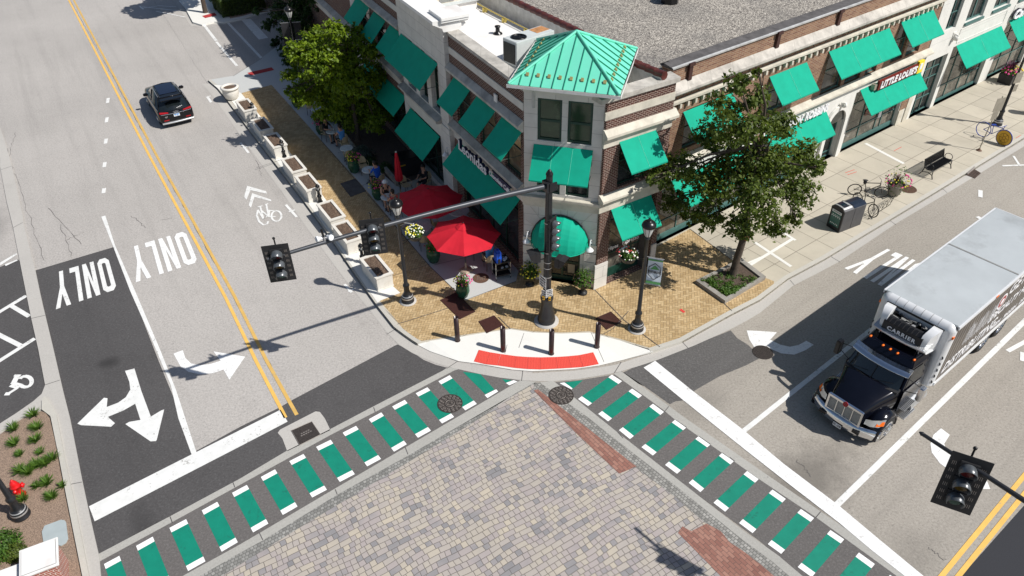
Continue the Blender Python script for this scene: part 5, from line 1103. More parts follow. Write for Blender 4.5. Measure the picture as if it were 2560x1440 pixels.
for i, (x, y) in enumerate(((614.6,262),(654.7,310),(687.6,350),(734,410),(769.7,454),(827,525),(866.8,578),(939.8,664))):
    o = pln if i == 0 else copy_tree(pln); p = G(x, y, .72); o.location = (p.x, p.y, .014)
    o['label'] = ['white planter box next to the round white pot at the far end of the row', 'second white planter box after the round white pot', 'white planter box before the second black lantern post', 'white planter box just after the second black lantern post', 'white planter box before the third black lantern post', 'white planter box just after the third black lantern post', 'white planter box behind the mast arm of the traffic signal', 'white planter box nearest the corner, under the traffic signal'][i]
rp_ = thing('round_planter', G(581, 247, .014), 'round white concrete bowl planter at the far end of the planter row', 'planter')
mb = MB(); mb.lathe([(.26, 0), (.4, .12), (.5, .4), (.5, .6), (.47, .68), (.56, .72), (.57, .8), (.5, .84), (.42, .84), (.4, .74)], 28); mb.build('bowl', M_['planter'], rp_)
mb = MB(); mb.lathe([(.41, .74), (.2, .79), (1e-4, .8)], 20, cap=False); mb.build('soil', M_['mulch'], rp_)
# small lantern posts
def make_lantern_post():
    t = thing('lantern_post', (0, 0, 0), 'x', 'lantern post', group='small black lantern posts between the planters')
    mb = MB(); mb.lathe([(.13, 0), (.13, .08), (.1, .12), (.09, .3), (.115, .33), (.115, .4), (.075, .42), (.07, .66), (.085, .68)], 14); mb.build('post', M_['black'], t)
    mb = MB(); mb.lathe([(.085, .68), (.11, .7), (.11, .73), (.1, .73)], 14)
    for k in range(8): a = 2*pi*k/8; mb.tube([(.095*cos(a), .095*sin(a), .72), (.095*cos(a), .095*sin(a), .9)], .011, 5)
    mb.lathe([(.11, .9), (.12, .92), (.09, .98), (.03, 1.03), (.03, 1.06), (1e-4, 1.08)], 14); mb.build('lantern', M_['black'], t)
    mb = MB(); mb.lathe([(.06, .72), (.06, .9)], 10); mb.build('lamp_glass', M_['lampglass'], t)
    return t
lp = make_lantern_post()
for i, (x, y) in enumerate(((637.6,296),(711,392),(801,506),(908,657))):
    o = lp if i == 0 else copy_tree(lp); p = G(x, y, .014); o.location = p
    o['label'] = ['black lantern post beside the first planter box after the round pot', 'black lantern post between the third and fourth planter boxes', 'black lantern post between the fifth and sixth planter boxes', 'black lantern post behind the hanging traffic signal'][i]
# lamp posts
def lamp_post(x, y, label, H=5.1, z=0.0, xy=None, pale=True):
    p = G(x, y, z) if xy is None else Vector((xy[0], xy[1], z)); t = thing('lamp_post', p, label, 'lamp post', group='black lamp posts')
    if pale:
        mb = MB(); mb.lathe([(.36, 0), (.36, .03), (1e-4, .035)], 24); mb.build('footing', M_['gutter'], t)
    mb = MB(); mb.lathe([(.27, .03), (.27, .09), (.23, .12), (.25, .2), (.25, .3), (.2, .38), (.14, .42), (.15, .46), (.12, .52), (.115, .78), (.14, .82), (.14, .88), (.1, .94), (.085, 1.0), (.075, 2.4), (.065, H-.98), (.1, H-.95), (.1, H-.9), (.07, H-.88), (.09, H-.82)], 18); mb.build('pole', M_['pole'], t)
    for k, r in ((.27, .251), (.34, .222)): pass
    mb = MB(); mb.lathe([(.255, .22), (.262, .25), (.255, .28)], 18, cap=False); mb.lathe([(.232, .33), (.215, .36)], 18, cap=False); mb.build('base_band', M_['silver'], t)
    mb = MB(); z0 = H-.82; mb.lathe([(.1, z0), (.12, z0+.04), (.2, z0+.28), (.23, z0+.42)], 16, cap=False); mb.build('lamp_glass', M_['lampglass'], t)
    mb = MB()
    for k in range(8): a = 2*pi*k/8; mb.tube([(.105*cos(a), .105*sin(a), z0), (.205*cos(a), .205*sin(a), z0+.28), (.235*cos(a), .235*sin(a), z0+.42)], .01, 4)
    mb.lathe([(.24, z0+.4), (.27, z0+.44), (.26, z0+.5), (.22, z0+.58), (.12, z0+.64), (.06, z0+.66), (.07, z0+.7), (.03, z0+.76), (1e-4, z0+.84)], 20); mb.build('lantern_cap', M_['black'], t)
    return t
L1 = lamp_post(1020, 753, 'black lamp post at the kerb left of the corner with a hanging flower basket', 5.12)
L2 = lamp_post(1592, 823, 'black lamp post at the corner right side with a pale vertical banner', 5.3)
L3 = lamp_post(0, 0, 'black lamp post behind the bright green tree with a black banner', 5.2, xy=(-13.54, 47.64))
L4 = lamp_post(54.7, 1289.6, 'black lamp post in the mulch bed beside the fire hydrant', 5.2, ZR+.07, pale=False)
L5 = lamp_post(2492, 312, 'black lamp post at the upper right beside the blue bicycle sculpture', 5.2)
def lp_arm(t, d, z, L=.55, knob=True):
    mb = MB(); d = Vector(d).normalized(); mb.tube([Vector((0,0,z))+d*.06, Vector((0,0,z))+d*L], .018, 6)
    if knob: mb.ball(d*(L+.02)+Vector((0,0,z)), .035, 8, 6)
    mb.tube([Vector((0,0,z-.16))+d*.06, Vector((0,0,z-.03))+d*L*.5], .01, 5); return mb.build('bracket', M_['silver'] if z > 3.6 else M_['black'], t)
def banner(p, d, z0, z1, w, mat, label, text=(), mark=False, wave=.0, cat='banner'):
    """cloth banner hung beside a post, d = direction away from the post"""
    d = Vector(d).normalized(); o = thing('banner', p, label, cat); n = Vector((-d.y, d.x, 0)); mb = MB(); N = 8; vs = []; fs = []
    for j in range(N+1):
        z = z0+(z1-z0)*j/N; b = .07*sin(pi*j/N)
        for i in range(4): vs.append(d*(.12+w*i/3)+n*(b*(1+.5*i/3)*wave*8)+Vector((0, 0, z)))
    for j in range(N):
        for i in range(3): fs.append((j*4+i, j*4+i+1, (j+1)*4+i+1, (j+1)*4+i))
    mb.add(vs, fs); mb.add([v+n*.012 for v in vs], [f[::-1] for f in fs])
    mb.build('cloth', mat, o, recalc=False)
    mb = MB()
    for z in (z0-.02, z1+.02): mb.tube([d*.02+Vector((0,0,z)), d*(.16+w)+Vector((0,0,z))], .014, 6)
    mb.build('rod', M_['silver'], o)
    return o, d, n
lp_arm(L1, (.75, -.2, 0), 3.95, .6); lp_arm(L1, (.8, .3, 0), 3.05, .62, False)
lp_arm(L2, (-.8, .1, 0), 3.5, .75, True)
# right banner
bo, bd, bn = banner(L2.location, (.95, -.32, 0), 2.35, 3.55, .55, M_['banner'], 'pale blue cloth banner with a house emblem on the right corner lamp post', wave=.12)
mb = MB()
for s_ in (1, -1):
    off = bn*(.03*s_-.0)
    bn_ = bn*s_
def bpt(u, z, k=.035, s_=1):
    N = (z-2.35)/1.2; return bd*(.12+.55*u)+bn*(.07*sin(pi*N)*(1+.5*u)*.96)+bn*(-k*s_)+Vector((0, 0, z))
for s_ in (1, -.55):
    mb.add([bpt(.0, 3.42, .02, s_), bpt(1, 3.42, .02, s_), bpt(1, 3.5, .02, s_), bpt(0, 3.5, .02, s_)], [(0,1,2,3)], 0); mb.add([bpt(.0, 2.38, .02, s_), bpt(1, 2.38, .02, s_), bpt(1, 2.48, .02, s_), bpt(0, 2.48, .02, s_)], [(0,1,2,3)], 0)
    q = [(.1,2.75),(.5,2.55),(.9,2.75),(.9,3.1),(.5,3.3),(.1,3.1)]
    for a, b in zip(q, q[1:]+q[:1]): mb.tube([bpt(a[0], a[1], .025, s_), bpt(b[0], b[1], .025, s_)], .014, 4, 1)
    mb.add([bpt(.18,3.0,.022,s_), bpt(.82,3.0,.022,s_), bpt(.5,3.2,.022,s_)], [(0,1,2)], 0)
put_text(mb, 'NORTHBROOK', bpt(.5, 2.9, .06), bd, (0, 0, 1), .14, 1, .004, .006, width=.5)
mb.build('emblem', [M_['sign_g'], M_['letterd']], bo, recalc=False)
# far banner, black with white words
bo, bd, bn = banner(L3.location, (-.95, -.15, 0), 2.55, 4.05, .5, M_['blackmat'], 'black cloth banner reading True North on the lamp post behind the tree', wave=.1)
mb = MB()
for s_ in (1, -1):
    put_text(mb, 'True', bd*.38-bn*.06*s_*(1 if s_ > 0 else 0)+Vector((0,0,3.75))-bn*.05, -bd, (0,0,1), .26, 0, .004, .006) if s_ > 0 else None
put_text(mb, 'North', bd*.38-bn*.05+Vector((0,0,3.55)), -bd, (0,0,1), .24, 0, .004, .006, width=.42)
mb.build('lettering', M_['letterw'], bo, recalc=False)
bo, bd, bn = banner(L3.location, (.95, .15, 0), 3.0, 4.05, .45, M_['blackmat'], 'black cloth banner on the tree side of the far lamp post', wave=.1)
# signs on the upper right lamp and the sign pole
def sign_plate(par, c, w, h, ang, mat, name='sign_plate', t=.012, front=None):
    mb = MB(Matrix.Translation(c) @ Matrix.Rotation(ang, 4, 'Z')); mb.box(-w/2, w/2, -t/2, t/2, -h/2, h/2); return mb.build(name, mat, par)
sp = thing('sign_post', G(2447, 376), 'leaning metal sign post with two grey sign backs by the bench', 'sign post')
mb = MB(); mb.tube([(0, 0, 0), (.18, .1, 3.1)], .03, 6); mb.build('post', M_['sign_back'], sp); mb = MB(); mb.lathe([(.16, 0), (.13, .03), (.06, .07), (.05, .12)], 12); mb.build('base_plate', M_['cast_r'], sp)
ang_ = radians(20); sign_plate(sp, (.15, .06, 2.65), .62, .75, ang_, M_['sign_back']); sign_plate(sp, (.12, .04, 2.03), .4, .48, ang_, M_['sign_back'])
sign_plate(L5, (.05, -.12, 2.9), .5, .62, ang_, M_['sign_back']); sign_plate(L5, (.1, -.14, 2.3), .25, .4, ang_, M_['sign_back'])
# bicycle-shaped sculpture with a golden wheel
def hoop(mb, c, r, n, w, m=0, segs=24):
    n = Vector(n).normalized(); u = n.orthogonal().normalized(); v = n.cross(u); mb.tube([Vector(c)+u*(r*cos(2*pi*k/segs))+v*(r*sin(2*pi*k/segs)) for k in range(segs)], w, 6, m, closed=True)
A_ = G(2452, 340); B_ = G(2503, 362); dv = (B_-A_).normalized(); nv = Vector((-dv.y, dv.x, 0)); Lw = (B_-A_).length
art = thing('bicycle_sculpture', A_, 'blue bicycle sculpture with a golden wheel emblem at the upper right lamp', 'sculpture')
ra = .42; mb = MB(); hoop(mb, (0, 0, ra), ra, nv, .022)
f1 = Vector((0,0,ra)); f2 = dv*Lw+Vector((0,0,ra)); st = dv*Lw*.36+Vector((0,0,.86)); cr = dv*Lw*.42+Vector((0,0,.36)); hd = dv*Lw*.82+Vector((0,0,.88))
for a, b in ((f1, cr), (f1, st), (st, cr), (cr, hd), (st, hd), (hd, f2)): mb.tube([a, b], .02, 6)
mb.tube([hd, hd+Vector((0,0,.14))+dv*.03], .018, 6); mb.tube([hd+Vector((0,0,.14))-nv*.2, hd+Vector((0,0,.14))+nv*.2], .016, 6); mb.box(st.x-.12, st.x+.12, st.y-.06, st.y+.06, .86, .9)
mb.build('frame', M_['bluem'], art)
mb = MB(); hoop(mb, f2, ra+.02, nv, .025, 1); q = [f2+dv*(ra*cos(2*pi*k/24))+Vector((0,0,ra*sin(2*pi*k/24))) for k in range(24)]
mb.add([v+nv*.02 for v in q]+[v-nv*.02 for v in q], [tuple(range(24)), tuple(range(24, 48))[::-1]])
for s_ in (-1, 1):
    hoop(mb, f2+nv*.025*s_, ra*.62, nv, .012, 2); hoop(mb, f2+nv*.025*s_, ra*.2, nv, .012, 2)
    for k in range(6): a = 2*pi*k/6; mb.tube([f2+nv*.025*s_+dv*(ra*.2*cos(a))+Vector((0,0,ra*.2*sin(a))), f2+nv*.025*s_+dv*(ra*.62*cos(a))+Vector((0,0,ra*.62*sin(a)))], .012, 4, 2)
mb.build('emblem_wheel', [M_['rot'], M_['bluem'], simple('gold_dark', (.3, .15, .01), .5)], art)
# ---- hanging baskets, pots, flower planters
def blobs_leaves(mb, c, r, n, size, g, sq=(1, 1, 1), m=0, up=.3):
    for _ in range(n):
        while True:
            v = Vector((g.uniform(-1, 1), g.uniform(-1, 1), g.uniform(-1, 1)))
            if .15 < v.length < 1: break
        p = Vector(c)+Vector((v.x*r*sq[0], v.y*r*sq[1], v.z*r*sq[2])); d = (v+Vector((g.uniform(-.6,.6), g.uniform(-.6,.6), g.uniform(-.3,.6)+up))).normalized()
        u = d.orthogonal().normalized(); u = Matrix.Rotation(g.uniform(0, 6.28), 3, d) @ u; w = d.cross(u); s_ = size*g.uniform(.6, 1.3)
        mb.add([p-u*s_*.5, p+w*s_*.32, p+u*s_*.5, p-w*s_*.32], [(0,1,2,3)], m)
def spikes(mb, c, n, L, g, m=0, lean=.5, w=.012):
    for _ in range(n):
        a = g.uniform(0, 6.28); l = g.uniform(.2, 1)*lean; d = Vector((cos(a)*l, sin(a)*l, 1)).normalized(); q = Vector((-sin(a), cos(a), 0))*w*g.uniform(.7, 1.4); LL = L*g.uniform(.6, 1.1)
        b = Vector(c)+Vector((cos(a), sin(a), 0))*.05*g.random(); m1 = b+d*LL*.6; e = m1+Vector((cos(a)*l*.7, sin(a)*l*.7, .35)).normalized()*LL*.4
        mb.add([b-q, b+q, m1+q, m1-q, e], [(0,1,2,3), (3,2,4)], m)
def flowers(mb, c, r, n, size, g, m, sq=(1, 1, .6)):
    if n < 24: n, size = n*2+8, size*.78
    for _ in range(n):
        a = g.uniform(0, 6.28); b = g.uniform(-.2, 1.2); p = Vector(c)+Vector((cos(a)*cos(b)*r*sq[0], sin(a)*cos(b)*r*sq[1], sin(b)*r*sq[2])); mb.ball(p, size*g.uniform(.6, 1.2), 6, 4, m, sc=(1, 1, .7))
def pot_profile(kind, s):
    return {'egg': [(.14*s, 0), (.2*s, .04*s), (.29*s, .3*s), (.28*s, .52*s), (.24*s, .66*s), (.26*s, .7*s), (.23*s, .7*s), (.22*s, .62*s)],
            'urn': [(.17*s, 0), (.17*s, .08*s), (.1*s, .1*s), (.07*s, .2*s), (.1*s, .26*s), (.22*s, .36*s), (.27*s, .52*s), (.31*s, .58*s), (.27*s, .58*s), (.24*s, .5*s)],
            'bowl': [(.12*s, 0), (.26*s, .08*s), (.36*s, .26*s), (.39*s, .3*s), (.36*s, .3*s), (.33*s, .25*s)],
            'cone': [(.2*s, 0), (.22*s, .02*s), (.36*s, .52*s), (.4*s, .56*s), (.36*s, .56*s), (.34*s, .48*s)]}[kind]
def potted(x, y, kind, s, mat, label, seed, leaf='plant', fl=(('pink', 12),), spike=0, z=0.012, hang=None, name='potted_plant', lh=.25, tall=0.0, cat='potted plant', spk='purple'):
    g = random.Random(seed); p = G(x, y, z) if hang is None else Vector(hang); t = thing(name, p, label, cat)
    pr = pot_profile(kind, s); top = pr[-2][1]; rr = pr[-3][0]
    mb = MB(); mb.lathe(pr, 20); mb.build('pot', mat, t)
    mb = MB(); mb.lathe([(pr[-1][0], pr[-1][1]), (1e-4, pr[-1][1]+.02)], 14, cap=False); mb.build('soil', M_['soil'], t)
    mb = MB(); blobs_leaves(mb, (0, 0, top+lh*.45*s), rr*1.35, 260, .075*s+.02, g, (1, 1, lh*1.6/.4), 0)
    if tall: blobs_leaves(mb, (0, 0, top+tall*.6), rr*.9, 220, .06, g, (1, 1, tall/rr*.7), 0); spikes(mb, (0, 0, top), 40, tall*1.3, g, 0, .4)
    mb.build('foliage', M_[leaf], t, recalc=False)
    if spike: mb = MB(); spikes(mb, (0, 0, top), spike, .5*s, g, 0, .7); mb.build('purple_grass', M_[spk], t, recalc=False)
    if fl:
        mb = MB()
        for k, (nm, n) in enumerate(fl):
            a = 2*pi*k/len(fl)+g.uniform(0, 1); off = .09 if len(fl) > 1 else 0
            flowers(mb, (cos(a)*off, sin(a)*off, top+lh*.3*s), rr*1.3, n, .05, g, k)
        mb.build('flowers', [M_[nm] for nm, _ in fl], t)
    return t
potted(744, 267, 'egg', 1.05, M_['potgreen'], 'green pot with pink flowers and dark grass at the far end of the cafe', 11, fl=(('pink', 14),), spike=30)
potted(764, 244, 'bowl', 1.1, M_['potdark'], 'low dark bowl pot under the bright green tree', 12, fl=(), leaf='grey_leaf', spike=0)
potted(804, 335, 'egg', .95, M_['potgreen'], 'green pot with red and purple leaves beside the man in black', 13, fl=(('cl_red', 8), ('pink', 6)), spike=24)
potted(887, 430, 'egg', 1.1, M_['potgreen'], 'green pot with bright pink and yellow flowers between two empty chairs', 14, fl=(('pink', 26), ('petal_y', 8)))
potted(946, 497, 'egg', 1.0, M_['potgreen'], 'green pot with magenta flowers behind the lamp post and the seated pair', 15, fl=(('pink', 18), ('petal_y', 5)), spike=10)
potted(1085, 654, 'egg', 1.08, M_['potgreen'], 'green glazed pot in the shade under the left edge of the red umbrella', 16, fl=(('cl_red', 5),), spike=18)
potted(1158, 741, 'egg', 1.0, M_['potgreen'], 'green glazed pot with pink flowers standing in the sun by the big brown lid', 17, fl=(('pink', 16), ('petal_y', 3)), spike=12)
potted(1325, 712, 'urn', 1.1, M_['potdark'], 'black urn with yellow green plant left of the tower door', 18, fl=(('petal_y', 16),), tall=.35)
potted(1457, 733, 'urn', 1.1, M_['potdark'], 'black urn with tall grass and rusty leaves right of the tower door', 19, fl=(('cast_r', 10),), tall=.55)
potted(2232, 487, 'cone', 1.15, M_['granite_k'], 'grey tapered planter of pink flowers and purple grass by the bicycle', 20, fl=(('pink', 26), ('petal_y', 4)), spike=90, lh=.35)
def hang_basket(lamp, d, py, px, label, seed, fl):
    g = random.Random(seed); d = Vector(d).normalized(); xy = lamp.location+d*.62; z = zat(xy, py)
    t = thing('hanging_basket', (xy.x, xy.y, z), label, 'hanging basket'); mb = MB(); mb.lathe([(.1, -.3), (.24, -.2), (.32, -.02), (.33, .0), (.3, 0)], 18, cap=False); mb.build('basket', M_['potdark'], t)
    mb = MB(); blobs_leaves(mb, (0, 0, .1), .36, 420, .085, g, (1, 1, .6)); mb.build('foliage', M_['plant'], t, recalc=False)
    mb = MB()
    for k, (nm, n) in enumerate(fl): a = k*2.2+.3; flowers(mb, (cos(a)*.12*(k > 0), sin(a)*.12*(k > 0), .1), .36, n, .05, g, k)
    mb.build('flowers', [M_[nm] for nm, _ in fl], t)
    mb = MB()
    for k in range(3): a = 2*pi*k/3; mb.tube([(.3*cos(a), .3*sin(a), 0), (0, 0, .62)], .007, 4)
    mb.build('chain', M_['black'], t)
hang_basket(L1, (.85, .35, 0), 585, 1035, 'hanging basket of white and yellow flowers on the left lamp post', 31, (('petal_w', 22), ('petal_y', 16)))
hang_basket(L2, (-.85, .1, 0), 640, 1580, 'hanging basket with white and red flowers left of the right lamp post', 32, (('petal_w', 14), ('cl_red', 7)))
bx = thing('box_planter', G(2515, 206), 'black square box planter full of colourful flowers by the white building', 'planter'); g = random.Random(5)
mb = MB(Matrix.Rotation(radians(37), 4, 'Z')); mb.taper(-.4, .4, -.4, .4, 0, .6, -.03, -.03); mb.build('box', M_['blackmat'], bx)
mb = MB(); blobs_leaves(mb, (0, 0, .75), .55, 420, .1, g, (1, 1, .5)); mb.build('foliage', M_['plant'], bx, recalc=False); mb = MB(); flowers(mb, (0, -.1, .72), .55, 30, .07, g, 0); flowers(mb, (.2, 0, .75), .5, 16, .07, g, 1); mb.build('flowers', [M_['pink'], M_['petal_y']], bx)
mb = MB(); spikes(mb, (0, .15, .6), 160, .9, g, 0, .8, .016); mb.build('purple_grass', M_['purple'], bx, recalc=False)
bx2 = thing('litter_bin', G(2575, 285), 'dark litter bin cut off by the right edge near the upper lamp post', 'litter bin'); mb = MB(); mb.lathe([(.28, 0), (.3, .05), (.3, .85), (.33, .88), (.33, .95), (.2, 1.02)], 16); mb.build('drum', M_['blackmat'], bx2); mb = MB(); mb.lathe([(.33, .95), (.2, 1.05), (.18, 1.05)], 16, cap=False); mb.build('lid', M_['black'], bx2)
# ---- tree pit
tp = thing('tree_pit', G(1830, 705), 'square stone edged tree pit with low green plants on the corner pavement', 'tree pit')
cs = [G(1738,708.5,.0), G(1811.6,760,.0), G(1913,699,.0), G(1852,652,.0)]; cc = sum(cs, Vector())/4; inn_ = [cc+(p-cc)*.83 for p in cs]; mb = MB()
for i in range(4):
    a, b = cs[i], cs[(i+1) % 4]; c, d = inn_[(i+1) % 4], inn_[i]; mb.hexa([Vector((q.x, q.y, 0)) for q in (a, b, c, d)]+[Vector((q.x, q.y, .17)) for q in (a, b, c, d)])
mb.build('stone_edge', M_['granite_k'], tp, world=True)
mb = MB(); mb.flat([(p.x, p.y) for p in inn_], .09); mb.build('soil', M_['soil'], tp, world=True, recalc=False)
g = random.Random(8); mb = MB()
for _ in range(70):
    u, v = g.random(), g.random()
    if v > .62+.25*sin(u*9): continue
    p = inn_[0].lerp(inn_[1], u).lerp(inn_[3].lerp(inn_[2], u), (1-v)*.62 if g.random() < .3 else .02+.35*g.random()); p = inn_[0].lerp(inn_[3], g.random()**2*.8).lerp(inn_[1].lerp(inn_[2], g.random()), u)
    blobs_leaves(mb, (p.x, p.y, .17), .15, 26, .075, g, (1, 1, .6))
for k in range(60):
    p = inn_[1].lerp(inn_[0], g.random()) if k % 2 else inn_[1].lerp(inn_[2], g.random()); p = p.lerp(cc, g.uniform(.05, .3)); blobs_leaves(mb, (p.x, p.y, .18), .14, 24, .075, g, (1, 1, .7))
o = mb.build('ground_cover', M_['plant'], None, recalc=False); tag(o, kind='stuff', label='low leafy green ground cover filling the square tree pit', cat='ground cover')
# ---- bench
bn0 = G(2307, 443); bn1 = G(2362, 411.5); bd_ = (bn1-bn0).normalized(); a_ = atan2(bd_.y, bd_.x)
bch = thing('bench', (bn0+bn1)/2, 'black slatted metal bench with round arm hoops on the right pavement', 'bench', a_)
Lb_ = 1.85
mb = MB()      # seat of thin bars running across
for k in range(46): x = -Lb_/2+Lb_*(k+.5)/46; mb.tube([(x, -.32, .44), (x, -.1, .42), (x, .12, .43)], .013, 4)
for y_ in (-.33, .13): mb.tube([(-Lb_/2, y_, .44), (Lb_/2, y_, .44)], .022, 6)
mb.build('seat', M_['black'], bch)
mb = MB()
for k in range(46): x = -Lb_/2+Lb_*(k+.5)/46; mb.tube([(x, .16, .5), (x, .24, .86)], .013, 4)
mb.tube([(-Lb_/2, .15, .5), (Lb_/2, .15, .5)], .022, 6); mb.tube([(-Lb_/2, .25, .88), (Lb_/2, .25, .88)], .026, 6); mb.build('backrest', M_['black'], bch)
for s_ in (-1, 1):
    x = s_*Lb_/2; mb = MB(); mb.tube([(x, -.42, .0), (x, -.34, .2), (x, -.33, .44), (x, .0, .42), (x, .14, .46), (x, .26, .9)], .026, 6); mb.tube([(x, .14, .46), (x, .2, .2), (x, .32, 0)], .026, 6); mb.tube([(x, -.34, .2), (x, -.1, .28), (x, .2, .2)], .02, 6); mb.build('leg', M_['black'], bch)
    mb = MB(); mb.tube([(x, -.1+.2*cos(2*pi*k/18), .58+.17*sin(2*pi*k/18)) for k in range(18)], .018, 6, closed=True); mb.build('arm_hoop', M_['black'], bch)
# ---- twin bin
P0 = G(*K186((755, 780))[0]); P1 = G(*K186((868, 850))[0]); P2 = G(*K186((1035, 758))[0]); ex = (P1-P0).normalized(); ey = Vector((-ex.y, ex.x, 0)); wb = .74; lb = 1.42
bi = thing('waste_station', P0, 'large grey and black double waste bin with a green notice on its front', 'waste bin', atan2(ex.y, ex.x)); h = 1.25
mb = MB(); n = 8; prof = [(0, .0), (0, h*.86)]+[(.0, h*.9), (.06, h*.97), (.2, h*1.0)]
def binsec(y): return [(x, y, z) for x, z in ((0, 0), (wb, 0), (wb, h*.9), (wb*.8, h*.985), (wb*.5, h), (wb*.2, h*.985), (0, h*.9))]
mb.loft([binsec(.03), binsec(lb/2-.012)], 0, False); mb.loft([binsec(lb/2+.012), binsec(lb)], 0, False)
mb.build('housing', M_['binm'], bi); mb = MB(); mb.loft([binsec(-.03), binsec(.03)], 0, False); mb.build('front_panel', M_['blackmat'], bi)
mb = MB(); mb.box(.1, wb-.1, -.045, -.03, .22, h*.82, 0); mb.box(.1, wb-.1, -.05, -.045, h*.72, h*.82, 1)
for r_ in range(2):
    for k in range(4+r_): mb.lathe([(.028, 0), (.028, .006)], 8, (wb*.5+(k-1.5-r_*.5)*.11, -.045, h*(.62-.05*r_)), 1, axis=(0,-1,0))
put_text(mb, 'TRASH & RECYCLING', (wb/2, -.052, h*.77), (1,0,0), (0,0,1), .06, 2, .002, .002, width=.42)
for k in range(5): mb.box(.16+k*.09, .2+k*.09, -.05, -.045, .3, .36, 1)
mb.build('notice', [M_['screen'], M_['plate'], M_['letterd']], bi)
mb = MB(); mb.loft([[(x, y, z+.02) for x, z in ((.06, h*.945), (wb*.2, h*.985), (wb*.5, h), (wb*.8, h*.985), (wb-.06, h*.945))] for y in (.0, .55)], 0, False, caps=False, closed=False); mb.box(.14, wb-.14, .1, .42, h+.018, h+.03, 1); mb.build('solar_panel', [M_['silver'], M_['sun_roof']], bi, recalc=False)
mb = MB(); mb.loft([[(x, y, z+.012) for x, z in ((.0, h*.91), (wb*.2, h*.987), (wb*.5, h), (wb*.8, h*.987), (wb, h*.91))] for y in (.62, lb)], 0, False, caps=False, closed=False); mb.build('hood', M_['bintop'], bi, recalc=False)
# ---- bicycles and rack
def bicycle(r0, r1, label, lean, hide=False):
    A = G(*r0); B = G(*r1); d = (B-A); L = d.length; t = thing('bicycle', A, label, 'bicycle', atan2(d.y, d.x), 'bicycles parked beside the waste bin'); R = .34
    MM = Matrix.Rotation(lean, 4, 'X')
    for x in (0, L):
        mb = MB(MM); hoop(mb, (x, 0, R), R-.02, (0, 1, 0), .022); w_ = mb.build('wheel', M_['tyre'], t)
        mb = MB(MM); hoop(mb, (x, 0, R), R-.045, (0, 1, 0), .008)
        for k in range(14): a = 2*pi*k/14; mb.tube([(x, 0, R), (x+(R-.04)*cos(a), 0, R+(R-.04)*sin(a))], .0025, 3)
        mb.lathe([(.03, -.03), (.03, .03)], 8, (x, 0, R), axis=(0, 1, 0)); mb.build('rim', M_['castl'], w_)
    bb = Vector((L*.42, 0, .3)); st = Vector((L*.3, 0, .82)); hd = Vector((L*.84, 0, .86)); hl = Vector((L*.87, 0, .74)); f = Vector((L, 0, R)); r = Vector((0, 0, R))
    mb = MB(MM)
    for a, b, q in ((bb, st, .018), (bb, hl, .022), (st*.95+bb*.05, hd, .02), (hd, hl, .022), (r, bb, .012), (r, st*.85+bb*.15, .012), (hl, f+Vector((0, .05, 0)), .014), (hl, f-Vector((0, .05, 0)), .014), (st, st+Vector((-.02, 0, .1)), .013)): mb.tube([a, b], q, 6)
    mb.build('frame', M_['black'], t)
    mb = MB(MM); mb.ball((st.x-.03, 0, .95), .07, 10, 6, sc=(2, 1, .4)); mb.build('saddle', M_['blackmat'], t)
    mb = MB(MM); mb.tube([hd, hd+Vector((.0, 0, .12))], .014, 6); mb.tube([hd+Vector((-.05, -.3, .14)), hd+Vector((.02, -.12, .13)), hd+Vector((.02, .12, .13)), hd+Vector((-.05, .3, .14))], .013, 6); mb.build('handlebar', M_['castl'], t)
    mb = MB(MM); mb.lathe([(.09, -.01), (.09, .01)], 14, bb, axis=(0, 1, 0)); mb.tube([bb+Vector((0,-.06,0)), bb+Vector((.12,-.08,-.1))], .01, 5); mb.tube([bb+Vector((0,.06,0)), bb+Vector((-.12,.08,.1))], .01, 5); mb.build('crank', M_['castl'], t)
    if hide: mb = MB(MM); mb.ball((st.x-.02, 0, .84), .1, 10, 8, sc=(.9, .9, 1.2)); mb.build('saddle_bag', M_['blackmat'], t)
    return t
bicycle((2132, 487), (2199, 494), 'black mountain bicycle with a saddle bag leaning by the flower planter', .12, True)
bicycle((2138, 513), (2177, 542), 'dark bicycle half hidden behind the grey waste bin at the rack', -.1)
rk = thing('bike_rack', G(2175, 548), 'low black metal bicycle rack standing near the kerb behind the bin', 'bicycle rack'); Q0 = G(2170, 549); Q1 = G(2225, 512); dq = (Q1-Q0); mb = MB()
for k in range(6): p = Q0+dq*(k/5); mb.tube([p, p+Vector((.02, .05, .42)), p+dq*.14+Vector((.02, .05, .42)), p+dq*.1+Vector((0,.1,0))], .012, 5)
mb.tube([Q0+Vector((0,0,.02)), Q1+Vector((0,0,.02))], .014, 5); mb.tube([Q0+Vector((0.02,.05,.42)), Q1+Vector((0.02,.05,.42))], .01, 5)
mb.build('hoops', M_['black'], rk, world=True)
# ---- hydrant, pillar and low wall at the bottom left
hy = thing('fire_hydrant', G(52, 1238, ZR+.07), 'red fire hydrant in the mulch bed by the lamp post', 'fire hydrant'); mb = MB()
mb.lathe([(.17, 0), (.17, .04), (.12, .06), (.115, .42), (.15, .44), (.15, .48), (.125, .5), (.12, .56), (.085, .66), (.04, .7), (.035, .75), (1e-4, .76)], 18); mb.build('barrel', M_['hydrant'], hy)
for a, r in ((.5, .085), (2.6, .055), (-1.2, .055)):
    d = Vector((cos(a), sin(a), 0)); mb = MB(); mb.lathe([(r*.8, .08), (r*.8, .16), (r*1.1, .17), (r*1.1, .22), (r*.4, .23), (r*.4, .26)], 12, (0, 0, .4), axis=d); mb.build('outlet', M_['hydrant'], hy)
pc = [G(x, y, 1.0) for x, y in ((48, 1377), (143.7, 1342), (165, 1412))]; ux = (pc[1]-pc[0]).normalized(); uy = Vector((-ux.y, ux.x, 0))*-1; W0 = (pc[1]-pc[0]).length
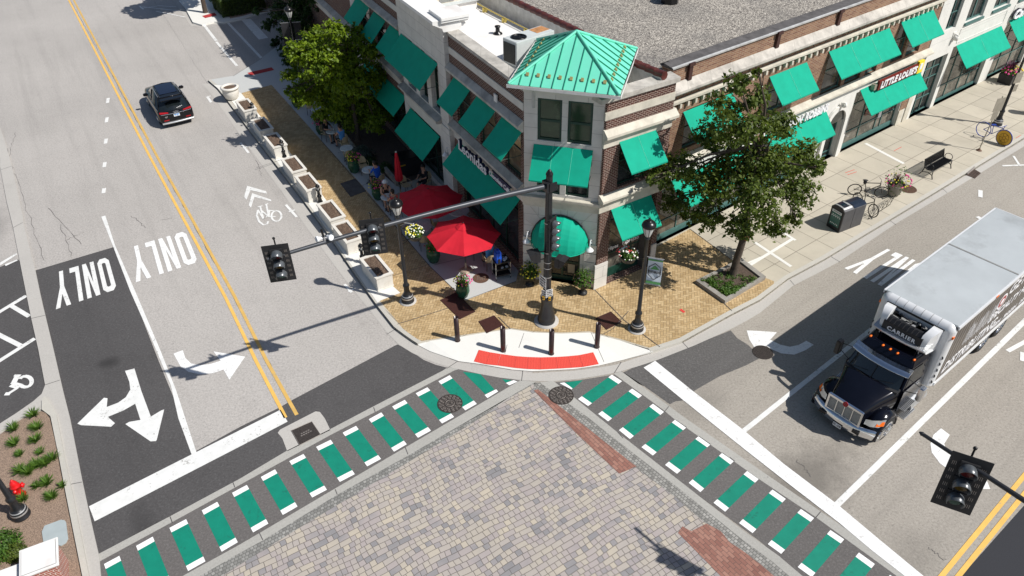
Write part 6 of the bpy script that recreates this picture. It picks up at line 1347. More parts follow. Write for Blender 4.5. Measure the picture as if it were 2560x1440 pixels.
pl_ = thing('brick_pillar', (pc[0].x, pc[0].y, ZR+.07), 'red brick pillar with a pale stone cap at the bottom left corner', 'pillar'); OP = Obl(Vector((pc[0].x, pc[0].y, 0)), ux, uy)
mb = MB(); OP.box(mb, .07, W0-.07, .07, W0-.07, ZR, .94); mb.build('shaft', M_['brick_r'], pl_, world=True)
mb = MB(); OP.box(mb, 0, W0, 0, W0, .94, 1.01); OP.box(mb, .05, W0-.05, .05, W0-.05, 1.01, 1.03); mb.build('cap', M_['roof_w'], pl_, world=True, bevel=.015)
lw = thing('garden_wall', (pc[0].x-1.2, pc[0].y-.6, ZR+.07), 'low brick wall with pale coping running left from the corner pillar', 'wall')
mb = MB(); OP.box(mb, -4, .07, .25, .6, ZR, .62); mb.build('brickwork', M_['brick_r'], lw, world=True); mb = MB(); OP.box(mb, -4, .06, .18, .67, .62, .70); mb.build('coping', M_['roof_w'], lw, world=True)
# ------------------------------------------------------------------ cafe terrace
def umbrella(x, y, label, R=1.55, ztop=2.55, zrim=1.98, open_=True, rot=0.2):
    p = G(x, y, .012); t = thing('umbrella', p, label, 'umbrella', rot, 'red cafe umbrellas')
    mb = MB(); mb.tube([(0, 0, .05), (0, 0, ztop)], .022, 8); mb.build('pole', M_['black'], t)
    mb = MB(); mb.lathe([(.34, 0), (.36, .04), (.3, .09), (.12, .12), (.045, .14), (.04, .45)], 4 if open_ else 16, smooth=False); mb.build('base', M_['base_stone'], t)
    if open_:
        mb = MB(); n = 8; N = 6
        for k in range(n):
            a0, a1 = 2*pi*k/n, 2*pi*(k+1)/n
            def pt(a, u, v):     # panels sag between the ribs and towards the rim
                q0 = Vector((cos(a0), sin(a0), 0)); q1 = Vector((cos(a1), sin(a1), 0)); q = q0.lerp(q1, v); sag = 4*v*(1-v)
                return q*R*u*(1-.035*sag*u)+Vector((0, 0, ztop-.03-(ztop-zrim)*(u**1.15)-.05*sag*u*u))
            vs = [pt(0, i/N, j/4) for i in range(N+1) for j in range(5)]; mb.add(vs, [(i*5+j, i*5+j+1, (i+1)*5+j+1, (i+1)*5+j) for i in range(N) for j in range(4)])
        cp = mb.build('canopy', M_['umb'], t, recalc=False)
        mb = MB(); mb.lathe([(.34, ztop-.1), (.2, ztop-.02), (.03, ztop+.04), (.035, ztop+.09), (1e-4, ztop+.11)], 8, smooth=False, cap=False); mb.build('vent_cap', M_['umb'], cp); 
        mb = MB(); mb.ball((0, 0, ztop+.1), .035, 8, 6); mb.build('finial', M_['black'], t)
        for k in range(n):
            a = 2*pi*k/n; mb = MB(); mb.tube([(0, 0, ztop-.1), (R*.98*cos(a), R*.98*sin(a), zrim-.02)], .009, 4); mb.tube([(0, 0, 1.75), (R*.5*cos(a), R*.5*sin(a), (ztop+zrim)/2-.03)], .007, 4); mb.build('rib', M_['black'], t)
    else:
        mb = MB(); n = 16; secs = []
        for z, r in ((.95, .12), (1.1, .17), (1.5, .13), (2.0, .1), (2.45, .05), (ztop, .02)):
            secs.append([(r*(1+.3*(k % 2))*cos(2*pi*k/n), r*(1+.3*(k % 2))*sin(2*pi*k/n), z) for k in range(n)])
        mb.loft(secs, 0, False); mb.build('folded_canopy', M_['umb'], t); mb = MB(); mb.ball((0, 0, ztop+.03), .05, 8, 6); mb.build('finial', M_['silver'], t)
    return t
umbrella(1165, 677, 'bright red umbrella nearest the corner, open and partly sunlit', 1.58, 2.42, 1.93, rot=.05)
umbrella(1081, 592, 'dark red open umbrella fully in the shade behind the mast arm', 1.58, 2.5, 2.0, rot=.3)
umbrella(1003, 492, 'closed red umbrella standing folded at the edge of the planting bed', open_=False, ztop=2.5)
def table(x, y, r, label, mat='table'):
    p = G(x, y, .74); t = thing('cafe_table', (p.x, p.y, .012), label, 'table', group='round cafe tables')
    mb = MB(); mb.lathe([(r*.97, .70), (r, .71), (r, .735), (r*.97, .745), (1e-4, .745)], 24, smooth=False); mb.build('table_top', M_[mat], t)
    mb = MB(); mb.tube([(0, 0, .03), (0, 0, .71)], .03, 8); mb.build('stem', M_['black'], t); mb = MB()
    for k in range(4): a = pi/4+k*pi/2; mb.tube([(0, 0, .08), (.26*cos(a), .26*sin(a), .015)], .018, 5)
    mb.build('foot', M_['black'], t); return p
TB = {}
for k, (x, y, r, lab) in dict(a=(831,327.5,.36,'round cafe table with cups between the man in black and the man in sky blue'), b=(866,370,.36,'empty round pale cafe table with nobody seated at it'), c=(922,424,.37,'round cafe table in front of the person in royal blue'), d=(969,492,.34,'small round cafe table between the seated pair at the lamp post'),
        e=(1052,566,.52,'wide round table in the shade left of the red umbrella pole'), f=(1147,527,.5,'round table between the two open red umbrellas'), g=(1192,577,.45,'round table under the sunlit red umbrella')).items(): TB[k] = table(x, y, r, lab)
table(791, 272, .34, 'round cafe table beside the lone wicker chair under the bright tree')
def make_chair():
    t = thing('wicker_chair', (0, 0, 0), 'x', 'chair', group='wicker cafe chairs on the terrace')
    mb = MB(); mb.taper(-.21, .21, -.2, .2, .42, .46, .01, .01); mb.build('seat', M_['wicker'], t, bevel=.01)
    mb = MB(); secs = []
    for k in range(9):
        a = pi*k/8; secs.append((.2*cos(a), -.19-.05*sin(a), .5+.0*k))
    vs = []; fs = []
    for k in range(9):
        u = k/8; x = -.2+.4*u; hgt = .88-.12*(2*u-1)**4-.06*(2*u-1)**2; y_ = -.2-.07*(1-(2*u-1)**2)
        vs += [(x, y_, .5), (x, y_-.05, hgt), (x, y_+.02, .5), (x, y_-.03, hgt)]
    for k in range(8): b = k*4; fs += [(b, b+4, b+5, b+1), (b+2, b+3, b+7, b+6), (b+1, b+5, b+7, b+3)]
    mb.add(vs, fs); mb.build('backrest', M_['wicker'], t)
    for x, y_ in ((-.2, .19), (.2, .19), (-.19, -.2), (.19, -.2)): mb = MB(); mb.tube([(x*1.08, y_*1.08, 0), (x, y_, .45)], .014, 5); mb.build('leg', M_['bark'], t)
    for s_ in (-1, 1): mb = MB(); mb.tube([(s_*.22, .18, .45), (s_*.24, .16, .64), (s_*.24, -.05, .67), (s_*.2, -.22, .64)], .014, 5); mb.build('armrest', M_['wicker'], t)
    return t
ch0 = make_chair(); used = [0]
def chair(p, facing, label):
    o = ch0 if not used[0] else copy_tree(ch0); used[0] = 1; o.location = (p[0], p[1], .012); o.rotation_euler = (0, 0, facing-pi/2); o['label'] = label; return o
def face(p, q): return atan2(q[1]-p[1], q[0]-p[0])
def chair_px(x, y, tgt, label, z=.46): p = G(x, y, z); chair(p, face(p, tgt), label)
chair_px(778, 268, G(792, 275), 'lone wicker armchair facing the table under the bright tree')
chair_px(863, 358, TB['b'], 'wicker chair behind the empty pale table'); chair_px(871, 388, TB['b'], 'wicker chair by the pot with pink and yellow flowers, at the empty table')
chair_px(909, 414, TB['c'], 'pale wicker chair left of the table of the person in blue')
chair_px(1015, 462, TB['f'], 'pale wicker chair just right of the folded umbrella')
chair_px(1060, 600, TB['e'], 'wicker chair under the hanging basket of white flowers'); chair_px(1018, 570, TB['e'], 'wicker chair behind the left lamp post')
chair_px(1195, 624, TB['g'], 'wicker chair under the right edge of the sunlit umbrella'); chair_px(1092, 560, TB['f'], 'wicker chair in the gap between the two open umbrellas')
# service cart with blue dispenser
pc_ = G(1254, 690); a_ = radians(20)
ct = thing('service_cart', pc_, 'black two-shelf service cart with metal legs on the terrace', 'cart', a_)
for z in (.2, .5, .84): mb = MB(); mb.box(-.34, .34, -.24, .24, z, z+.03); mb.box(-.34, .34, -.26, -.24, z, z+.07); mb.box(-.34, .34, .24, .26, z, z+.07); mb.build('shelf', M_['blackmat'], ct)
for x in (-.33, .33):
    for y_ in (-.24, .24): mb = MB(); mb.tube([(x, y_, .08), (x, y_, .9)], .018, 6); lg = mb.build('leg', M_['alu'], ct); mb = MB(); mb.lathe([(.04, -.012), (.04, .012)], 10, (x, y_, .045), axis=(1, 0, 0)); mb.build('castor', M_['blackmat'], lg)
Rz = Matrix.Rotation(a_, 3, 'Z')
jg = thing('drink_dispenser', pc_+Rz @ Vector((-.16, 0, .87)), 'bright blue insulated drink dispenser on the service cart', 'drink dispenser', a_)
mb = MB(); mb.taper(-.13, .13, -.22, .2, 0, .5, .02, .04); mb.taper(-.1, .1, -.14, .16, .5, .56, .03, .05); mb.build('body', M_['blue'], jg, bevel=.02); mb = MB(); mb.box(-.05, .05, -.25, -.2, .06, .22); mb.build('spigot', M_['blackmat'], jg)
for i, (x, y_, z) in enumerate(((.1,-.1,.87),(.22,.02,.87),(.14,.12,.87),(.2,-.14,.53),(.0,-.14,.53))):
    g = thing('napkin_tray', pc_+Rz @ Vector((x, y_, z)), ['white cup stack at the front of the cart top', 'folded white napkins on the cart top', 'small silver tin on the cart top behind the cups', 'white saucers on the right of the middle cart shelf', 'white crumpled napkin on the left of the middle cart shelf'][i], 'tableware', a_+i)
    mb = MB()
    if i in (0, 3): mb.lathe([(.05, 0), (.07, .02), (.07, .05+.05*(i == 0)), (.06, .05)], 10)
    else: mb.taper(-.07, .07, -.05, .05, 0, .05+.03*(i == 1), .02, .015)
    mb.build('ware', M_['cl_white'] if i != 2 else M_['silver'], g)
for i, (k, dx, dy) in enumerate((('a', .05, .08), ('a', .1, -.1), ('a', -.08, .05), ('c', -.1, .02), ('c', .1, -.05), ('d', 0, .05))):
    g = thing('cup', TB[k]+Vector((dx, dy, .012)), ['white paper cup on the table of the man in black', 'white plate beside the cup on the table of the man in black', 'small glass on the table of the man in black', 'newspaper on the table of the person in royal blue', 'white plate near the person in royal blue', 'white plate on the small table at the lamp post'][i], 'tableware')
    mb = MB()
    if i in (0, 2): mb.lathe([(.03, 0), (.04, .11), (.035, .11)], 10)
    elif i == 3: mb.box(-.16, .12, -.1, .1, 0, .006)
    else: mb.lathe([(.05, 0), (.11, .015), (.1, .018)], 14)
    mb.build('ware', M_['cl_white'], g)
# stone edge, planting, dark cabinet
mb = MB(); e_ = [G(x, y, .3) for x, y in ((963, 418), (992, 452))]; vwall(mb, e_[0], e_[1], .16, 0, .32); o = mb.build('stone_edging', M_['granite_k']); tag(o, 'short grey stone edging behind the person in royal blue', 'edging')
cb = thing('cabinet', G(1022, 432), 'black waist-high cabinet with an orange handle in the building shade', 'cabinet', radians(28)); mb = MB(); mb.box(-.7, .7, -.45, .45, 0, 1.05); mb.build('body', M_['blackmat'], cb, bevel=.02); mb = MB(); mb.box(-.72, .72, -.47, .47, 1.05, 1.09); mb.build('lid', M_['black'], cb); mb = MB(); mb.box(-.65, -.3, -.49, -.46, .75, .81); mb.build('handle', M_['rot'], cb)
# ------------------------------------------------------------------ signal poles
PB = G(1366, 803); sg = thing('signal_pole', PB, 'tall black fluted signal pole at the corner with a long grey mast arm', 'signal pole')
mb = MB(); mb.lathe([(.5, 0), (.5, .04), (1e-4, .05)], 28); mb.build('footing', M_['gutter'], sg)
mb = MB(); pr = [(.345, .04), (.36, .1), (.36, .16), (.33, .2), (.345, .26), (.33, .34), (.31, .42), (.265, .62), (.235, .85), (.23, 1.1), (.26, 1.18), (.26, 1.3), (.21, 1.36)]; n = 32; vs = []; fs = []
for r, z in pr:
    for k in range(n): q = r*(1-(.05 if .4 < z < 1.15 and k % 2 else 0)); vs.append((q*cos(2*pi*k/n), q*sin(2*pi*k/n), z))
for j in range(len(pr)-1): fs += [(j*n+k, j*n+(k+1) % n, (j+1)*n+(k+1) % n, (j+1)*n+k) for k in range(n)]
mb.add(vs, fs, 0, True); mb.build('base_casting', M_['pole'], sg)
mb = MB(); vs = []; fs = []; n = 24
for z, r in ((1.3, .16), (6.75, .12)):
    for k in range(n): q = r*(1-(.07 if k % 2 else 0)); vs.append((q*cos(2*pi*k/n), q*sin(2*pi*k/n), z))
fs = [(k, (k+1) % n, n+(k+1) % n, n+k) for k in range(n)]; mb.add(vs, fs); mb.build('shaft', M_['pole'], sg)
mb = MB(); mb.lathe([(.13, 6.72), (.135, 6.78), (.07, 6.9), (1e-4, 6.98)], 16, smooth=False); mb.build('cap', M_['black'], sg)
TIP = Vector((-7.28, 18.45, 6.82)); AT = Vector((PB.x, PB.y, 6.30))
ad_ = (TIP-AT); ad_.z = 0; L_ = ad_.length; ad_.normalize()
def arm_pt(s): u = s/L_; return AT+ad_*s+Vector((0, 0, (TIP.z-AT.z)*(1-(1-u)**2)))
mb = MB(); mb.tube([arm_pt(.1+(L_-.1)*k/16) for k in range(17)], [.105-.05*k/16 for k in range(17)], 12); arm_ = mb.build('mast_arm', M_['arm'], sg, world=True)
mb = MB(); q = AT+ad_*.1; FX = Obl(Vector((AT.x, AT.y, 0)), ad_, Vector((-ad_.y, ad_.x, 0))); FX.box(mb, .08, .2, -.17, .17, 6.12, 6.5); FX.box(mb, -.2, .1, -.2, -.15, 6.15, 6.48); FX.box(mb, -.2, .1, .15, .2, 6.15, 6.48); mb.build('arm_clamp', M_['pole'], sg, world=True)
def make_head(name, lenses=3, back=True, small=False):
    """signal head; local -y is where the lenses look, hangs from z = 0"""
    t = thing(name, (0, 0, 0), 'x', 'traffic signal'); H = .33*lenses
    if back:
        mb = MB(); mb.box(-.34, .34, .0, .02, -H-.12, .12); mb.build('backplate', M_['blackmat'], t)
        mb = MB()
        for k in range(lenses*2):
            for s_ in (-1, 1):
                for j in range(3): mb.box(s_*.24+j*.03-.04, s_*.24+j*.03-.03, -.006, .026, -H+.02+k*H/(lenses*2), -H+.02+k*H/(lenses*2)+.075)
        mb.build('louvre', M_['castl'], t)
    for k in range(lenses):
        z = -.165-k*.33; mb = MB(); mb.box(-.165, .165, -.0, .14, z-.16, z+.16); mb.box(-.165, .165, -.05, .0, z-.16, z+.16); sec = mb.build('signal_section', M_['blackmat'], t, bevel=.01)
        mb = MB(); mb.lathe([(.135, 0), (.1, .02), (1e-4, .03)], 16, (0, -.05, z), axis=(0, -1, 0), cap=False); mb.build('lens', simple('lens_%d' % k, [(.10, .01, .01), (.10, .06, .01), (.01, .06, .045)][min(k, 2)], .25), sec)
        mb = MB(); vs = []; n = 16; dl = .26
        for j in range(n+1):
            a = radians(-35)+radians(250)*j/n; r = .15; dd = dl*(.35+.65*max(0, sin(a)*.5+.5)); vs += [(r*cos(a), -.05, z+r*sin(a)), (r*cos(a), -.05-dd, z+r*sin(a)-.0), ((r-.008)*cos(a), -.05, z+(r-.008)*sin(a)), ((r-.008)*cos(a), -.05-dd, z+(r-.008)*sin(a))]
        fs = []
        for j in range(n): b = j*4; fs += [(b, b+4, b+5, b+1), (b+2, b+3, b+7, b+6), (b+1, b+5, b+7, b+3)]
        mb.add(vs, fs, 0, True); mb.build('visor', M_['visor'], sec)
    return t
hd0 = make_head('traffic_signal')
for o_ in [hd0]: o_['group'] = 'signals hung on mast arms'
def place_head(o, px, py, facing, label, drop=.18):
    # px,py = where the top centre of the backplate is seen; pick the arm point under it
    best = min((abs(proj(arm_pt(s))[0]-px), s) for s in [i*L_/400 for i in range(401)]); p = arm_pt(best[1])
    o.location = (p.x, p.y, p.z+drop); o.rotation_euler = (0, 0, facing+pi/2); o['label'] = label
    return p
# lenses look to the traffic coming down the far-left street
fz = radians(-78)
h1 = hd0; place_head(h1, 692, 640, fz, 'black three-lens signal at the tip of the long mast arm', .28)
h2 = copy_tree(hd0); place_head(h2, 930, 575, fz, 'black three-lens signal hung midway on the mast arm over the planters', .22)
for hh in (h1, h2):
    hh.scale = (1.15, 1.15, 1.15)
    hh.rotation_euler = (radians(4), 0, fz+pi/2)
    mb = MB(); mb.tube([(0, .1, -.3), (0, .16, -.3), (0, .16, .2)], .02, 6); mb.ball((0, .16, .22), .04, 8, 6); mb.tube([(-.12, .12, -.05), (.12, .12, -.05)], .03, 6); mb.build('hanger', M_['black'], hh)
# small detector on the arm between them
best = min((abs(proj(arm_pt(s))[0]-812), s) for s in [i*L_/400 for i in range(401)]); p = arm_pt(best[1])
dt = thing('detector', p, 'small white twin detector clamped on the mast arm between the two signals', 'detector'); mb = MB(); mb.tube([(0,0,-.08), (0,0,.2)], .03, 8); mb.tube([(-.12, 0, .18), (.14, .05, .12)], .02, 6); mb.build('bracket', M_['silver'], dt)
for s_ in (-1, 1): mb = MB(); mb.lathe([(.05, -.1), (.06, 0), (.1, .06), (.09, .1)], 12, (s_*.15, s_*.04, .16), axis=(s_*.6, -.5, .1)); mb.build('sensor', M_['whitem'], dt)
mb = MB(); mb.tube([(-.02,0,.2), (-.06,.05,.45)], .04, 6); mb.build('shield', M_['black'], dt)
# pole-mounted signals
h3 = make_head('traffic_signal', 4, True); h3['group'] = 'signals fixed to the corner pole'; P3 = PB+Vector((.2, -.1, 0)); z3 = zat((PB.x+.14, PB.y-.2), 560)
h3.location = (PB.x+.16, PB.y-.16, z3+.15); h3.rotation_euler = (0, 0, radians(-35)+pi/2); h3['label'] = 'four-lens black signal fixed to the front of the corner signal pole'
for ch in list(h3.children):
    if ch.name.startswith('backplate') or ch.name.startswith('louvre'): bpy.data.objects.remove(ch)
mb = MB(); mb.box(-.23, .23, .0, .02, -1.45, .1); mb.build('backplate', M_['blackmat'], h3)
def ped(par_xy, facing, zt, label):
    t = thing('pedestrian_signal', (par_xy[0], par_xy[1], zt), label, 'pedestrian signal', facing+pi/2, 'pedestrian signals on the corner pole')
    mb = MB(); mb.box(-.2, .2, -.1, .1, -.42, 0); mb.build('housing', M_['blackmat'], t, bevel=.015); mb = MB(); mb.box(-.17, .17, -.105, -.1, -.38, -.04); mb.build('screen', M_['carglass'], t)
    mb = MB(); mb.add([(-.21,-.1,.01),(.21,-.1,.01),(.21,-.36,-.02),(-.21,-.36,-.02),(-.21,-.1,-.42),(.21,-.1,-.42),(-.21,-.3,-.2),(.21,-.3,-.2)], [(0,1,2,3),(0,3,6,4),(1,5,7,2)]); mb.build('hood', M_['blackmat'], t, recalc=False); return t
zp = zat((PB.x-.3, PB.y-.2), 632)
ped((PB.x-.42, PB.y-.12), radians(195), zat((PB.x-.42, PB.y-.12), 628), 'pedestrian signal box on the left side of the corner pole'); ped((PB.x+.42, PB.y-.05), radians(-30), zat((PB.x+.42, PB.y), 640), 'pedestrian signal box on the right side of the corner pole')
mb = MB()
for z_, dx in ((zp, -.4), (zp-.35, -.4), (zp+.05, .4), (zp-.3, .4)): mb.tube([(0, 0, z_-.05), (dx, -.1, z_-.05)], .022, 6)
mb.build('bracket', M_['pole'], sg); mb = MB()
for z_ in (zp-.1, zp-.55, zat(PB, 556), zat(PB, 668), zat(PB, 690), zat(PB, 722)): mb.lathe([(.168, z_), (.168, z_+.03)], 16, cap=False)
mb.build('strap', M_['silver'], sg)
def psign(px, py, w, h, ang, label, lines, mat='signw', bend=0):
    d = Vector((cos(ang), sin(ang), 0)); xy = PB+d*.22; z = zat(xy, py); t = thing('sign', (xy.x, xy.y, z), label, 'sign', ang+pi/2, 'signs strapped to the corner pole'); mb = MB(); mb.box(-w/2, w/2, -.006, .006, -h/2, h/2); mb.build('plate', M_[mat], t, bevel=.004)
    mb = MB()
    for i, s_ in enumerate(lines): put_text(mb, s_, (0, -.008, h/2-h*(i+.6)/(len(lines)+.2)), (1, 0, 0), (0, 0, 1), h/(len(lines)+.4)*.95, 0, .002, .004, width=min(w*.85, .1*len(s_)))
    mb.build('lettering', M_['letterd'], t, recalc=False)
psign(1355, 705, .42, .52, radians(-145), 'largest white sign with four rows of text strapped to the corner pole', ['TURNING', 'VEHICLES', 'YIELD TO', 'PEDS'])
psign(1356, 735, .24, .34, radians(-125), 'small white push button sign facing left on the corner pole', ['START', 'CROSSING', 'WATCH'])
psign(1371, 733, .28, .36, radians(-70), 'small white push button sign facing the camera on the corner pole', ['START', 'CROSSING', 'WATCH', 'FOR'])
for ang, py, lab in ((radians(-125), 745, 'amber push button under the left small sign'), (radians(-70), 747, 'amber push button under the right small sign')):
    d = Vector((cos(ang), sin(ang), 0)); xy = PB+d*.26; t = thing('push_button', (xy.x, xy.y, zat(xy, py)), lab, 'push button', ang+pi/2); mb = MB(); mb.box(-.05, .05, -.03, .03, -.09, .09); mb.build('case', M_['rot'], t, bevel=.01); mb = MB(); mb.lathe([(.03, 0), (.03, .02)], 10, (0, -.03, 0), axis=(0, -1, 0)); mb.build('button', M_['black'], t)
# second mast arm reaching in from the lower right
T2 = Vector((9.26, 11.45, 6.68)); F2 = vpt(2560, 1252, (10.5, 9.6)); F2 = G(2560, 1252, 6.55); d2 = (F2-T2); d2.z = -.12; d2n = d2.normalized()
E2 = T2+d2n*9.5; E2.z = 5.9
m2 = thing('signal_pole', (E2.x, E2.y, ZR), 'black mast arm reaching in from the lower right edge over the road', 'signal pole')
mb = MB(); mb.tube([T2-d2n*.0, T2+d2n*3, T2+d2n*6, E2], [.045, .065, .085, .1], 12); mb.lathe([(.047, 0), (.055, .02), (.02, .08), (1e-4, .1)], 10, T2, axis=-d2n); mb.build('mast_arm', M_['pole'], m2, world=True)
mb = MB(); mb.lathe([(.4, 0), (.4, .3), (.25, .9), (.16, 1.2), (.12, 6.3)], 20); mb.build('shaft', M_['pole'], m2)
h4 = copy_tree(hd0); best = min((abs(proj(T2+d2n*s)[0]-2425), s) for s in [i*.01 for i in range(400)]); p = T2+d2n*best[1]
h4.scale = (1.2, 1.2, 1.2); h4.location = (p.x, p.y, p.z+.08); h4.rotation_euler = (radians(-12), 0, radians(-118)+pi/2); h4['label'] = 'black three-lens signal on the mast arm at the lower right, seen from close above'
# ------------------------------------------------------------------ the truck
TA = radians(218.5); TO = Vector((11.12, 17.52, ZR))
trk = thing('box_truck', TO, 'black-cabbed refrigerated box truck with a pale grey roof waiting in the right street', 'truck', TA)
def car_wheel(par, x, y, R, wd, rim='chrome', dual=False, hub=.0):
    s_ = 1 if y > 0 else -1; mb = MB(); yo = y
    for k in range(2 if dual else 1):
        yy = y-s_*k*.3; mb.lathe([(R*.62, -wd/2), (R*.9, -wd/2), (R, -wd*.36), (R, wd*.36), (R*.9, wd/2), (R*.62, wd/2)], 28, (x, yy-s_*wd/2, R), axis=(0, s_, 0), cap=False)
    w_ = mb.build('wheel', M_['tyre'], par)
    mb = MB()
    if dual: mb.lathe([(R*.62, .0), (R*.6, -.12), (R*.3, -.16), (R*.28, -.02), (1e-4, .0)], 22, (x, y, R), axis=(0, s_, 0), cap=False)
    else: mb.lathe([(R*.64, .0), (R*.6, -.02+hub), (R*.35, -.05+hub), (R*.3, hub+.05), (1e-4, hub+.06)], 22, (x, y, R), axis=(0, s_, 0), cap=False)
    for k in range(10): a = 2*pi*k/10; mb.tube([Vector((x, y, R))+Vector((R*.42*cos(a), s_*(-.02+hub), R*.42*sin(a))), Vector((x, y, R))+Vector((R*.42*cos(a), s_*(hub+.04), R*.42*sin(a)))], .018, 5)
    mb.build('rim', M_[rim], w_); return w_
for s_ in (1, -1):
    car_wheel(trk, -.85, 1.2*s_, .5, .28, hub=.04)
    for x in (-7.73, -9.12): car_wheel(trk, x, 1.22*s_, .5, .26, dual=True)
# bumper
def arc_x(y, a, b): return a-b*(abs(y)/1.2)**2.6
mb = MB(); N = 16; secs = []
for i in range(N+1):
    y = -1.24+2.48*i/N; x = arc_x(y, .1, .38); secs.append([(x, y, .3), (x+.05, y, .4), (x+.06, y, .62), (x+.02, y, .74), (x-.1, y, .76), (x-.1, y, .3)])
mb.loft(secs, 0, True); mb.box(-.95, arc_x(1.2, .1, .38), 1.18, 1.24, .32, .74); mb.box(-.95, arc_x(1.2, .1, .38), -1.24, -1.18, .32, .74); mb.build('bumper', M_['chrome'], trk)
mb = MB()
for y in (-.62, .62): mb = MB(); mb.box(.1, .165, y-.12, y+.12, .5, .62); mb.build('tow_slot', M_['black'], trk)
mb = MB(); mb.box(.15, .175, -.17, .17, .3, .5); mb.box(.176, .18, -.15, .15, .32, .48, 1); put_text(mb, 'PX 1538', (.183, 0, .4), (0, 1, 0), (0, 0, 1), .12, 2, .002, .003, width=.26); mb.build('number_plate', [M_['black'], M_['plate'], M_['letterd']], trk)
# hood: lofted from the grille back to the windscreen
def hs(x, wt, wb, zt, zb, dome=.05): return [(x, -wb, zb), (x, -wb*.99, zb+(zt-zb)*.45), (x, -wt, zt-.06), (x, -wt*.86, zt), (x, -wt*.4, zt+dome), (x, 0, zt+dome*1.15), (x, wt*.4, zt+dome), (x, wt*.86, zt), (x, wt, zt-.06), (x, wb*.99, zb+(zt-zb)*.45), (x, wb, zb)]
mb = MB(); mb.loft([hs(.02,.56,.6,1.36,.6), hs(-.1,.6,.64,1.44,.6), hs(-.6,.72,.78,1.60,.6), hs(-1.1,.88,.9,1.74,.6), hs(-1.5,.95,1.0,1.80,.6)], 0, True); mb.build('hood', M_['truck'], trk)
for s_ in (1, -1):      # fenders arching over the front wheels
    mb = MB(); secs = []
    for i in range(9):
        t_ = i/8; a = radians(-8+196*t_); r = .62; x = -.85+r*cos(a)*(1.12 if cos(a) > 0 else .95); z = .5+r*sin(a)*.98; y0 = .6; y1 = 1.22
        secs.append([(x, s_*y0, z+.16*(sin(a) > 0)), (x, s_*(y1-.25), z+.13*sin(a)), (x*1.0, s_*(y1-.06), z+.04*sin(a)), (x, s_*y1, z-.05), (x*.98-.02, s_*(y1-.04), z-.1), (x*.98-.02, s_*y0, z-.06)])
    mb.loft(secs, 0, True); mb.build('fender', M_['truck'], trk)
    mb = MB(); mb.loft([[(-.02, s_*.72, .95), (-.04, s_*.72, 1.16)], [(-.10, s_*.9, .90), (-.14, s_*.9, 1.17)], [(-.26, s_*1.1, .9), (-.36, s_*1.08, 1.16)], [(-.42, s_*1.2, .95), (-.58, s_*1.16, 1.12)]], 0, True, caps=False, closed=False)
    hl = mb.build('headlight', M_['lens'], trk, recalc=False); mb = MB(); mb.loft([[(-.2, s_*1.04, .93), (-.3, s_*1.02, 1.06)], [(-.40, s_*1.205, .96), (-.5, s_*1.175, 1.07)]], 0, True, caps=False, closed=False); o = mb.build('indicator', M_['amber'], hl, recalc=False); o.location = (.012, 0, .012)
mb = MB(); mb.box(.0, .07, -.62, .62, .74, .8); mb.box(.0, .09, -.62, .62, 1.32, 1.42); mb.box(.0, .08, -.64, -.57, .74, 1.4); mb.box(.0, .08, .57, .64, .74, 1.4)
for y in (-.29, 0, .29): mb.box(.03, .075, y-.014, y+.014, .8, 1.32)
gl = mb.build('grille', M_['chrome'], trk, bevel=.01); mb = MB(); mb.box(.0, .045, -.57, .57, .8, 1.32); mb.build('grille_mesh', M_['acgrey'], gl); mb = MB(); mb.lathe([(.09, 0), (.09, .02)], 16, (.09, 0, 1.37), axis=(1, 0, .3)); mb.build('badge', M_['redlens'], gl)
# cab
mb = MB(); cs_ = [[(-1.35,-1.0,.75),(-1.35,1.0,.75),(-3.0,1.05,.75),(-3.0,-1.05,.75)], [(-1.45,-1.0,1.72),(-1.45,1.0,1.72),(-3.0,1.05,1.72),(-3.0,-1.05,1.72)], [(-1.88,-.9,2.44),(-1.88,.9,2.44),(-3.0,.98,2.44),(-3.0,-.98,2.44)], [(-2.1,-.8,2.62),(-2.1,.8,2.62),(-3.0,.88,2.66),(-3.0,-.88,2.66)]]
mb.loft(cs_, 0, False); mb.build('cab', M_['truck'], trk, bevel=.04)
mb = MB(); N = 10
def wsx(y, z): return -1.33-(z-1.75)*.6-.14*(abs(y)/.95)**2.2+.12
mb.add([(wsx(-.93+1.86*i/N, z)+.02, (-.93+1.86*i/N)*(1-.1*(z-1.75)/.65), z) for z in (1.76, 2.38) for i in range(N+1)], [(i, i+1, N+2+i, N+1+i) for i in range(N)], 0, True); mb.build('windscreen', M_['carglass'], trk, recalc=False)
mb = MB(); mb.tube([(wsx(0,1.78)+.05, 0, 1.78), (wsx(0,2.3)+.05, 0, 2.3)], .012, 4); mb.tube([(wsx(-.8,1.8)+.06,-.8,1.8), (wsx(-.2,1.95)+.06,-.2,1.95)], .01, 4); mb.tube([(wsx(.1,1.8)+.06,.1,1.8), (wsx(.7,1.95)+.06,.7,1.95)], .01, 4)
for i in range(10): y0, y1 = -.95+.19*i, -.95+.19*(i+1); mb.hexa([(wsx(y0,1.75)-.1, y0, 1.7), (wsx(y0,1.75)+.13, y0, 1.68), (wsx(y1,1.75)+.13, y1, 1.68), (wsx(y1,1.75)-.1, y1, 1.7), (wsx(y0,1.75)-.1, y0, 1.79), (wsx(y0,1.75)+.12, y0, 1.77), (wsx(y1,1.75)+.12, y1, 1.77), (wsx(y1,1.75)-.1, y1, 1.79)])
mb.build('cowl', M_['blackmat'], trk)
mb = MB(); N = 12; secs = []      # chrome sun visor
for i in range(N+1):
    y = -1.0+2.0*i/N; x = wsx(y*.95, 2.38)+.02; secs.append([(x, y, 2.40), (x+.2, y, 2.30), (x+.19, y, 2.33), (x-.06, y, 2.52)])
mb.loft(secs, 0, True); mb.build('sun_visor', M_['chrome'], trk)
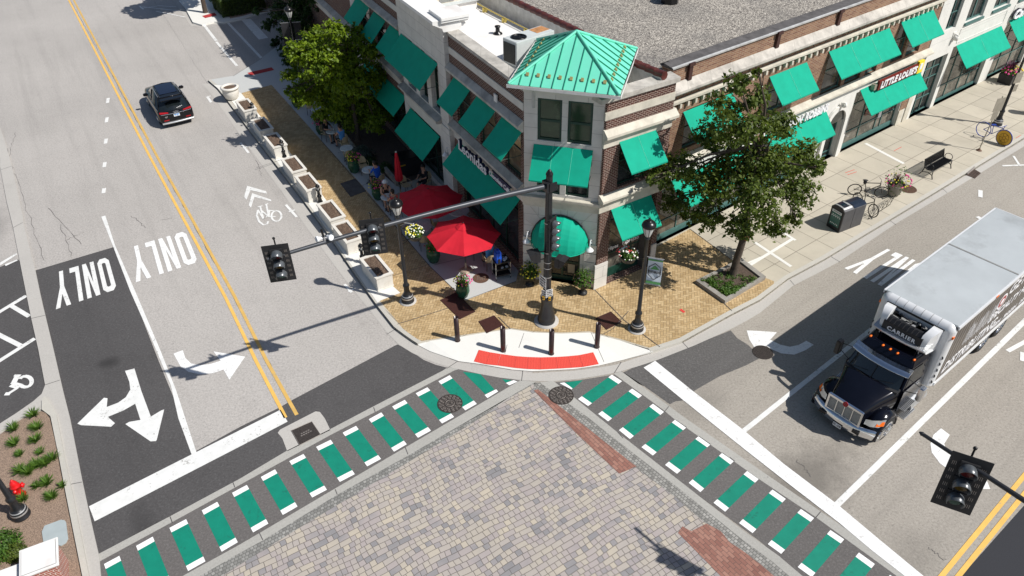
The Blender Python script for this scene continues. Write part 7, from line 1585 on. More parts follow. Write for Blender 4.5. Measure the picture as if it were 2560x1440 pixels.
for s_ in (1, -1):
    mb = MB(); q = [(-1.62, 1.0, 1.78), (-2.55, 1.045, 1.78), (-2.55, .975, 2.36), (-1.98, .93, 2.36)]; mb.add([(x, s_*(y+.006), z) for x, y, z in q], [(0,1,2,3)]); d_ = mb.build('side_window', M_['carglass'], trk, recalc=False)
    mb = MB(); mb.hexa([(x, s_*(1.02+k), z) for k in (0, .035) for x, z in ((-1.5,.8),(-2.65,.8),(-2.65,1.7),(-1.5,1.7))]); dr_ = mb.build('door', M_['truck'], trk, bevel=.012); mb = MB(); mb.box(-2.55, -2.38, s_*1.06-.015, s_*1.06+.015, 1.52, 1.56); mb.build('handle', M_['chrome'], dr_)
    mb = MB(); mb.box(-1.78, -1.52, s_*1.5-.09, s_*1.5+.09, 1.62, 2.2); mb.build('mirror', M_['chrome'] if s_ > 0 else M_['black'], trk, bevel=.035)
    mb = MB(); mb.tube([(-1.6, s_*.98, 2.25), (-1.68, s_*1.42, 2.1)], .014, 5); mb.tube([(-1.5, s_*.98, 1.75), (-1.68, s_*1.42, 1.8)], .014, 5); mb.build('mirror_arm', M_['black'], trk)
    for k, (y0, y1, z) in enumerate(((1.0, 1.22, .78), (1.08, 1.32, .46))):
        mb = MB(); mb.box(-2.5, -1.75, s_*y0 if s_ > 0 else -y1, s_*y1 if s_ > 0 else -y0, z-.04, z, 0)
        for j in range(5): yy = y0+.02+j*.045; mb.box(-2.48, -1.77, s_*yy-.008, s_*yy+.008, z, z+.012, 1)
        mb.build('step', [M_['alu'], M_['black']], trk)
    mb = MB(); mb.lathe([(.3, 0), (.3, 1.1)], 18, (-2.3, s_*.95, .5), axis=(-1, 0, 0)); mb.build('fuel_tank', M_['alu'], trk)
    mb = MB(); mb.box(-11.4, -3.0, s_*.42-.05, s_*.42+.05, .62, .9); mb.build('chassis_rail', M_['blackmat'], trk)
for y in (-.78, -.26, 0, .26, .78):
    mb = MB(); mb.lathe([(.035, -.06), (.04, .02), (.025, .05), (1e-4, .06)], 12, (-2.12+.12*(abs(y) < .5), y, 2.62), axis=(1, 0, .35)); mb.build('marker_light', M_['amber'], trk)
mb = MB(); N = 12
for i in range(N): 
    y0, y1 = -.92+1.84*i/N, -.92+1.84*(i+1)/N
    def fx(y): return -2.28-.1*(abs(y)/.9)**2
    mb.hexa([(fx(y0), y0, 2.86), (fx(y1), y1, 2.86), (-2.85, y1, 2.98), (-2.85, y0, 2.98), (fx(y0), y0, 2.89), (fx(y1), y1, 2.89), (-2.85, y1, 3.01), (-2.85, y0, 3.01)])
for i in range(30): y = -.9+1.8*i/29; mb.tube([(-2.4, y, 2.905), (-2.82, y, 3.015)], .006, 3)
for y in (-.7, .7): mb.tube([(-2.5, y, 2.6), (-2.6, y, 2.92)], .02, 5)
mb.build('roof_deflector', M_['alu'], trk)
# box body
bx0, bx1, bw, bz0, bz1 = -11.6, -3.35, 1.3, 1.05, 3.72
mb = MB(); mb.box(bx0, bx1, -bw+.012, bw-.012, bz0+.06, bz1-.06); mb.build('box_side', M_['tside'], trk)
mb = MB(); mb.box(bx0-.01, bx1+.0, -bw+.03, bw-.03, bz1-.07, bz1); r_ = mb.build('box_roof', M_['boxroof'], trk, bevel=.02); mb = MB(); mb.box(-7.75, -7.68, -bw+.04, bw-.04, bz1, bz1+.012); mb.build('roof_seam', M_['acgrey'], r_)
mb = MB()
for s_ in (1, -1): mb.box(bx0-.02, bx1, s_*bw-.03, s_*bw+.03, bz1-.13, bz1-.01); mb.box(bx0-.02, bx1, s_*bw-.03, s_*bw+.03, bz0, bz0+.12)
mb.box(bx0-.03, bx0, -bw, bw, bz0, bz1); mb.build('edge_rail', M_['boxwhite'], trk)
mb = MB(); secs = []
for i in range(7): a = (pi/2)*i/6; secs.append([(bx1-.02+.26*sin(a), y, bz1-.26+.26*cos(a)) for y in (-bw+.26, bw-.26)])
vs = [v for q in secs for v in q]; mb.add(vs, [(2*i, 2*i+1, 2*i+3, 2*i+2) for i in range(6)], 0, True)
for i in range(1, 7): y = -bw+.26+i*(2*bw-.52)/7; mb.tube([(bx1+.265*sin((pi/2)*k/6)-.02, y, bz1-.26+.265*cos((pi/2)*k/6)) for k in range(7)], .006, 4, 1)
mb.box(bx1, bx1+.2, -bw+.12, bw-.12, bz0, bz1-.26)
for s_ in (1, -1): mb.lathe([(.26, bz0), (.26, bz1-.26)], 16, (bx1-.02, s_*(bw-.26), 0)); mb.ball((bx1-.02, s_*(bw-.26), bz1-.26), .26, 16, 8)
mb.build('nose_cap', [M_['boxwhite'], M_['acgrey']], trk)
for s_ in (1, -1):
    mb = MB(); mb.box(bx1+.02, bx1+.12, s_*(bw-.02)-.03, s_*(bw-.02)+.03, bz1-.5, bz1-.4); mb.build('corner_light', M_['amber'], trk)
    mb = MB(); mb.tube([(bx1+.3, s_*.95, .9), (bx1+.3, s_*.95, 1.1)], .05, 6); 
    for k in range(5): mb.tube([(bx1+.12+.02*cos(t), s_*(bw-.12)+.09*sin(t), 1.25+k*.28+.09*cos(t)) for t in [j*pi/5 for j in range(10)]], .022, 5, closed=True)
    mb.build('hose_bracket', M_['blackmat'], trk)
for x in (-6.0,): mb = MB(); mb.box(x-.1, x+.1, bw+.03, bw+.05, bz1-.09, bz1-.03); mb.build('side_marker', M_['amber'], trk)
# lettering on the side
for s_ in (1,):
    mb = MB(); yy = bw-.005
    put_text(mb, 'DISTRIBUTING', (-5.6, yy, 1.62), (-1, 0, 0), (0, 0, 1), .62, 0, .004, .012, width=4.0, shear=.25)
    mb.build('side_lettering', M_['letterw'], trk, recalc=False); mb = MB(); put_text(mb, 'SPECIALTY FOODS', (-8.6, yy, 2.25), (-1, 0, 0), (0, 0, 1), .5, 0, .004, .01, width=4.2, shear=.25); mb.build('side_lettering', M_['letterw'], trk, recalc=False); mb = MB(); put_text(mb, 'GET', (-8.1, yy, 3.15), (-1, 0, 0), (0, 0, 1), .75, 0, .004, .01, width=1.4, shear=.2)
    mb.build('side_lettering', M_['letterw'], trk, recalc=False); mb = MB(); put_text(mb, 'FRESH   FROZEN   DRY', (-8.8, yy, 1.4), (-1, 0, 0), (0, 0, 1), .26, 0, .004, .006, width=3.0, shear=.2)
    for k in range(16): x = -4.6-.14*k; mb.add([(x, yy+.003, 2.2+.1*sin(k*2.1)), (x-.05, yy+.003, 2.2), (x-.12-.03*sin(k), yy+.003, 2.95+.2*sin(k*1.7)), (x-.09, yy+.003, 3.0)], [(0,1,2,3)])
    mb.build('side_lettering', M_['letterw'], trk, recalc=False); mb = MB(); mb.lathe([(.34, 0), (.34, .004)], 20, (-7.1, yy, 2.85), 0, axis=(0, 1, 0)); mb.lathe([(.26, 0), (.26, .008)], 20, (-7.1, yy, 2.85), 1, axis=(0, 1, 0)); mb.lathe([(.13, 0), (.13, .012)], 16, (-7.1, yy, 2.85), 0, axis=(0, 1, 0))
    mb.build('side_logo', [M_['letterw'], M_['redlens']], trk, recalc=False)
# refrigeration unit on the nose
rx0 = bx1+.2; mb = MB()
mb.loft([[(rx0, -.98, 2.62), (rx0+.5, -.9, 2.62), (rx0+.62, -.8, 2.9), (rx0+.55, -.86, 3.35), (rx0+.3, -.95, 3.5), (rx0, -.98, 3.5)], [(rx0, -.66, 2.6), (rx0+.58, -.62, 2.6), (rx0+.7, -.6, 2.9), (rx0+.62, -.62, 3.36), (rx0+.3, -.66, 3.5), (rx0, -.66, 3.5)]], 0, True)
mb.build('side_cover', M_['boxwhite'], trk); mb = MB()
mb.loft([[(rx0, .98, 2.62), (rx0+.5, .9, 2.62), (rx0+.62, .8, 2.9), (rx0+.55, .86, 3.35), (rx0+.3, .95, 3.5), (rx0, .98, 3.5)], [(rx0, .66, 2.6), (rx0+.58, .62, 2.6), (rx0+.7, .6, 2.9), (rx0+.62, .62, 3.36), (rx0+.3, .66, 3.5), (rx0, .66, 3.5)]], 0, True)
mb.build('side_cover', M_['boxwhite'], trk); mb = MB(); mb.box(rx0-.05, rx0+.3, -.66, .66, 2.62, 3.2); ru = mb.build('cooling_unit', M_['boxwhite'], trk)
mb = MB(); mb.loft([[(rx0, y, 2.58), (rx0+.56, y, 2.58), (rx0+.7, y, 2.9), (rx0+.66, y, 3.22), (rx0+.4, y, 3.34), (rx0+.38, y, 3.2), (rx0, y, 3.2)] for y in (-.68, .68)], 0, False); mb.build('front_cover', M_['blackmat'], ru)
mb = MB()
for i in range(8): y = -.6+i*.155; mb.hexa([(rx0+.655, y, 3.235), (rx0+.655, y+.1, 3.235), (rx0+.47, y+.1, 3.325), (rx0+.47, y, 3.325), (rx0+.665, y, 3.25), (rx0+.665, y+.1, 3.25), (rx0+.48, y+.1, 3.34), (rx0+.48, y, 3.34)])
mb.build('air_slot', M_['black'], ru)
g = random.Random(4); mb = MB()
for _ in range(34):
    y = g.uniform(-.62, .62); x = rx0+g.uniform(.04, .36); mm = g.choice((0, 0, 1, 1, 2)); 
    if g.random() < .5: mb.tube([(x, y, 3.2), (x+g.uniform(-.05,.05), y+g.uniform(-.1,.1), 3.3), (x+.02, y+g.uniform(-.25,.25), 3.34)], g.uniform(.015, .035), 5, mm)
    else: mb.box(x-.05, x+.05, y-.06, y+.06, 3.18, 3.26+g.uniform(0, .12), mm)
mb.build('machinery', [M_['black'], M_['acgrey'], M_['silver']], ru)
mb = MB(); put_text(mb, 'CARRIER', (rx0+.70, 0, 3.02), (0, 1, 0), (-.1, 0, 1), .2, 0, .006, .006, width=1.0, spacing=1.2); mb.build('lettering', M_['letterw'], ru, recalc=False)
mb = MB(); mb.box(rx0-.02, rx0+.06, -1.0, 1.0, 3.46, 3.52); mb.build('top_rail', M_['black'], ru)
# ------------------------------------------------------------------ the dark SUV
SA = radians(121.4); SO = Vector((-19.72, 42.02, ZR)); suv = thing('suv', SO, 'black SUV driving away on the left street, seen from behind', 'car', SA)
def cs2(x, w, zb, zm, zt, c=.0): return [(x-c, -w*.5, zb), (x, -w*.93, zb), (x, -w, zb+.16), (x, -w, zm), (x, -w*.95, zt-.05), (x, -w*.86, zt), (x-c*0, -w*.4, zt+.03), (x+c*0, w*.4, zt+.03), (x, w*.86, zt), (x, w*.95, zt-.05), (x, w, zm), (x, w, zb+.16), (x, w*.93, zb), (x-c, w*.5, zb)]
mb = MB(); mb.loft([cs2(.0,.82,.42,.62,.86), cs2(.06,.93,.3,.75,1.0), cs2(.3,.985,.24,.85,1.06), cs2(1.0,1.0,.22,.8,1.06), cs2(2.4,1.0,.22,.78,1.02), cs2(3.6,.99,.22,.78,1.03), cs2(4.3,.97,.22,.75,.98), cs2(4.75,.9,.26,.7,.9), cs2(5.0,.78,.34,.62,.8), cs2(5.07,.6,.4,.55,.68)], 0, True); mb.build('body', M_['suv'], suv)
mb = MB(); mb.loft([[(.12,-.88,1.02),(.04,0,1.04),(.12,.88,1.02),(2.4,.92,1.0),(3.72,.84,1.02),(3.95,0,1.05),(3.72,-.84,1.02),(2.4,-.92,1.0)], [(.62,-.68,1.62),(.56,0,1.66),(.62,.68,1.62),(1.7,.7,1.68),(2.75,.64,1.64),(2.85,0,1.67),(2.75,-.64,1.64),(1.7,-.7,1.68)], [(.8,-.56,1.68),(.74,0,1.71),(.8,.56,1.68),(1.7,.58,1.74),(2.6,.54,1.69),(2.68,0,1.72),(2.6,-.54,1.69),(1.7,-.58,1.74)]], 0, True); mb.build('greenhouse', M_['carglass'], suv, bevel=0)
mb = MB(); mb.loft([[(.5,-.66,1.64),(.44,0,1.67),(.5,.66,1.64),(2.78,.6,1.655),(2.84,0,1.68),(2.78,-.6,1.655)], [(.56,-.6,1.72),(.5,0,1.745),(.56,.6,1.72),(2.7,.54,1.72),(2.76,0,1.75),(2.7,-.54,1.72)]], 0, True); rfo = mb.build('roof', M_['suv'], suv, bevel=.02); mb = MB(); mb.loft([[(.95,-.5,1.748),(.95,.5,1.748)],[(1.7,-.5,1.762),(1.7,.5,1.762)],[(2.6,-.46,1.748),(2.6,.46,1.748)]], 0, True, caps=False, closed=False); mb.build('sunroof', M_['sun_roof'], rfo, recalc=False)
for s_ in (1, -1):
    mb = MB(); mb.tube([(.75, s_*.64, 1.72), (.9, s_*.66, 1.77), (2.3, s_*.63, 1.77), (2.6, s_*.59, 1.72)], .018, 6); mb.build('roof_rail', M_['alu'], suv)
    mb = MB(); mb.tube([(.35, s_*.93, 1.06), (1.4, s_*.965, 1.045), (2.6, s_*.965, 1.045), (3.65, s_*.87, 1.07)], .014, 5); mb.build('window_trim', M_['chrome'], suv)
    for x0, x1 in ((.1, .62), (1.15, 1.2), (2.2, 2.27)): mb = MB(); mb.tube([(x0+.05, s_*.91, 1.05), (x1+.12, s_*.695, 1.64)], .035, 5); mb.build('pillar', M_['suv'], suv)
    mb = MB(); mb.box(3.0, 3.2, s_*1.06-.14, s_*1.06+.14, 1.03, 1.19); mb.build('wing_mirror', M_['suv'], suv, bevel=.04)
    mb = MB(); mb.hexa([(-.03, s_*.42, .92), (-.0, s_*.9, .95), (.05, s_*.9, .95), (.05, s_*.42, .92), (.0, s_*.42, .98), (.05, s_*.91, 1.05), (.1, s_*.91, 1.05), (.08, s_*.42, .98)]); mb.build('tail_light', M_['redlens'], suv, bevel=.01)
    mb = MB(); mb.box(-.03, .03, s_*.62-.14, s_*.62+.14, .5, .545); mb.build('fog_light', M_['redlens'], suv)
    for x in (.95, 3.95): car_wheel(suv, x, .98*s_, .37, .26, 'alu')
mb = MB(); mb.tube([(.0, -.86, .9), (-.035, -.4, .885), (-.045, 0, .88), (-.035, .4, .885), (.0, .86, .9)], .018, 6); mb.build('chrome_strip', M_['chrome'], suv)
mb = MB(); mb.loft([[(x, y, z) for x, z in ((-.03-.05*(1-(y/.9)**2), .3), (-.06-.05*(1-(y/.9)**2), .35), (-.0, .42), (.05, .3))] for y in (-.9, -.6, -.2, .2, .6, .9)], 0, True); mb.build('rear_skirt', M_['alu'], suv)
mb = MB(); mb.box(-.055, -.035, -.17, .17, .68, .83, 0); mb.box(-.058, -.055, -.15, .15, .78, .82, 1); put_text(mb, '7 B', (-.058, 0, .73), (0, -1, 0), (0, 0, 1), .09, 1, .002, .002, width=.2); mb.build('number_plate', [M_['plate'], M_['cl_lblue']], suv)
mb = MB()
for k in range(4): hoop(mb, (-.04, -.105+k*.07, .965), .045, (1, 0, .1), .008)
mb.build('ring_badge', M_['chrome'], suv); mb = MB(); put_text(mb, 'Q7', (-.045, .6, .74), (0, -1, 0), (0, 0, 1), .1, 0, .004, .004, width=.16); mb.build('badge', M_['chrome'], suv, recalc=False)
mb = MB(); mb.tube([(.02, -.1, 1.14), (.1, -.45, 1.2)], .012, 5); mb.build('wiper', M_['alu'], suv)
mb = MB(); mb.box(.05, .42, -.64, .64, 1.66, 1.70); mb.build('spoiler', M_['suv'], suv, bevel=.015)
# ------------------------------------------------------------------ trees and planting
def tree(name, base, label, blobs, leafm, nleaf, size, trunk, limbs, seed, depth=1.6, tr=.14, droop=.2, group=None):
    """blobs = (px, py, radius in photo px): where the foliage masses stand, each given its own depth round the trunk"""
    g = random.Random(seed); t = thing(name, Vector(base), label, 'tree', group=group); B = Vector(base)
    cen = []
    for i, (px, py, r) in enumerate(blobs):
        q0 = vpt(px, py, base); q1 = vpt(px+r, py, base); R = (q1-q0).length
        off = g.uniform(-1, 1)*depth; q = vpt(px, py, base, off); cen.append((q-B, R))
    mb = MB(); top = Vector(trunk[-1])
    mb.tube([Vector(p) for p in trunk], [tr*(1-.5*i/(len(trunk)-1)) for i in range(len(trunk))], 10); mb.lathe([(tr*1.6, -.02), (tr*1.15, .14), (tr, .4)], 10, trunk[0], cap=False)
    tk = mb.build('trunk', M_['bark'], t)
    mb = MB()
    for c, R in cen:
        s_ = Vector(trunk[g.randrange(max(1, len(trunk)-3), len(trunk))]); m1 = s_.lerp(c, .5)+Vector((g.uniform(-.2,.2), g.uniform(-.2,.2), .25)); mb.tube([s_, m1, c], [tr*.42, tr*.26, .02], 6)
        for _ in range(4):
            e = c+Vector((g.uniform(-1,1), g.uniform(-1,1), g.uniform(-.7,.9)))*R*.9; mb.tube([m1.lerp(c, g.uniform(.2, 1)), e], [.03, .008], 4)
    mb.build('limb', M_['bark'], t)
    # foliage: many twig clusters, each a spray of leaves, on the shell and inside of every mass
    vs = []; fs = []; tot = sum(R**2 for _, R in cen)
    for c, R in cen:
        n = int(nleaf*R*R/tot); k = max(8, int(n/16))
        subs = []
        for _ in range(k):
            v = Vector((g.gauss(0, 1), g.gauss(0, 1), g.gauss(0, 1))).normalized(); rr = R*(g.uniform(.35, 1.08))
            p = c+Vector((v.x*rr, v.y*rr, v.z*rr*.8)); subs.append((p, v))
        for p, v in subs:
            sr = g.uniform(.12, .3)*min(1, R)
            for _ in range(16):
                w = Vector((g.gauss(0, .55), g.gauss(0, .55), g.gauss(0, .4)))*sr; q = p+w
                d = (v*.5+Vector((g.uniform(-.8,.8), g.uniform(-.8,.8), g.uniform(-.1,1.0)))).normalized(); u = d.orthogonal().normalized(); u = Matrix.Rotation(g.uniform(0, 6.28), 3, d) @ u; x = d.cross(u); s_ = size*g.uniform(.6, 1.35); b = len(vs)
                vs += [tuple(q-u*s_*.55), tuple(q+x*s_*.3-d*s_*.06), tuple(q+u*s_*.6-Vector((0,0,s_*droop))), tuple(q-x*s_*.3-d*s_*.06)]; fs.append((b, b+1, b+2, b+3))
    mb = MB(); mb.add(vs, fs); mb.build('crown', M_[leafm], t, recalc=False, uv=False)
    return t
TR = G(1832, 692)
tR = tree('street_tree', TR+Vector((0,0,.1)), 'large dark green tree in the stone tree pit on the right pavement', [(1850,205,40),(1885,245,52),(1812,265,48),(1945,315,58),(1860,320,70),(1775,340,52),(2010,385,55),(1925,400,75),(1835,410,80),(1705,425,55),(1650,438,38),(1775,460,62),(1690,500,45),(1885,495,70),(1990,470,62),(2040,420,34),(1770,540,45),(1850,565,48),(1935,560,45),(1990,545,30),(1725,545,28),(1660,395,20),(1895,180,16)],
     'leaf_r', 21000, .15, [(0,0,0),(.02,.02,.8),(.1,.03,1.6),(.16,.06,2.4),(.1,.1,3.2),(.15,.12,4.2),(.1,.1,5.2),(.05,.1,6.2)], 6, 21, 1.5, .17, group='leafy trees')
mb = MB(); mb.ball((.2,-.13,2.05), .13, 10, 8, sc=(.9,.6,1.5)); mb.build('bark_wound', M_['barkw'], tR)
TL_ = G(895, 352)
tree('street_tree', TL_, 'bright yellow green tree between the cafe tables and the building', [(785,95,36),(835,80,34),(750,130,38),(890,85,36),(730,185,26),(800,150,60),(865,135,55),(925,120,34),(790,215,55),(870,205,65),(940,190,48),(750,240,30),(835,265,48),(905,265,52),(960,255,38),(800,285,22),(880,305,34),(940,305,34),(985,285,26),(720,225,16)],
     'leaf_l', 27000, .17, [(0,0,0),(.05,0,1),(.0,.05,2),(.05,.1,3),(0,.1,4),(0,.1,5)], 5, 22, 1.0, .14, group='leafy trees')
TD = G(852, 118)
tree('street_tree', TD, 'deep green broad tree at the top left partly behind the bright tree', [(690,105,18),(672,60,22),(705,25,34),(740,70,42),(765,15,48),(715,130,22),(810,50,50),(850,5,52),(800,-50,80),(880,45,34),(720,-60,60),(700,165,20),(735,150,28),(690,195,18),(640,30,14)],
     'leaf_d', 22000, .2, [(0,0,0),(.1,0,1.2),(.3,.1,2.4),(.5,.2,3.6),(.4,.2,4.8)], 5, 23, 2.2, .22, group='leafy trees')
def plainbush(name, base, R, H, label, leafm, n, size, seed, cat='shrub', box=None, rz=0):
    g = random.Random(seed); t = thing(name, Vector(base), label, cat, rz); mb = MB()
    for _ in range(6): a = g.uniform(0, 6.28); mb.tube([(0, 0, 0), (R*.5*cos(a), R*.5*sin(a), H*.6)], [.03, .01], 5)
    mb.build('stem', M_['bark'], t); vs = []; fs = []
    for _ in range(n):
        if box:
            bx_, by_ = box; p = Vector((g.uniform(-bx_, bx_), g.uniform(-by_, by_), g.uniform(.05, H))); k = g.randrange(3)
            if k == 0: p.x = bx_*g.choice((-1, 1))*g.uniform(.93, 1.02)
            elif k == 1: p.y = by_*g.choice((-1, 1))*g.uniform(.93, 1.02)
            else: p.z = H*g.uniform(.93, 1.02)
            p += Vector((sin(p.y*5)*.05, sin(p.x*4)*.05, sin(p.x*6+p.y*5)*.04)); v = Vector((p.x/bx_, p.y/by_, p.z/H)).normalized()
        else:
            v = Vector((g.gauss(0,1), g.gauss(0,1), abs(g.gauss(0,1)))).normalized(); lump = .8+.22*noise.noise(v*2.3+Vector((seed, 0, 0))); p = Vector((v.x*R, v.y*R, v.z*H))*lump*g.uniform(.55, 1.05)
        d = (v+Vector((g.uniform(-.8,.8), g.uniform(-.8,.8), g.uniform(-.3,.8)))).normalized(); u = d.orthogonal().normalized(); u = Matrix.Rotation(g.uniform(0, 6.28), 3, d) @ u; x = d.cross(u); s_ = size*g.uniform(.6, 1.3); b = len(vs)
        vs += [tuple(p-u*s_*.5), tuple(p+x*s_*.33), tuple(p+u*s_*.5), tuple(p-x*s_*.33)]; fs.append((b, b+1, b+2, b+3))
    mb = MB(); mb.add(vs, fs); mb.build('foliage', M_[leafm], t, recalc=False, uv=False)
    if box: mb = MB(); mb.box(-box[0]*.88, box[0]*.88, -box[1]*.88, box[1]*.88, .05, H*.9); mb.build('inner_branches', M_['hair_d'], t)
    return t
hp = G(600, 22); plainbush('hedge', hp, 1, 1.3, 'clipped dark green box hedge at the top edge by the far corner', 'hedge', 15000, .11, 41, 'hedge', box=(1.75, 1.6), rz=radians(32))
plainbush('shrub', G(540, 0), .7, .9, 'small lighter green shrub left of the clipped hedge at the top edge', 'plant', 1400, .11, 42)
plainbush('shrub', G(5, 1372, ZR+.07), .75, .7, 'bright green leafy shrub at the left edge near the brick pillar', 'plant', 2600, .07, 43)
plainbush('shrub', G(40, 1385, ZR+.07), .42, .45, 'small darker green shrub touching the brick pillar cap', 'leaf_r', 1300, .06, 44)
plainbush('shrub', G(905, 400), .9, 1.1, 'grey green shrub in the shaded bed behind the empty table', 'grey_leaf', 2200, .1, 45); plainbush('shrub', G(925, 412), .55, .6, 'low mid green shrub in the shaded bed behind the person in blue', 'leaf_d', 1000, .09, 46)
plainbush('shrub', G(850, 300), .8, .8, 'dark shrub in the bed beneath the bright tree', 'leaf_d', 1200, .1, 47); plainbush('shrub', G(965, 425), .5, .6, 'dark low shrub by the stone edging and folded umbrella', 'leaf_d', 900, .09, 48)
for i, (x, y) in enumerate(((680, 12), (640, -5))): plainbush('shrub', G(x, y), .8, .6, ['brownish dry shrub right of the clipped hedge', 'dry shrub behind the clipped hedge at the top edge'][i], 'soil2', 900, .12, 50+i)
# tree standing beyond the top edge whose shade falls on the far road
g0 = Vector((-24.5, 62.5, 0)); sh = thing('street_tree', g0, 'tree just above the top edge that shades the far left road', 'tree', group='leafy trees'); gg = random.Random(60); mb = MB(); mb.tube([(0,0,0), (.1,0,2.5), (0,.1,5)], [.2,.16,.1], 8); mb.build('trunk', M_['bark'], sh); vs = []; fs = []
for _ in range(5200):
    v = Vector((gg.gauss(0,1), gg.gauss(0,1), gg.gauss(0,1))).normalized()*(.75+.3*gg.random()); k = gg.choice(((0,0,5.4,1.7),(1.4,.6,5.2,1.4),(-1.5,-.2,5.0,1.4),(.2,1.2,6.0,1.3),(-.9,-1.4,4.8,1.1))); p = Vector((k[0]+v.x*k[3], k[1]+v.y*k[3], k[2]+v.z*k[3]*.8)); d = Vector((gg.uniform(-1,1), gg.uniform(-1,1), gg.uniform(0,1))).normalized(); u = d.orthogonal(); x = d.cross(u); b = len(vs); vs += [tuple(p-u*.14), tuple(p+x*.09), tuple(p+u*.14), tuple(p-x*.09)]; fs.append((b,b+1,b+2,b+3))
mb = MB(); mb.add(vs, fs); mb.build('crown', M_['leaf_d'], sh, recalc=False, uv=False)
# strappy tufts in the mulch bed
tuf = [K070((310,1240))[0], K070((130,1370))[0], K070((345,1360))[0]]+K0B((135,240),(335,205),(370,315),(185,335),(190,490),(262,505),(335,440),(415,425),(482,375),(432,600),(215,745),(480,725),(335,625),(570,625))
wh = ['nearest the rounded kerb corner', 'at the left edge near the rounded kerb', 'by the kerb below the rounded corner', 'in the left column, third down', 'in the kerb-side column, third down', 'small one by the kerb above the long clump', 'small one left of the long clump', 'at the left end of the long clump', 'second in the long clump from the left', 'in the middle of the long clump', 'fourth in the long clump from the left', 'at the right end of the long clump', 'beside the kerb right of the red hydrant', 'in front of the red hydrant', 'just above the grey box lid by the kerb', 'faint small one right of the red hydrant', 'tiny one pressed against the kerb']
for i, (x, y) in enumerate(tuf):
    t = thing('grass_tuft', G(x, y, ZR+.07), 'green strappy grass tuft '+wh[i], 'plant', rnd.uniform(0, 6), 'grass tufts in the mulch bed'); g = random.Random(100+i); mb = MB(); s_ = .7 if i in (5, 6, 15, 16) else 1; spikes(mb, (0, 0, 0), int(90*s_), .36*s_, g, 0, 1.5, .011); mb.build('blades', M_['grassm'], t, recalc=False)
# ------------------------------------------------------------------ people
def skinned(name, verts, edges, rad, tags, mats, parent, M=Matrix.Identity(4), sub=1):
    me = bpy.data.meshes.new(name); me.from_pydata([tuple(v) for v in verts], edges, []); o = bpy.data.objects.new(name, me); link(o)
    md = o.modifiers.new('Skin', 'SKIN'); md.use_smooth_shade = True
    if not me.skin_vertices: 
        bm = bmesh.new(); bm.from_mesh(me); bm.verts.layers.skin.verify(); bm.to_mesh(me); bm.free()
    for i, sv in enumerate(me.skin_vertices[0].data): sv.radius = (rad[i], rad[i]); sv.use_root = (i == 0)
    sb = o.modifiers.new('Sub', 'SUBSURF'); sb.levels = sub; sb.render_levels = sub
    dg = bpy.context.evaluated_depsgraph_get(); dg.update(); m2 = bpy.data.meshes.new_from_object(o.evaluated_get(dg)); bpy.data.objects.remove(o)
    names = sorted(set(tags)); m2.materials.clear()
    for n_ in names: m2.materials.append(mats[n_])
    segs = [(Vector(verts[a]), Vector(verts[b]), tags[b]) for a, b in edges]
    for p in m2.polygons:
        c = p.center; best = None
        for a, b, tg in segs:
            ab = b-a; u = max(0, min(1, (c-a).dot(ab)/max(ab.dot(ab), 1e-9))); d = (c-a-ab*u).length
            if best is None or d < best[0]: best = (d, tg)
        p.material_index = names.index(best[1]); p.use_smooth = True
    r = bpy.data.objects.new(name, m2); link(r, parent); return r
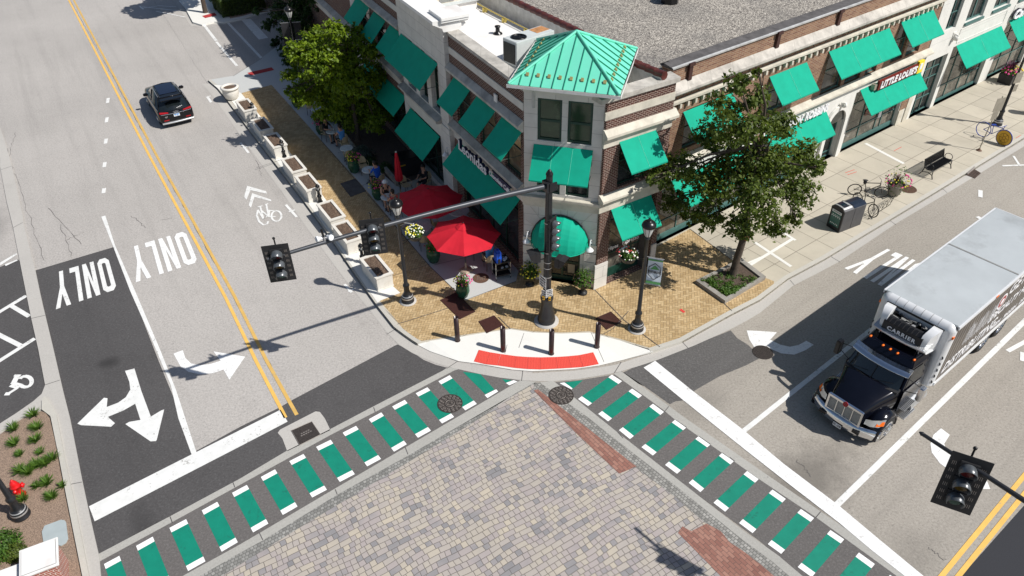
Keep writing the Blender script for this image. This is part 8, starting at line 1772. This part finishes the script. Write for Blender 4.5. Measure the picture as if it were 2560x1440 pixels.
def person(px, py, tgt, chl, label, shirt, pants, hair='hair_d', hat=None, lean=.0, shoes='cl_black', zh=1.28, standing=False, sleeves=True, arms=(.0, .0)):
    hd_ = G(px, py, zh); f = face(hd_, tgt); t = thing('person', Vector((hd_.x, hd_.y, .012))-Vector((cos(f), sin(f), 0))*(.08+lean*.4), label, 'person', f-pi/2)
    V = []; E = []; R_ = []; T_ = []
    def v(p, r, tg, par=None):
        V.append(Vector(p)); R_.append(r); T_.append(tg)
        if par is not None: E.append((par, len(V)-1))
        return len(V)-1
    L = lean; pel = v((0, 0, .55), .15, 'p'); sp_ = v((0, .02+L*.3, .74), .14, 's', pel); chs = v((0, .04+L*.75, .98), .155, 's', sp_); nk = v((0, .06+L, 1.16), .058, 'k', chs); hb = v((0, .09+L, 1.25), .075, 'k', nk); hm = v((0, .10+L, 1.32), .092, 'k', hb); v((0, .09+L, 1.39), .07, 'k', hm)
    v((0, .185+L, 1.285), .022, 'k', hb)
    for s_ in (-1, 1):
        sh_ = v((s_*.18, .04+L*.8, 1.06), .065, 's', chs); el = v((s_*.25, .18+L*.8+arms[0], .84), .046, 's' if sleeves else 'k', sh_); m_ = v((s_*.2, .3+L+arms[1], .82), .04, 'k', el); wr = v((s_*.12, .42+L+arms[1], .83), .03, 'k', m_); pm = v((s_*.105, .48+L+arms[1], .825), .033, 'k', wr)
        for j in range(4): k1 = v((s_*.105+(j-1.5)*.019, .53+L+arms[1]+.006*(1-abs(j-1.4)), .822), .0095, 'k', pm); v((s_*.105+(j-1.5)*.021, .565+L+arms[1]+.012*(j in (1, 2)), .806), .008, 'k', k1)
        th = v((s_*.105-s_*.035, .49+L+arms[1], .822), .011, 'k', pm); v((s_*.105-s_*.055, .525+L+arms[1], .812), .009, 'k', th)
        hp_ = v((s_*.1, .06, .53), .105, 'p', pel); kn = v((s_*.15, .46, .52), .072, 'p', hp_); cf = v((s_*.15, .5, .32), .058, 'l', kn); an_ = v((s_*.15, .5, .1), .036, 'l', cf); he = v((s_*.15, .5, .05), .042, 'o', an_); v((s_*.16, .66, .035), .035, 'o', he)
    mats = {'s': M_[shirt], 'p': M_[pants], 'k': M_['skin'], 'l': M_['skin'], 'o': M_[shoes]}
    b = skinned('body', V, E, R_, T_, mats, t)
    hc = Vector((0, .085+L, 1.35)); mb = MB(); mb.ball(hc+Vector((0, -.012, .015)), .108, 14, 9, sc=(.93, 1.05, 1.02), zmin=-.25 if not hat else .0); mb.ball(hc+Vector((0, -.05, -.04)), .085, 12, 8, sc=(1, .8, 1.05)); mb.build('hair', M_[hair], t)
    if hat: mb = MB(); mb.ball(hc+Vector((0, -.0, .03)), .118, 14, 8, sc=(.95, 1.05, .9), zmin=-.1); mb.lathe([(.11, 0), (.15, -.012), (.15, -.018), (.1, -.01)], 16, hc+Vector((0, .03, .03))); mb.build('hat', M_[hat], t)
    mb = MB()
    for s_ in (-1, 1): mb.ball((s_*.032, .178+L, 1.325), .011, 6, 4, 0); mb.ball((s_*.088, .085+L, 1.31), .02, 6, 4, 1, sc=(.4, .8, 1.3))
    mb.tube([(-.025, .178+L, 1.262), (0, .186+L, 1.26), (.025, .178+L, 1.262)], .006, 4, 2); mb.build('face', [M_['hair_d'], M_['skin'], M_['cl_red']], t)
    used_ch = chair(t.location+Vector((cos(f), sin(f), 0))*-.02, f, chl); return t
person(812, 300, TB['a'], 'wicker chair that the person in the black top sits on', 'person in a black top and grey trousers seated at the far cafe table', 'cl_black', 'cl_grey')
person(850, 321, TB['a'], 'wicker chair that the person in sky blue sits on', 'person in a sky blue shirt seated right of the far cafe table', 'cl_lblue', 'cl_black', lean=.08, zh=1.24, sleeves=False)
person(939, 414, TB['c'], 'wicker chair that the person in royal blue sits on', 'person in a royal blue t-shirt bent over at the cafe table', 'cl_blue', 'cl_black', lean=.14, zh=1.22)
person(962, 460, TB['d'], 'wicker chair that the person in the white cap sits on', 'person with a white cap resting head on hands at the small table', 'cl_black', 'cl_black', 'hair_g', hat='cl_white', lean=.1, zh=1.22, sleeves=False)
person(982, 482, TB['d'], 'wicker chair of the red-topped person behind the lamp', 'person with dark hair and a red top at the small table behind the lamp', 'cl_red', 'cl_grey', lean=.04, sleeves=False)
person(1058, 419, G(1045, 455, .7), 'wicker chair in deep shade under the person dressed in black', 'person dressed in black seated in the shade beyond the red umbrella', 'cl_black', 'cl_black', lean=.03)
person(1221, 608, TB['g'], 'wicker chair of the person under the sunlit umbrella rim', 'person in a pale top mostly hidden under the right rim of the sunlit umbrella', 'cl_lblue', 'cl_grey', lean=.0)
